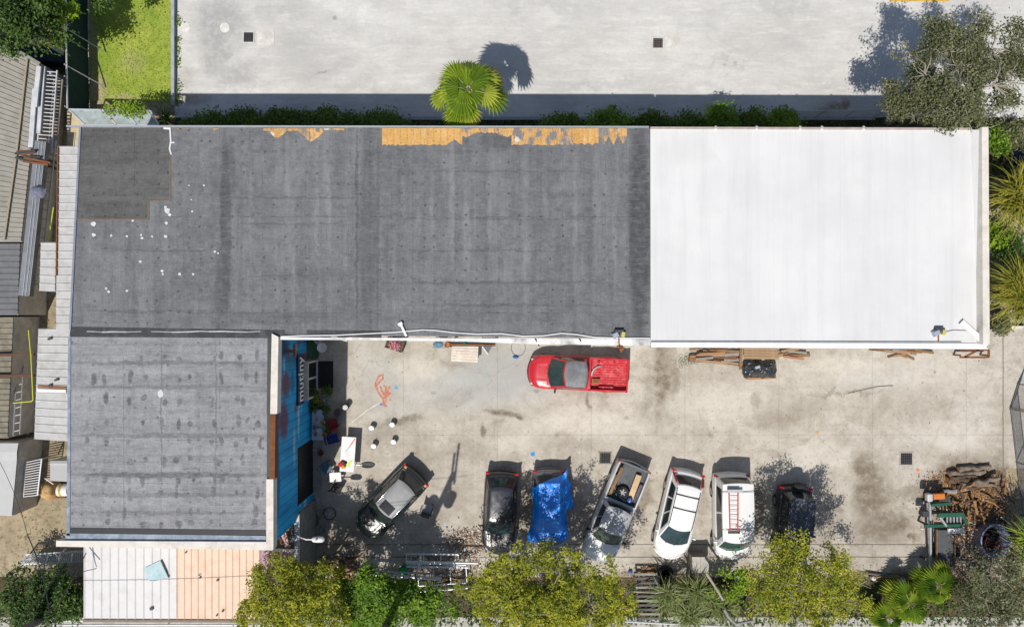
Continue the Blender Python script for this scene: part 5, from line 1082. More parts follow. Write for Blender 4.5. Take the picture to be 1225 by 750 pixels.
# palms
def blades(cen, n, ln, wd, el0, el1, curve, rd, spread=0.0, k=4):
    """long tapering blades from a centre, as strips of quads"""
    out = []; tin = []
    for i in range(n):
        a = rd.uniform(0, 2*math.pi); e = R(rd.uniform(el0, el1)); L = ln*rd.uniform(.65, 1.1); tt = rd.gauss(.5, .2)
        c = Vector(cen)+Vector((rd.gauss(0, spread), rd.gauss(0, spread), rd.gauss(0, spread*.5)))
        s_ = Vector((-math.sin(a), math.cos(a), 0)); prev = None; p = c.copy()
        for j in range(k+1):
            t = j/k; w_ = wd*(1-t**1.5)*(.5+.5*min(1, t*4))+.002; l_, r_ = p+s_*w_/2, p-s_*w_/2
            if prev: out.append([prev[0], prev[1], r_, l_]); tin.append(tt+.15*t)
            prev = (l_, r_); ee = e-curve*t*1.6; p = p+Vector((math.cos(a)*math.cos(ee), math.sin(a)*math.cos(ee), math.sin(ee)))*L/k
    return out, tin
def np4(q): return np.array([[tuple(v) for v in f] for f in q], dtype=float)
def fan_palm(label, base, cz, px, nf, R_, leaf, rd, group=None, tr=.13, dead=0, el=(-25, 75), pet=.75):
    top = P(px[0], px[1], cz); bp = Vector((top.x, top.y, 0)) if base is None else P(*base)
    r = thing('fan_palm', label, 'palm', bp, 0, group)
    b = MB(r); b.tube([bp+Vector((0, 0, -.05)), bp.lerp(top, .5), top], tr*1.15, 10, 0, tr); b.build('trunk', M_bark, r, 60)
    for i in range(nf+dead):
        a = 2.399*i+rd.uniform(-.5, .5); e = R(el[0]+(el[1]-el[0])*((i+.5)/(nf+dead))); d_ = Vector((math.cos(a)*math.cos(e), math.sin(a)*math.cos(e), math.sin(e)))
        hub = top+d_*R_*pet*rd.uniform(.6, 1.15)*(1-.92*max(0, e)/1.57)+Vector((0, 0, -.12)); s_ = Vector((-math.sin(a), math.cos(a), 0)); f_ = Vector((math.cos(a)*max(.55, math.cos(e)), math.sin(a)*max(.55, math.cos(e)), math.sin(e)*.4-.30)).normalized(); nrm = s_.cross(f_).normalized()*-1
        pb = MB(r); pb.tube([top+Vector((0, 0, -.1)), top.lerp(hub, .6)+Vector((0, 0, .06)), hub], .022, 5, 0, .014)
        q = []; tin = []; ns = 24; tt = rd.gauss(.40, .24); Lr = R_*rd.uniform(.72, 1.1)*.74; prev = None
        for j in range(ns+1):
            th = (-1+2*j/ns)*R(88); w_ = 1-.22*(abs(th)/R(88))**2; dr = f_*math.cos(th)+s_*math.sin(th)
            z_ = nrm*(.045*(1 if j % 2 else -1)); c1 = hub+dr*Lr*.66*w_+z_-Vector((0, 0, .10*Lr*abs(math.sin(th))))
            if prev: q.append([hub, prev[1], c1, hub+dr*.01]); tin.append(tt+rd.gauss(0, .05))
            if prev:
                m_ = (prev[1]+c1)/2; dm = (m_-hub).normalized(); tip = hub+dm*Lr*1.02*w_-Vector((0, 0, .30*Lr*rd.uniform(.6, 1.2)))
                q.append([prev[1], prev[1].lerp(tip, .6), tip, c1]); tin.append(tt+.22+rd.gauss(0, .14))
            prev = (hub, c1)
        o = pb.build('petiole', mat('petiole', (.30, .32, .08), .6), r)
        lf = leaf if i >= dead else L_arec
        quads_obj('fan_leaf', lf, np4(q), np.array(tin), r, r.location)
    return r
rd = random.Random(5)
fan_palm('tall bright fan palm standing between the hedge and the grey warehouse roof', None, 6.4, (560, 108), 20, 1.42, L_palm, rd, None, .14, 4, (-38, 80), .80)
fan_palm('broad fan palm left of the fan palm with yellow stalks', None, 1.5, (1088, 722), 13, 1.1, L_palm, rd, 'fan palms by the trailer')
fan_palm('fan palm with yellow stalks just below the flat trailer', None, 1.5, (1123, 700), 12, 1.05, L_palm, rd, 'fan palms by the trailer')
fan_palm('small fan palm at the bottom edge near the grey green bush', None, 1.3, (1062, 738), 9, .95, L_palm, rd, 'fan palms by the trailer')
def spiky(name, label, cat, px, py, cz, n, ln, wd, leaf, rd, heads=1, hs=.5, el=(5, 85), curve=.6, group=None):
    c = P(px, py, cz); r = thing(name, label, cat, (c.x, c.y, 0), 0, group); q, t = [], []
    for h in range(heads):
        o = Vector((rd.uniform(-hs, hs), rd.uniform(-hs, hs), rd.uniform(-.2, .3))) if heads > 1 else Vector()
        a, tt = blades(c+o, n//heads, ln, wd, el[0], el[1], curve, rd, .05); q += a; t += tt
        b = MB(r); b.tube([Vector((c.x+o.x*.5, c.y+o.y*.5, -.03)), c+o], .09, 7, 0, .06); b.build('trunk', M_bark, r, 60)
    quads_obj('blades', leaf, np4(q), np.array(t), r, r.location); return r
for i, (x, y, lab) in enumerate(((800, 712, 'grey green yucca clump beside the wooden pallet ladder'), (832, 700, 'grey green yucca clump under the pale board crate'), (822, 735, 'grey green yucca clump at the very bottom, below the pale pole'), (856, 722, 'grey green yucca clump beside the small lime bush'))):
    spiky('yucca', lab, 'yucca', x, y, 1.2, 170, 1.25, .055, L_yuc, rd, 4, .4, (10, 80), .5, 'yucca clumps')
for i, (x, y, s_, lab) in enumerate(((1222, 232, 2.0, 'upper golden tipped palm clump beside the white roof end'), (1222, 352, 2.0, 'lower golden tipped palm clump beside the white roof end'), (1232, 655, 1.6, 'golden tipped palm clump beside the leaning chain link gate'))):
    spiky('clump_palm', lab, 'palm', x, y, 2.0, 520, s_, .07, L_arec if i != 2 else L_palm, rd, 9, .75, (0, 75), .8, 'golden tipped palm clumps')
spiky('banana_plant', 'long ribbed fronds arching out of the dark trees in the corner', 'plant', 44, 24, 2.8, 14, 2.2, .16, L_arec, rd, 1, 0, (10, 50), .9)
spiky('grass_clump', 'strappy dark green plant at the lawn corner by the hedge', 'plant', 196, 143, .9, 60, .9, .05, L_drk, rd, 2, .2, (15, 70), .7)
for (x, y, rr, lf, lab) in ((1196, 285, .8, L_lime, 'lime green shrub between the two golden palm clumps'), (1193, 168, .7, L_grn, 'green shrub under the big olive tree at the white roof corner'), (1210, 300, .7, L_drk, 'dark shrub behind the lime shrub at the right edge'), (1196, 388, .4, L_olv, 'small grey shrub at the corner of the concrete drive'), (1212, 160, .6, L_olv, 'olive shrub beside the blue container')):
    tree('shrub', lab, 'shrub', (x, y), spread_lobes(x, y, 1.0, rr*18, rr*22, .2, 5, rr*.7, int(x), .3), lf, 20, 80, .15, .17, .05, None, .45)
tree('shrub', 'bright leafy weeds growing over the clear sheet panels', 'shrub', (160, 136), spread_lobes(155, 132, 2.3, 26, 4, .1, 5, .4, 21, .1), L_lime, 18, 50, .14, .13, .03, None, .45)
tree('shrub', 'spindly plant rooted in the yard wall line below the wooden rubbish', 'shrub', (402, 690), spread_lobes(405, 690, 1.2, 10, 6, .1, 4, .35, 22, .2), L_yel, 16, 40, .13, .11, .03, None, .45)
# grass and ground litter
def litter(name, label, cat, n, fn, size, m, z=.02, up=2.5, kind='stuff', asp=.6):
    pts = np.array([[*P(*fn()).xy, z+random.random()*.03] for _ in range(n)]); o = quads_obj(name, m, leaf_quads(pts, size, up, asp, .6), rng.random(n), None, (0, 0, 0)); tag(o, label, cat, None, kind); return o
L_lit = leafmat('fallen leaves', (.10, .05, .02), (.28, .14, .05), (.45, .28, .12), .05); L_mix = leafmat('mixed rubbish bits', (.06, .04, .03), (.35, .22, .12), (.72, .70, .68), .0)
L_grass = leafmat('grass blades', (.14, .20, .02), (.26, .32, .035), (.42, .40, .09), .35)
litter('grass', 'short patchy grass of the lawn', 'grass', 3500, lambda: (random.uniform(112, 205), random.uniform(-20, 121)), .07, L_grass, .01, 2.0, asp=.35)
g = random.gauss
litter('leaf_litter', 'brown leaves scattered along the shaded yard edge', 'leaves', 2600, lambda: (random.uniform(370, 1110), 687+g(0, 6)), .065, L_lit)
litter('leaf_litter', 'orange brown mulch around the log pile', 'leaves', 5200, lambda: (1158+g(0, 22), 578+abs(g(0, 34))-12+g(0,4)), .09, L_lit)
litter('leaf_litter', 'rusty leaves piled beside the black tyre', 'leaves', 380, lambda: (777+g(0, 7), 684+g(0, 4)), .10, L_lit, .06)
litter('leaf_litter', 'a thin scatter of dead leaves on the open concrete', 'leaves', 220, lambda: (random.uniform(400, 1195), random.uniform(420, 680)), .06, L_lit)
litter('leaf_litter', 'dead leaves on the dirt of the alley', 'leaves', 900, lambda: (random.uniform(20, 150), random.uniform(340, 690)), .09, L_lit, -.01)
litter('ground_cover', 'low weeds in the planting strip', 'weeds', 9000, lambda: (random.uniform(360, 1225), random.uniform(694, 748)), .13, L_drk, .05, .8)
litter('leaf_litter', 'bark chips and brown scraps sprawling below the log pile', 'scraps', 2600, lambda: (1165+g(0, 22), 640+g(0, 22)), .11, L_mix, .03, 1.0)
litter('ground_cover', 'low weeds along the lot side of the grey barrier', 'weeds', 260, lambda: (212+abs(g(0, 3)), random.choice((25, 48, 60, 75, 100, 110, 120))+g(0, 4)), .09, L_grn, .04, .8)
litter('ground_cover', 'dark weeds in the shaded strip behind the warehouse', 'weeds', 3500, lambda: (random.uniform(190, 1180), random.uniform(143, 160)), .13, L_drk, .05, .8)
litter('ground_cover', 'weeds beside the white roof end', 'weeds', 2200, lambda: (random.uniform(1160, 1240), random.uniform(150, 392)), .14, L_drk, .05, .8)
# ---------------------------------------------------------------- yard clutter
def at(px, py, z=0): return P(px, py, z)
M_plw = mat('white plastic', (.72, .72, .71), .5, var=.08, dirt=(.55, .54, .52))
# folding table and what lies on it
t = thing('folding_table', 'long white folding table streaked with red and blue paint', 'table', at(420, 540), R(-4))
b = MB(); b.box((0, 0, .735), (.76, 1.86, .045)); b.build('tabletop', M_plw, t, bevel=.012)
for sx in (-1, 1):
    for sy in (-1, 1): b = MB(); b.bar((sx*.3, sy*.75, -.005), (sx*.28, sy*.6, .72), .03, .03); b.build('leg', M_galv, t)
for sy in (-1, 1): b = MB(); b.bar((-.3, sy*.68, .35), (.3, sy*.68, .35), .025, .025); b.build('crossbar', M_galv, t)
def flat(pts, z, m, nm, par): b = MB(); b.prism(pts, z, z+.006); return b.build(nm, m, par)
flat([(.30, .88), (.36, .85), (.06, .35), (.02, .38)], .759, mat('red paint streak', (.70, .13, .16), .6), 'paint_streak', t)
flat([(.02, .38), (.06, .35), (-.13, .10), (-.16, .12)], .7592, mat('blue paint streak', (.30, .50, .68), .6), 'paint_streak', t)
flat([(-.04, -.60), (.12, -.70), (.22, -.42), (.32, -.28), (.16, -.32), (.05, -.45)], .7595, mat('lime paint blot', (.50, .78, .12), .6), 'paint_blot', t)
mm = t.matrix_basis
t2 = thing('cloth_heap', 'small heap of red, yellow and dark rags on the white folding table', 'rags', mm @ Vector((-.22, -.55, .76)))
for i, (dx, dy, col) in enumerate(((-.12, .0, (.65, .02, .04)), (.03, -.10, (.65, .30, .02)), (.08, .06, (.05, .06, .03)), (-.02, .1, (.35, .02, .03)))):
    b = MB(); fn, nu, nv = lump((dx, dy, .06), .13, .12, .09, 10+i); b.grid(fn, nu, nv); b.build('rag', mat('rag %.2f' % (col[0]+col[1]), col, .8), t2, 60)
# buckets
def bucket(name, label, px, py, m, r1=.13, r2=.16, h=.38, group=None, fill=None):
    t = thing(name, label, 'bucket', at(px, py), 0, group)
    b = MB(); b.lathe((0, 0, 0), [(r1*.9, 0), (r1, .01), (r2, h), (r2+.012, h), (r2+.012, h-.03), (r2+.012, h), (r2-.015, h), (r1-.01, .04)], 18); b.build('bucket', m, t, 40)
    b = MB(); b.cyl((0, 0, h-.06 if fill is None else h-.02), r2-.02, .012, 16); b.build('lid' if fill is None else 'fill', fill or m, t)
    b = MB(); b.tube([(-r2-.015, 0, h-.04), (-r2*.7, -r2*.9, h-.08), (r2*.7, -r2*.9, h-.08), (r2+.015, 0, h-.04)], .008, 5); b.build('handle', M_galv, t, 60); return t
for px, py, lab in ((445.5, 511.5, 'white bucket nearest the folding table, upper left of the four'), (470, 507.5, 'white bucket upper right of the four, farthest from the wall'), (448, 533, 'white bucket nearest the black green suv, lower left of the four'), (471.5, 528, 'white bucket lower right of the four')):
    bucket('bucket', lab, px, py, M_plw, group='four white buckets on the concrete')
bucket('bucket', 'dark bucket holding white rags at the edge of the wall shade', 415.5, 486, mat('dark bucket', (.04, .04, .045), .6), .13, .16, .5, fill=mat('white rag fill', (.6, .6, .6), .8, var=.4, sc_=12))
bucket('bucket', 'bright green bucket standing among the silver pipe racks', 484, 679, mat('bright green plastic', (.01, .36, .07), .5), .2, .25, .5)
# chairs
def chair(name, label, px, py, rz, col, seat_h=.44, arms=True, wd=.52, back_h=.85, rot=None):
    m = mat('chair '+label[:14], col, .7, var=.2); t = thing(name, label, 'chair', at(px, py), R(rz))
    b = MB(); b.box((0, 0, seat_h), (wd, .48, .07)); b.build('seat', m, t, bevel=.03)
    b = MB(); b.box((0, .26, (seat_h+back_h)/2+.03), (wd, .07, back_h-seat_h), rx=-.15); b.build('backrest', m, t, bevel=.03)
    for sx in (-1, 1):
        for sy in (-1, 1): b = MB(); b.bar((sx*(wd/2-.03), sy*.21, -.005), (sx*(wd/2-.03), sy*.2, seat_h), .035, .035); b.build('leg', M_dark, t)
        if arms:
            b = MB(); b.bar((sx*(wd/2+.04), -.2, seat_h+.22), (sx*(wd/2+.04), .26, seat_h+.24), .07, .04); b.build('armrest', M_dark if col[0] > .2 else m, t)
            b = MB(); b.bar((sx*(wd/2+.04), -.15, seat_h), (sx*(wd/2+.04), -.15, seat_h+.22), .03, .03); b.build('arm_post', M_dark, t)
    return t
ch = chair('armchair', 'grey seated office armchair standing alone by the black green suv', 512, 606, 165, (.34, .34, .34), .46, True, .5, .95)
for o in ch.children:
    if o.name.startswith('backrest'): o.data.materials[0] = M_dark
chair('armchair', 'red garden chair beside the potted plants', 401, 505, 200, (.30, .012, .025))
chair('armchair', 'blue camp chair at the end of the crowded bench', 400, 523.5, 15, (.008, .03, .16), .40, True, .6)
chair('chair', 'black metal chair in the tree shade by the little white table', 405.5, 582, 60, (.02, .021, .024), .45, False, .5)
chair('chair', 'faded blue and tan folding chair beside the small white table', 393, 557, 120, (.07, .13, .18), .42, False, .55)
t = thing('stool', 'round brown topped stool behind the red chair', 'stool', at(406, 492)); b = MB(); b.cyl((0, 0, .44), .19, .05, 18); b.build('seat', mat('brown seat', (.09, .06, .05), .7), t, bevel=.015)
for k in range(4): a = k*math.pi/2+.4; b = MB(); b.bar((.17*math.cos(a), .17*math.sin(a), -.005), (.12*math.cos(a), .12*math.sin(a), .44), .03, .03); b.build('leg', M_dark, t)
t = thing('side_table', 'small square white table at the lower end of the folding table', 'table', at(404, 568), R(4)); b = MB(); b.box((0, 0, .5), (.62, .50, .04)); b.build('tabletop', M_plw, t, bevel=.01)
for sx in (-1, 1):
    for sy in (-1, 1): b = MB(); b.bar((sx*.27, sy*.21, -.005), (sx*.27, sy*.21, .49), .04, .04); b.build('leg', M_plw, t)
# bench crowded with pots, and pots on the ground
t = thing('work_bench', 'grey metal bench crowded with pots against the mural wall', 'bench', at(384, 506)); b = MB(); b.box((0, 0, .62), (.62, 1.62, .04)); b.build('top', M_galv, t)
for sx in (-1, 1):
    for sy in (-1, 1): b = MB(); b.bar((sx*.28, sy*.76, -.005), (sx*.28, sy*.76, .61), .04, .04); b.build('leg', M_galv, t)
b = MB(); b.box((0, 0, .2), (.56, 1.5, .03)); b.build('shelf', M_galv, t)
pots = ((378, 492, .63, (.35, .34, .32), 'chipped grey pot'), (389, 494, .63, (.12, .14, .16), 'dark slate pot'), (379, 502, .63, (.55, .35, .30), 'pinkish clay pot'), (387, 505, .63, (.45, .28, .12), 'tan clay pot'), (377, 511, .63, (.20, .22, .26), 'blue grey pot'), (383, 515, .63, (.60, .60, .62), 'white bowl'), (389, 519, .63, (.50, .20, .05), 'orange bottle'), (378, 519, .63, (.25, .26, .28), 'grey tin'), (388, 511, .63, (.30, .30, .30), 'dull tin'))
for x, y, z, col, lab in pots:
    b = MB(at(x, y, z+.012)); rr = random.uniform(.07, .14); hh = random.uniform(.12, .3); b.lathe(at(x, y, z+.012), [(rr*.7, 0), (rr, hh), (rr*1.08, hh), (rr*.85, hh-.015), (rr*.8, hh*.5)], 14)
    tag(b.build('pot', mat(lab, col, .8, var=.3, sc_=8), None, 40), lab+' standing on the crowded metal bench', 'pot')
for x, y, h, lf, pc, lab in ((379, 470, .8, L_hdg, (.15, .08, .05), 'bushy dark potted plant just below the door bay'), (396, 467, .6, L_hdg, (.22, .10, .05), 'leafy potted plant at the corner of the black mat'), (382, 478, .55, L_yel, (.3, .3, .28), 'yellow flowering potted plant below the door bay'), (376, 486, .7, L_hdg, (.05, .05, .05), 'dark potted plant hugging the wall above the bench'), (391, 488, .5, L_hdg, (.3, .16, .08), 'small potted plant above the stool'), (393, 510, .5, L_grn, (.4, .4, .38), 'bright green potted plant beside the red chair'), (386, 484, .4, L_olv, (.5, .5, .45), 'pale grey potted succulent between the wall plants')):
    c = at(x, y); t = thing('potted_plant', lab, 'plant', c, 0, 'potted plants by the mural wall')
    b = MB(t); b.lathe(c, [(.12, 0), (.17, .3), (.19, .3), (.18, .27), (.15, .26)], 14); b.build('pot', mat('pot %.2f' % pc[0], pc, .85), t, 40)
    b = MB(t); b.tube([c+Vector((0, 0, .25)), c+Vector((.01, .02, h))], .015, 5); b.build('stem', M_bark, t)
    pts, tin = clump_points([(c.x, c.y, h, .24, .24, .2)], 14, 16, .08, .4); quads_obj('foliage', lf, leaf_quads(pts, .12, .7), tin, t, t.location)
for x, y, col, lab, rr in ((387, 479, (.72, .70, .45), 'cream pot by the yellow flowering plant', .11), (392, 482, (.40, .48, .58), 'pale blue pot by the yellow flowering plant', .13), (384.5, 541, (.16, .06, .02), 'round rusty brown pot alone on the shaded concrete', .17), (388, 633, (.20, .28, .22), 'pale green round pot lid in the tree shade near the bicycle', .2)):
    b = MB(at(x, y)); b.lathe(at(x, y), [(rr*.7, 0), (rr, .2), (rr*.9, .26), (rr*.7, .24), (rr*.6, .15)], 16); tag(b.build('pot', mat(lab[:18], col, .7), None, 40), lab, 'pot')
b = MB(at(377, 538)); b.bar(at(373, 537.5, .05), at(381, 538.5, .05), .05, .05); tag(b.build('metal_bar', M_alu), 'short pale metal bar by the dark garage opening', 'bar')
b = MB(at(387.5, 448)); p = at(387.5, 448); b.box(p+Vector((.08, 0, .01)), (.86, 1.46, .02)); tag(b.build('door_mat', mat('black mat', (.016, .018, .02), .9)), 'large black mat on the concrete in front of the door bay', 'mat')
# dark lollipop shape by the table, modelled in place of a cast shadow
t = thing('shadow_silhouette', 'dark long handled pan standing in for a cast shadow beside the folding table', 'pan', at(440, 556)); b = MB(); b.lathe((0, 0, 0), [(.2, .005), (.26, .06), (.24, .06), (.19, .02)], 18); o = b.build('pan', M_dark, t, 40); o.scale = (1.5, .62, 1)
b = MB(); b.bar((-.75, .03, .04), (-.3, 0, .05), .05, .02); b.build('handle', M_galv, t)
# bicycle by the wall
t = thing('bicycle', 'old bicycle lying in the tree shade by the mural wall', 'bicycle', at(384, 618), R(22)); bi = mat('faded bicycle paint', (.12, .115, .11), .6)
for x in (-.5, .52):
    b = MB(); b.tube([(x+.33*math.cos(q*.3927), .33*math.sin(q*.3927), .06) for q in range(16)], .022, 6, 0, None, True); o = b.build('wheel', M_tyre, t, 60)
    b = MB(); [b.tube([(x, 0, .06), (x+.32*math.cos(q*.785), .32*math.sin(q*.785), .06)], .005, 4) for q in range(8)]; b.cyl((x, 0, .03), .04, .06, 8); b.build('spokes', M_alu, o)
b = MB()
for a, c_ in (((-.5, 0), (-.05, -.05)), ((-.05, -.05), (.38, .36)), ((-.2, .42), (.38, .36)), ((-.2, .42), (-.05, -.05)), ((-.5, 0), (-.2, .42)), ((.38, .36), (.52, 0)), ((.38, .36), (.34, .5))): b.tube([(*a, .10), (*c_, .10)], .02, 6)
b.build('frame', bi, t, 60)
b = MB(); b.box((-.22, .5, .1), (.26, .1, .12)); b.build('saddle', M_black, t, bevel=.03)
b = MB(); b.tube([(.30, .5, -.0+.02), (.34, .5, .12), (.44, .46, .4)], .014, 6); b.build('handlebar', M_alu, t, 60)
# satellite dish, meter box, green board
t = thing('satellite_dish', 'round white satellite dish on a short post in the shaded wall corner', 'dish', at(394.7, 413)); b = MB(); b.tube([(0, 0, -.02), (0, 0, 1.5)], .03, 8); b.build('post', M_galv, t)
b = MB(); b.grid(lambda u, v: Vector((.25*u*math.cos(2*math.pi*v), .25*u*math.sin(2*math.pi*v)-.05, 1.55+.10*u*u)), 5, 20); b.build('dish', M_white, t, 60, solid=.015)
b = MB(); b.tube([(0, .1, 1.56), (.06, .12, 1.75), (.08, .04, 1.88)], .012, 5); b.box((.08, .03, 1.9), (.07, .1, .07)); b.build('feed_arm', M_galv, t)
t = thing('meter_box', 'grey metal meter box on a stub post beside the satellite dish', 'box', at(388.5, 405.7), R(35)); b = MB(); b.box((0, 0, 1.3), (.34, .3, .4)); b.build('box', mat('pale grey box', (.42, .43, .43), .6), t, bevel=.015)
b = MB(); b.box((0, 0, .55), (.1, .1, 1.14)); b.build('post', M_galv, t); b = MB(); b.box((.03, 0, 1.505), (.14, .12, .02)); b.build('cover', mat('blue cover', (.05, .09, .2), .5), t)
t = thing('leaning_board', 'dark green board leaning on the mural wall above the door bay', 'board', at(378, 417)); b = MB(); b.box((.0, 0, .62), (.04, .95, 1.25), ry=-.22); b.build('board', mat('dark green board', (.01, .07, .035), .7), t); b = MB(); b.box((.03, -.38, .5), (.03, .2, .6), ry=-.22); b.build('pink_panel', mat('dull pink panel', (.30, .16, .17), .8), t)
# ledge things beneath the grey roof fascia
t = thing('planter_box', 'brown planter box full of pink blossom by the warehouse wall', 'planter', at(474, 411.6), R(-17)); b = MB()
for dx, dy, sx, sy in ((-.44, 0, .06, .6), (.44, 0, .06, .6), (0, -.28, .88, .05), (0, .28, .88, .05)): b.box((dx, dy, .3), (sx, sy, .6))
b.build('box', mat('brown planter wood', (.14, .11, .08), .85), t); b = MB(); b.box((0, 0, .27), (.84, .52, .54)); b.build('soil', M_soil, t)
L_pink = leafmat('pink blossom', (.30, .05, .10), (.58, .22, .30), (.75, .45, .42), .2); pts, tin = clump_points([(t.location.x, t.location.y, .62, .36, .25, .1)], 14, 34, .06, .6); quads_obj('blossom', L_pink, leaf_quads(pts, .09, .8), tin, t, t.location)
t = thing('wire_trolley', 'blue grey wire trolley with cloths against the warehouse wall', 'trolley', at(526.5, 411)); zz = .8
for sx in (-1, 1):
    for sy in (-1, 1): b = MB(); b.tube([(sx*.28, sy*.18, 0), (sx*.3, sy*.2, zz)], .018, 6); b.build('leg', M_galv, t)
for z in (.3, zz): b = MB(); b.tube([(-.3, -.2, z), (.3, -.2, z), (.3, .2, z), (-.3, .2, z)], .015, 5, 0, None, True); [b.tube([(-.3+.1*k, -.2, z), (-.3+.1*k, .2, z)], .008, 4) for k in range(7)]; b.build('basket', M_galv, t)
b = MB(); fn, nu, nv = lump((0, 0, .86), .28, .16, .1, 31); b.grid(fn, nu, nv); b.build('cloth', mat('blue cloth', (.13, .25, .36), .8, var=.5, sc_=9), t, 60)
for i, (x, col) in enumerate(((534, (.42, .15, .06)), (540, (.10, .06, .04)))):
    t = thing('tin_drum', ('orange rusty' if i == 0 else 'dark brown')+' drum beside the wire trolley', 'drum', at(x+2, 412)); b = MB(); b.lathe((0, 0, 0), [(.15, 0), (.16, .1), (.15, .2), (.16, .35), (.15, .5), (.13, .5), (.12, .46)], 14); b.build('drum', mat('drum %d' % i, col, .8), t, 40); b = MB(); b.cyl((0, 0, .44), .125, .01, 12); b.build('lid', M_rust, t)
t = thing('slatted_bench', 'pale slatted timber bench top with a metal frame by the warehouse wall', 'bench', at(557, 422.5), R(-3)); M_sl = mat('pale bench slat', (.70, .62, .54), .8, dirt=(.58, .48, .38))
for k in range(6): b = MB(); b.box((0, -.36+k*.145, .72), (1.42, .128, .03)); b.build('slat', M_sl, t)
for sx in (-1, 1):
    for sy in (-1, 1): b = MB(); b.bar((sx*.62, sy*.32, -.005), (sx*.62, sy*.32, .70), .05, .05); b.build('leg', M_dark, t)
t = thing('shelf_rack', 'dark rack with a rusty top rail behind the slatted bench', 'shelf', at(567, 410)); b = MB(); b.box((0, 0, 1.0), (2.3, .3, .05)); b.build('shelf', mat('dark shelf', (.08, .10, .10), .8), t)
for sx in (-1, 1): b = MB(); b.box((sx*1.1, 0, .5), (.06, .28, .99)); b.build('leg', M_dark, t)
b = MB(); b.bar((-1.2, -.05, 1.1), (1.2, -.08, 1.1), .09, .07); b.build('rail', M_rust, t)
b = MB(at(556, 411, 1.03)); b.lathe(at(556, 411, 1.026), [(.1, 0), (.1, .16), (.04, .22), (.04, .25)], 12); tag(b.build('bottle', mat('green bottle', (.02, .16, .06), .3)), 'green bottle on the dark rack behind the slatted bench', 'bottle')
t = thing('glass_sheet', 'triangular off cut of grey sheet leaning by the dark rack', 'sheet', at(584, 415)); b = MB(); b.prism([(-.45, .25), (.35, .25), (.0, -.35)], .5, .52); o = b.build('sheet', mat('grey sheet glass', (.16, .19, .2), .25), t); b = MB(); b.bar((-.45, .25, .53), (.02, -.38, .53), .05, .03); b.build('edge_strip', M_white, t); b = MB(); b.box((0, .12, .25), (.3, .1, .5)); b.build('stand', M_dark, t)
t = thing('hose_coil', 'thin black hose in an open ring on the concrete by the red pickup', 'hose', at(620, 416)); b = MB(); b.tube([(.38*math.cos(a), .44*math.sin(a), .012) for a in [1.9+k*.3 for k in range(17)]], .012, 5); b.build('hose', M_dark, t, 60); b = MB(); b.box((-.12, .42, .05), (.1, .1, .1)); b.build('tap', M_dark, t)
b = MB(at(617, 427)); fn, nu, nv = lump(at(617, 427, .05), .16, .08, .08, 41); b.grid(fn, nu, nv); tag(b.build('blue_rag', mat('blue rag', (.01, .13, .36), .8, var=.3, sc_=8), None, 60), 'blue rag lying inside the black hose ring', 'rag')
# cables, floodlights and fittings on the roof edge
b = MB(P(500, 398, ROOF)); pts = [(336, 402.5), (360, 401.5), (400, 401), (430, 399.5), (470, 397.5), (505, 394.5), (520, 395), (545, 398), (570, 399.5), (600, 399), (625, 402), (650, 401.5), (672, 398.5), (690, 400), (712, 403.5), (735, 404.2), (778, 404.5)]
b.tube([P(x, y, ROOF+.06) for x, y in pts], .028, 5); tag(b.build('cable', M_white, None, 60), 'slack white cable running along the grey roof edge', 'cable')
b = MB(P(482, 397, ROOF)); b.bar(P(479, 387, ROOF+.12), P(486, 402, ROOF+.06), .10, .06); b.bar(P(478, 386, ROOF+.09), P(480, 389, ROOF+.09), .2, .16); tag(b.build('roof_stub', M_white), 'short white pipe stub across the grey roof edge', 'pipe')
b = MB(P(405, 406, 5)); b.bar(P(394, 401.5, 6.2), P(415, 407.5, 5.6), .09, .09); b.bar(P(394, 401, 6.2), P(394, 400, 6.4), .09, .09); tag(b.build('downpipe', M_white), 'slanting white downpipe below the grey roof edge near the dish', 'pipe')
def flood(px, py, label, yel):
    t = thing('floodlight', label, 'floodlight', P(px, py, ROOF+.02)); b = MB(); b.box((-.14, 0, .12), (.32, .30, .22), rz=.5, taper=.7); b.build('housing', mat('blue grey lamp housing', (.33, .38, .45), .5), t, bevel=.02)
    b = MB(); b.box((.18, .03, .12), (.20, .26, .18), rz=-.2, taper=.8); b.build('lens', mat('yellow lens', yel, .5, var=.3, sc_=9), t, bevel=.02); b = MB(); b.box((.0, .16, .1), (.4, .14, .18)); b.build('bracket', M_dark, t)
    b = MB(); b.tube([(.0, -.1, .05), (.02, -.45, .0), (.3, -.62, -.12)], .03, 6); b.build('arm', M_rust, t, 60); return t
flood(740, 400.5, 'floodlight with a yellow side on the grey roof edge above the red pickup', (.55, .50, .15)); flood(1122, 398, 'floodlight with an amber side near the corner of the white roof', (.62, .42, .12))
b = MB(P(1165, 400, ROOF)); b.bar(P(1150, 385, ROOF+.13), P(1181, 413, ROOF+.19), .26, .05); tag(b.build('white_board', M_white), 'white board lying slantwise across the white roof corner', 'board')
b = MB(P(1140, 397, ROOF)); b.tube([P(x, y, ROOF+.045) for x, y in ((1127, 398), (1140, 395), (1156, 395.5), (1168, 399), (1174, 406))], .02, 5); tag(b.build('cable', mat('grey cable', (.35, .35, .36), .6), None, 60), 'thin grey cable looping from the amber floodlight', 'cable')
t = thing('rusty_fitting', 'small rusty bracket on the concrete by the tail of the red pickup', 'bracket', at(741, 417)); b = MB(); b.box((0, 0, .45), (.1, .32, .5)); b.box((0, .1, .1), (.3, .1, .2)); b.build('bracket', M_rustor, t); b = MB(); b.box((.0, 0, .72), (.22, .1, .06)); b.build('cap', M_rustor, t)
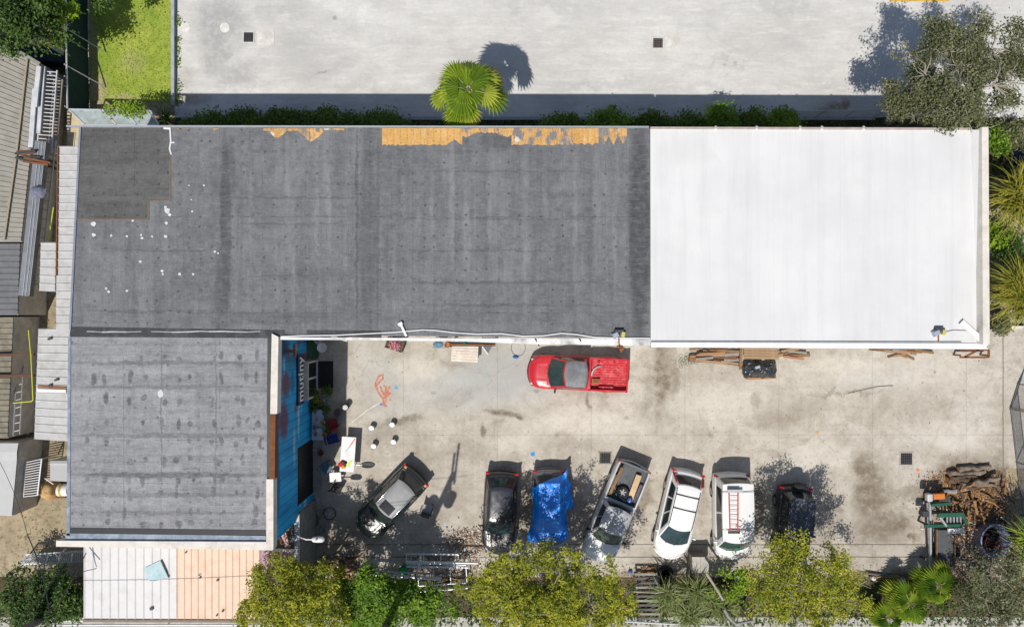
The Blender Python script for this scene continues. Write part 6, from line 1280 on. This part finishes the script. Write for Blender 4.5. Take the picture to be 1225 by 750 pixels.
# timber offcuts along the white warehouse
t_pl = [mat('red brown plank', (.17, .08, .045), .85, dirt=(.10, .06, .04)), mat('tan plank', (.36, .24, .14), .85, dirt=(.3, .18, .1)), mat('orange plank', (.38, .18, .08), .85, dirt=(.36, .17, .08)), M_tim, mat('grey plank', (.28, .26, .23), .9)]
def plank(px0, py0, px1, py1, z, wd, m, label, group, th=.05):
    a, c_ = P(px0, py0, z), P(px1, py1, z); b = MB(((a+c_)/2)); b.bar(a, c_, wd, th); b.v; return tag(b.build('timber_plank', m), label, 'plank', group)
gp_ = 'loose planks along the white warehouse wall'
rd = random.Random(3)
for i in range(30):
    x = rd.uniform(822, 868); y = 418.5+rd.uniform(0, 14); ln = rd.uniform(14, 42); sl_ = rd.uniform(-.14, .14)
    plank(x, y, min(x+ln, 888), y+sl_*ln, .06+.014*i, rd.uniform(.07, .2), t_pl[i % 5], 'loose weathered plank in the pile left of the black tarp bundle', gp_)
plank(887, 414, 885.5, 442, .55, .14, t_pl[3], 'long brown plank standing out from the pile beside the black tarp bundle', None)
for i in range(12):
    x = rd.uniform(920, 945); y = 418+rd.uniform(0, 9); ln = rd.uniform(10, 26); plank(x, y, x+ln, y+rd.uniform(-5, 4), .06+.02*i, rd.uniform(.06, .15), t_pl[(i+1) % 5], 'loose orange brown plank in the small pile right of the black tarp bundle', 'planks right of the black tarp bundle')
for i in range(4): plank(890, 418+i*3.2, 931, 418.5+i*3.2, .3+.03*i, .15, t_pl[1], 'pale tan board stacked behind the black tarp bundle', 'tan boards behind the black tarp bundle')
t = thing('tarp_bundle', 'shiny black plastic bundle strapped over boards by the white warehouse', 'bundle', at(908, 441)); b = MB()
def bund(u, v):
    x, y = -.95+1.9*u, -.50+1.0*v; e = max(abs(2*u-1), abs(2*v-1)); z = .50*(1-max(0, e-.35)/.65*.9)+.22*abs(mnoise.noise(Vector((x*2.0, y*4, 1))))+.09*mnoise.noise(Vector((x*7, y*5, 5)))
    return Vector((x*(1-.12*abs(2*v-1)**2)+.06*mnoise.noise(Vector((y*4, 0, 2))), y+.16*mnoise.noise(Vector((x*2.2, 0, 7))), z if e < 1 else .03))
b.grid(bund, 40, 26); b.build('plastic', mat('black plastic sheet', (.03, .033, .038), .24, var=.4, spec=.8, dirt=(.07, .075, .085)), t, 55)
b = MB(); b.box((-.28, .12, .60), (.26, .15, .015), .3, .1); b.build('label_sheet', mat('grey sheet', (.33, .36, .4), .5), t); b = MB(); b.bar((-.7, -.53, .06), (.9, -.48, .06), .1, .08); b.build('board_end', t_pl[2], t)
for i in range(7): plank(1040+i*9, 419+rd.uniform(-1, 2), 1075+i*7, 420+rd.uniform(-1, 3), .06+.02*i, rd.uniform(.06, .13), t_pl[(3*i) % 5], 'thin plank in the row of offcuts near the rusty angle frame', 'offcuts near the rusty angle frame')
for i in range(5): x = 1062+i*7; plank(x, 425+rd.uniform(-2, 3), x+rd.uniform(6, 16), 426+rd.uniform(-3, 6), .05+.01*i, .1, t_pl[i], 'short broken plank scattered on the concrete below the row of offcuts', 'broken planks below the offcuts')
t = thing('angle_frame', 'rusty brown steel angle frame beneath the white roof corner', 'frame', at(1157, 422)); 
for a, c_ in (((-.8, -.2), (.75, -.2)), ((-.8, .2), (.75, .2)), ((.75, -.2), (.75, .2)), ((-.55, -.2), (.2, .2))): b = MB(); b.bar((*a, .62), (*c_, .62), .1, .06); b.build('bar', M_rust, t)
for x in (-.75, .7): b = MB(); b.bar((x, -.1, -.01), (x, -.1, .6), .08, .08); b.build('leg', M_rust, t)
t = thing('mat_roll', 'flattened wire netting lying beside the plank pile', 'netting', at(823, 431)); b = MB(); 
for k in range(24): a = k*.7; q = (rd.uniform(-.5, .5), rd.uniform(-.4, .4)); b.tube([(q[0]+.1*math.cos(j*.785), q[1]+.1*math.sin(j*.785), .012) for j in range(8)], .008, 4, 0, None, True)
b.build('netting', mat('green grey wire', (.20, .22, .15), .7), t)
# painted scrawl and paint spots on the concrete
def stroke(name, pts, wd, m, z=.004):
    b = MB(); P2 = [at(x, y) for x, y in pts]
    for a, c_ in zip(P2, P2[1:]):
        d_ = (c_-a).normalized(); s_ = Vector((-d_.y, d_.x, 0))*wd/2; z += .0003
        b.poly([(a-s_-d_*wd*.2)+Vector((0, 0, z)), (c_-s_+d_*wd*.2)+Vector((0, 0, z)), (c_+s_+d_*wd*.2)+Vector((0, 0, z)), (a+s_-d_*wd*.2)+Vector((0, 0, z))])
    return struct(b.build(name, m))
M_scr = mat('coral chalk', (.52, .19, .12), .9, var=.3, sc_=8, dirt=(.48, .38, .31))
for pts in ([(450, 465), (449, 459), (453, 450), (458, 448), (458, 453), (453, 458), (450, 462), (452, 468), (456, 474), (459, 478), (458, 483)], [(459, 461), (462, 463), (461, 469), (458, 472), (464, 468), (466, 462), (464, 470), (459, 476), (463, 474), (467, 470)], [(455, 462), (457, 468), (461, 473), (462, 479), (459, 484), (463, 486)]): stroke('painted_scrawl', pts, .10, M_scr)
for x, y, s_, col in ((456, 484, .10, (.10, .22, .42)), (474, 464, .11, (.12, .35, .60)), (637, 543, .14, (.03, .30, .62)), (535, 630, .07, (.05, .12, .4)), (1098, 562, .1, (.70, .22, .05)), (977.5, 517, .1, (.6, .3, .1)), (467, 478, .07, (.62, .2, .12))):
    b = MB(); c = at(x, y); b.prism([(c.x+s_*math.cos(k*.9)*rd.uniform(.6, 1.2), c.y+s_*math.sin(k*.9)*rd.uniform(.6, 1.2)) for k in range(7)], .001, .006); struct(b.build('paint_spot', mat('spot %.2f %.2f' % (col[0], col[2]), col, .8)))
stroke('chalk_line', [(421, 505), (430, 498), (440, 490), (454, 482)], .05, mat('chalk', (.64, .62, .58), .9))
stroke('dark_scrape', [(1015, 470), (1050, 462), (1068, 461)], .06, mat('scrape', (.16, .15, .14), .9))
# trash heap with bits, pipe racks and sticks
litter('trash_heap', 'heap of brown leaves, scraps and litter by the black suv', 'rubbish', 1500, lambda: (562+g(0, 13), 648+g(0, 8)), .10, L_mix, .06, 1.2)
litter('trash_heap', 'loose litter among the pipe racks', 'rubbish', 900, lambda: (535+g(0, 24), 674+g(0, 9)), .10, L_mix, .04, 1.2)
litter('trash_heap', 'wood scraps and litter in the shade by the boundary wall', 'rubbish', 500, lambda: (405+g(0, 16), 676+g(0, 7)), .13, L_mix, .04, 1.2)
def rack(label, px0, py0, px1, py1, wd, z, nr, m=M_alu, legs=True):
    a, c_ = P(px0, py0, z), P(px1, py1, z); t = thing('pipe_rack', label, 'rack', ((a+c_)/2).xy.to_3d()); u = (c_-a).normalized(); s_ = Vector((-u.y, u.x, 0))*wd/2
    for k in (-1, 1): b = MB(t); b.tube([a+s_*k, c_+s_*k], .045, 7); b.build('rail', m, t, 60)
    for i in range(nr): p = a.lerp(c_, i/(nr-1)); b = MB(t); b.tube([p-s_, p+s_], .03, 6); b.build('crossbar', m, t, 60)
    if legs:
        for q in (.05, .95):
            for k in (-1, 1): p = a.lerp(c_, q)+s_*k; b = MB(t); b.tube([(p.x, p.y, -.02), p], .03, 6); b.build('leg', m, t, 60)
    return t
rack('upper silver pipe rack nearest the trash heap', 486, 668, 548, 668.5, .50, 1.0, 4)
rack('lower silver pipe rack among the scraps, next to the green bush', 500, 690, 558, 686, .95, .7, 4)
for i, (x0, y0, x1, y1, z, lab) in enumerate(((486, 671.5, 572, 673.5, 1.15, 'brightest long aluminium pole across the pipe racks'), (486, 677, 560, 678.5, 1.0, 'second long aluminium pole, just below the brightest one'), (440, 687, 528, 692, .9, 'thick grey pipe reaching left from the green bucket'), (496, 708, 560, 703, .75, 'thin pale pole at the lower edge of the pipe racks'), (503, 664, 494, 706, 1.3, 'slanting pale pole lying across both pipe racks'), (476, 692, 480, 712, 1.2, 'short pale pole end sticking down into the green bushes'), (445, 683, 520, 686, .7, 'dull grey pole beside the thick grey pipe'))):
    a, c_ = P(x0, y0, z), P(x1, y1, z); b = MB((a+c_)/2); b.tube([a, c_], .09 if i == 2 else .055, 7); tag(b.build('metal_pole', M_alu if i != 6 else M_galv, None, 60), lab, 'pole')
for i in range(14):
    x, y = 398+rd.gauss(0, 16), 676+rd.gauss(0, 7); a = rd.uniform(-.9, .6); ln = rd.uniform(8, 24); z = .05+.02*i
    p, q = P(x, y, z), P(x+ln*math.cos(a), y-ln*math.sin(a), z+rd.uniform(0, .1)); b = MB((p+q)/2); b.bar(p, q, rd.uniform(.05, .12), .05); tag(b.build('scrap_board', t_pl[i % 5]), 'broken board or stick in the scrap heap by the boundary wall', 'board', 'scrap boards by the boundary wall')
t = thing('dry_trunk', 'yellowish dry plant in the scrap heap by the boundary wall', 'plant', at(404, 682)); q, tt = blades(at(404, 682, .5), 60, .6, .05, 0, 70, .6, rd, .1); quads_obj('leaves', L_yel, np4(q), np.array(tt), t, t.location); b = MB(t); b.tube([at(404, 682, -.02), at(404, 682, .5)], .05, 6); b.build('stem', M_bark, t)
# tyre, can, crate, pallet ladder, poles by the yuccas
t = thing('old_tyre', 'old black tyre lying by the crate at the yard edge', 'tyre', at(796, 684)); b = MB(); b.lathe((0, 0, 0), [(.22, 0), (.36, .0), (.40, .06), (.40, .16), (.36, .22), (.22, .22), (.26, .11)], 22); b.build('tyre', M_tyre, t, 40); b = MB(); b.lathe((0, 0, .02), [(.21, 0), (.225, .09), (.21, .17), (.2, .09)], 20); b.build('bead', M_dark, t, 40)
t = thing('steel_can', 'blue grey upright canister beside the old tyre', 'canister', at(783, 690)); b = MB(); b.lathe((0, 0, 0), [(.14, 0), (.15, .02), (.15, .62), (.11, .68), (.05, .7), (.05, .76)], 16); b.build('can', mat('blue grey can', (.22, .25, .30), .4, .3), t, 40); b = MB(); b.cyl((0, 0, .74), .06, .05, 10); b.build('cap', mat('blue cap', (.03, .15, .5), .5), t)
t = thing('crate', 'tall plywood crate with two pale lid boards beside the white van', 'crate', at(831.5, 667)); M_cr = mat('pale weathered board', (.46, .43, .38), .85, sc_=4, dirt=(.28, .25, .22))
b = MB(); b.box((0, 0, .52), (.84, .78, 1.04)); b.build('body', mat('weathered crate side', (.24, .21, .17), .9), t)
for sx in (-1, 1): b = MB(); b.box((sx*.222, 0, 1.065), (.43, .84, .04)); b.build('lid_board', M_cr, t)
t = thing('pallet_ladder', 'dark wooden pallet steps beside the yucca clumps', 'pallet', at(773, 712)); M_dw = mat('dark grey timber', (.13, .12, .11), .9, dirt=(.07, .065, .06))
for sx in (-1, 1): b = MB(t); b.bar(P(760+sx*0+(0 if sx < 0 else 26), 684, .5), P(765+(0 if sx < 0 else 24), 742, .2), .08, .12); b.build('rail', M_dw, t)
for k in range(11): q = (k+.5)/11; b = MB(t); b.bar(P(759+5*q, 684+58*q, .6-.3*q), P(787+3*q, 684+58*q, .6-.3*q), .12, .04); b.build('slat', M_dw if k % 3 else mat('grey plank', (0, 0, 0)), t)
b = MB(at(755, 684)); fn, nu, nv = lump(at(754, 684, .1), .12, .1, .1, 51); b.grid(fn, nu, nv); tag(b.build('blue_bag', mat('blue white bag', (.08, .2, .55), .5, var=.6, sc_=9), None, 60), 'small blue plastic bag at the head of the pallet steps', 'bag')
for pts, r_, m, lab in (([(756, 707, .9), (785, 709, 1.6), (800, 706, 1.6), (838, 708.5, 1.6), (850, 712, 1.5), (862, 715, 1.4)], .04, M_pale, 'thin pale pipe crossing over the yucca clumps'), ([(845, 685, 2.0), (852, 696, 2.1), (859, 707, 2.2), (865, 717, 2.2)], .075, M_pale, 'pale bare branch leaning beside the small lime bush'), ([(866, 728, 2.0), (872, 738, 2.0), (880, 746, 2.0), (900, 742, 1.8)], .085, mat('violet grey branch', (.27, .25, .26), .9), 'grey bare branch curving at the bottom below the lime bush')):
    b = MB(P(*pts[-1]).xy.to_3d()); b.tube([P(*p) for p in pts], r_, 7, 0, r_*.8); p = P(*pts[-1]); b.tube([(p.x, p.y, -.02), p], r_, 6); tag(b.build('bare_branch', m, None, 60), lab, 'branch')
t = thing('tool_box', 'dark open box with a blue rim in the shade below the white van', 'box', at(884, 693)); b = MB()
for dx, dy, sx, sy in ((-.38, 0, .05, .6), (.38, 0, .05, .6), (0, -.28, .71, .05), (0, .28, .71, .05)): b.box((dx, dy, .2), (sx, sy, .4))
b.box((0, 0, .05), (.7, .5, .06)); b.build('box', mat('dark box', (.03, .03, .032), .8), t); b = MB(); b.bar((-.38, .3, .42), (.38, .3, .42), .06, .04); b.build('rim', mat('pale blue rim', (.15, .35, .5), .5), t)
for i, (x0, y0, x1, y1, lab) in enumerate(((1035, 685, 1090, 692, 'long weathered pole on the soil left of the fan palms'), (1040, 690, 1075, 689, 'shorter dark pole on the soil left of the fan palms'))):
    a, c_ = P(x0, y0, .12), P(x1, y1, .12); b = MB((a+c_)/2); b.tube([a, c_], .07, 7); tag(b.build('timber_pole', M_tim if i else M_bark, None, 60), lab, 'pole')
for x, y, col, lab in ((1043, 690, (.68, .68, .68), 'white plastic jug on the soil by the weathered pole'), (1077, 693, (.10, .35, .55), 'light blue bottle on the soil by the weathered pole')): b = MB(at(x, y)); b.lathe(at(x, y), [(.1, 0), (.12, .05), (.12, .22), (.04, .3), (.04, .34)], 12); tag(b.build('bottle', mat(lab[:14], col, .4)), lab, 'bottle')
# log pile, green machine, trailer, tub
M_log = [mat('grey log bark', (.24, .19, .15), .9, var=.5, sc_=5, dirt=(.08, .06, .045)), mat('brown log bark', (.14, .09, .06), .9, var=.5, sc_=5, dirt=(.05, .035, .025)), mat('split orange wood', (.36, .19, .075), .85, var=.4, sc_=6, dirt=(.15, .08, .035))]
lg = 'logs in the pile by the leaning gate'
def log(x0, y0, x1, y1, z, r_, m, label, group=lg):
    a, c_ = P(x0, y0, z), P(x1, y1, z+random.uniform(-.03, .05)); t = thing('log', label, 'log', (a+c_)/2, 0, group); k = 7; r_ *= .8; pts = [a.lerp(c_, i/k)+Vector((0, mnoise.noise(Vector((x0+i*.6, y0, 0)))*.16, mnoise.noise(Vector((i*.7, y0, x0)))*.05)) for i in range(k+1)]
    b = MB(t); b.tube(pts, r_, 10, 0, r_*.7); [v.__iadd__(Vector((mnoise.noise(v*6), mnoise.noise(v*6+Vector((5, 0, 0))), mnoise.noise(v*6+Vector((0, 7, 0)))))*r_*.45) for v in b.v]; b.build('bark', m, t, 50); b = MB(t); d_ = (pts[0]-pts[1]).normalized(); b.tube([pts[0]+d_*.004, pts[0]+d_*.02], r_*.8, 10); b.build('cut_end', M_log[2], t)
log(1146, 561, 1185, 558, .18, .2, M_log[0], 'topmost pale log of the pile, farthest from the green frame'); log(1135, 567, 1178, 565, .2, .22, M_log[0], 'second pale grey log from the top of the pile'); log(1133, 574, 1188, 575, .2, .24, M_log[1], 'long dark log across the middle of the pile')
log(1140, 582, 1180, 583, .2, .19, M_log[1], 'short dark log under the middle of the pile'); log(1128, 588, 1160, 585, .16, .15, mat('pale peeled log', (.34, .33, .33), .8, dirt=(.2, .18, .16)), 'peeled pale log beside the orange seat'); log(1138, 571, 1168, 569.5, .34, .12, M_log[1], 'thin dark log wedged between the pale logs at the pile top'); log(1150, 579, 1192, 580, .4, .15, M_log[0], 'crooked grey log lying over the long dark log'); log(1165, 578, 1196, 572, .45, .18, M_log[0], 'log lying crosswise on top near the gate')
for i in range(44):
    x, y = 1168+rd.gauss(0, 17), 603+rd.gauss(0, 13); a = rd.uniform(0, 3.14); ln = rd.uniform(7, 22); z = .10+.014*i
    log(x, y, x+ln*math.cos(a), y+ln*math.sin(a), z, rd.uniform(.04, .10), M_log[2 if i % 2 else 1], 'split branch in the tangled heap between the logs and the tub', 'split branches in the heap')
t = thing('green_machine', 'green steel frame machine with an orange seat by the log pile', 'machine', at(1128, 603)); M_mg = mat('green machine paint', (.010, .10, .058), .5, dirt=(.05, .09, .06))
def mb(a, c_, wd, h, m, nm): b = MB(t); b.bar(P(*a), P(*c_), wd, h); return b.build(nm, m, t)
mb((1106, 629, .9), (1150, 628, .9), .16, .12, M_mg, 'beam'); mb((1122, 616, 1.0), (1152, 615, 1.0), .22, .14, M_mg, 'beam'); mb((1114, 604, .9), (1137, 602, .9), .14, .1, M_mg, 'beam')
mb((1151, 614, 1.0), (1157, 628, .9), .12, .1, M_mg, 'beam'); mb((1112, 597, .7), (1113, 680, .45), .10, .14, M_galv, 'side_rail'); mb((1124, 618, .95), (1132, 629, .95), .1, .1, M_galv, 'strut'); mb((1134, 635, .7), (1153, 634, .7), .26, .1, M_white, 'white_panel')
for x, y in ((1110, 628), (1148, 627), (1124, 615), (1116, 603), (1113, 672)): b = MB(t); p = P(x, y, .9); b.bar((p.x, p.y, -.01), (p.x, p.y, .86 if y < 660 else .4), .09, .09); b.build('leg', M_dark, t)
b = MB(t); b.box(P(1123.5, 593.5, .95), (.66, .34, .12), rz=.05, taper=.85); b.build('seat', mat('orange seat', (.58, .17, .03), .6), t, bevel=.03)
b = MB(t); b.box(P(1123, 594, .45), (.5, .3, .88)); b.build('engine', M_dark, t); b = MB(t); b.box(P(1111, 594.5, .9), (.28, .4, .3)); b.build('tank', mat('white grey tank', (.5, .5, .5), .5), t, bevel=.05); b = MB(t); b.box(P(1111, 594.5, .37), (.2, .3, .74)); b.build('stand', M_dark, t)
for k in range(5): b = MB(t); b.tube([P(1133+k*4, 618, .8), P(1133+k*4, 627, .8)], .05, 6); b.build('roller', M_galv, t)
b = MB(t); b.box(P(1106, 614, .8), (.35, .3, .3)); b.build('gearbox', M_dark, t); b = MB(t); b.box(P(1106, 614, .32), (.2, .2, .64)); b.build('stand', M_dark, t)
t = thing('flat_trailer', 'narrow flat trailer with a dark grey deck below the green machine', 'trailer', at(1131, 652)); b = MB(t); b.prism([P(1122, 634, .55), P(1139, 634, .55), P(1141, 678, .55), P(1122, 678, .55)], .48, .55); b.build('deck', mat('dark grey deck', (.085, .09, .095), .8), t)
for x in (1120.5, 1142): b = MB(t); b.bar(P(x, 633, .6), P(x, 680, .6), .06, .1); b.build('side_rail', t_pl[3], t)
for x in (1119, 1144): b = MB(t); p = P(x, 660, .3); b.lathe((p.x, p.y, .28), [(.1, -.08), (.28, -.08), (.28, .08), (.1, .08)], 16, 0, 'X'); b.build('wheel', M_tyre, t, 40)
b = MB(t); b.bar(P(1131, 678, .45), P(1131, 688, .4), .08, .08); b.bar(P(1131, 656, .44), P(1131, 678, .46), .1, .08); b.build('drawbar', M_dark, t)
t = thing('plastic_tub', 'old pale blue rounded tub, open and dark inside, beside the split branches', 'tub', at(1179, 641), R(-15)); b = MB()
b.lathe((0, 0, 0), [(.55, 0), (.72, .1), (.76, .75), (.80, .8), (.74, .82), (.60, .62), (.52, .2), (.4, .15)], 28); o = b.build('shell', mat('scuffed pale blue plastic', (.20, .22, .33), .45, var=.35, sc_=3, dirt=(.36, .37, .42)), t, 45); o.scale = (1, 1.15, 1)
b = MB(); b.cyl((0, 0, .3), .55, .02, 20); b.build('dark_fill', mat('black fill', (.012, .012, .014), .9), t)
for k in range(6): a = k*1.1; b = MB(); b.bar((.3*math.cos(a), .3*math.sin(a)-.2, .35), (.5*math.cos(a+1), .5*math.sin(a+1)-.3, .75), .09, .06); b.build('scrap', (M_rust, M_dark, mat('dull red scrap', (.20, .03, .03), .7))[k % 3], t)
# gate at the right
M_gw = mat('dull fence wire', (.16, .165, .175), .6)
a, c_ = P(1208, 489), P(1222.5, 616); chainlink('long chain link gate leaf at the right edge beside the log pile', a.xy, c_.xy, 1.8, 3, 0, .12, M_gw, 'chain_link_gate', 'gate')
a, c_ = P(1217, 459), P(1208, 487); chainlink('short return panel of chain link fence at the top of the gate', a.xy, c_.xy, 1.8, 2, 0, .12, M_gw)
a, c_ = P(1204, 392, .15), P(1300, 391, .15); b = MB((a+c_)/2); b.box((a+c_)/2, (a.x-c_.x, .15, .3)); tag(b.build('low_wall', M_offwhite), 'low pale wall along the top of the right hand drive', 'wall')
t = thing('dumpster', 'dark blue steel container under the olive shrubs at the right edge', 'container', P(1232, 190)); b = MB(); b.box((0, 0, .6), (1.8, 1.0, 1.2)); b.build('body', mat('dark blue steel', (.012, .03, .13), .5), t, bevel=.03); b = MB(); b.box((0, 0, 1.23), (1.84, 1.04, .05)); b.build('lid', mat('blue lid', (.03, .07, .24), .5), t); b = MB(); b.bar((-.85, -.5, 1.27), (-.85, .5, 1.27), .06, .04); b.build('handle', M_alu, t)
# utility poles and wires
M_pole = mat('weathered pole wood', (.27, .23, .19), .9, sc_=5, dirt=(.16, .13, .11))
def upole(px, py, h, label, trans=True, lean=(0, 0), r0=.2):
    c = at(px, py); t = thing('utility_pole', label, 'pole', c); top = c+Vector((lean[0], lean[1], h)); b = MB(t); b.tube([c+Vector((0, 0, -.05)), c.lerp(top, .5), top], r0, 12, 0, r0*.7); b.build('pole', M_pole, t, 50)
    for z in (h-.5, h-1.5): q = c.lerp(top, z/h); b = MB(t); b.bar(q+Vector((.16, -.3, 0)), q+Vector((.42, 1.9, 0)), .1, .12); o = b.build('crossarm', M_pole, t); [MB(t).cyl(q+Vector((.29+.118*x, .8+x, .06)), .05, .16, 8).build('insulator', M_galv, o) for x in (-1, -.5, .5, 1)]
    if trans:
        for sx, z in ((-.42, h-3.0), (.45, h-2.6)): q = c.lerp(top, z/h); b = MB(t); b.lathe(q+Vector((sx, 0, -.5)), [(.2, 0), (.27, .04), (.27, .9), (.2, 1.0), (.08, 1.05)], 14); b.build('transformer', mat('pole transformer grey', (.36, .38, .39), .5), t, 40)
    return t, top
u1, t1 = upole(480, 703, 11.8, 'utility pole with transformer cans rising out of the green bushes')
u2, t2_ = upole(90, 716, 11.0, 'weathered utility pole at the corner of the white ribbed roof, in front of bushes', False, (-.35, .15), .2)
def wire(a, c_, sag, label, r_=.014, grp=None):
    a, c_ = Vector(a), Vector(c_); b = MB((a+c_)/2); b.tube([a.lerp(c_, i/14)-Vector((0, 0, sag*4*(i/14)*(1-i/14))) for i in range(15)], r_, 4); tag(b.build('power_line', M_dark, None, 60), label, 'wire', grp)
q1, q2 = Vector(t1), Vector(t2_)
for i, (dx, dz) in enumerate(((-.9, -.35), (.9, -.35), (0, -4.0))): wire(q1+Vector((dx, .1, dz)), q2+Vector((dx, .1, dz)), .5, 'overhead power line strung between the two utility poles', .016, 'power lines between the poles')
wire(P(33, 640, 5), P(59, 733, 6), .2, 'thick grey cable hanging down over the dark bush to the pole', .03)
wire(P(0, 553, 4.5), P(33, 640, 5), .15, 'thin cable sweeping over the pale shed', .014)
wire(P(103, 661, 3.6), P(66, 730, 5.5), .1, 'service wire from the white ribbed roof to the weathered pole', .025)
wire(P(78, 673, 3.0), P(22, 748, 6), .1, 'longer service wire over the dark bush', .03)
wire(P(90, 681, 3.0), P(66, 732, 5.5), .05, 'short service wire beside the leafy sapling', .02)
for i, (y, lab) in enumerate(((742, 'upper pale pipe lying below the ribbed roof edge'), (747, 'lower pale pipe lying below the ribbed roof edge'))): b = MB(at(190, y)); b.tube([P(62, y, .5), P(330, y-.5+i, .5)], .05, 7); [b.bar(P(x, y, .5).xy.to_3d(), P(x, y, .48), .06, .06) for x in (70, 200, 325)]; tag(b.build('pipe', M_alu, None, 60), lab, 'pipe')
a, c_ = P(745, 743, 1.0), P(905, 751, 1.0); b = MB(((a+c_)/2).xy.to_3d()); b.tube([a, c_], .05, 6); [b.tube([(a.lerp(c_, q).x, a.lerp(c_, q).y, -.02), a.lerp(c_, q)], .04, 6) for q in (.02, .35, .68, .98)]; tag(b.build('pavement_rail', M_alu, None, 60), 'pale handrail along the pavement below the pallet steps', 'rail')
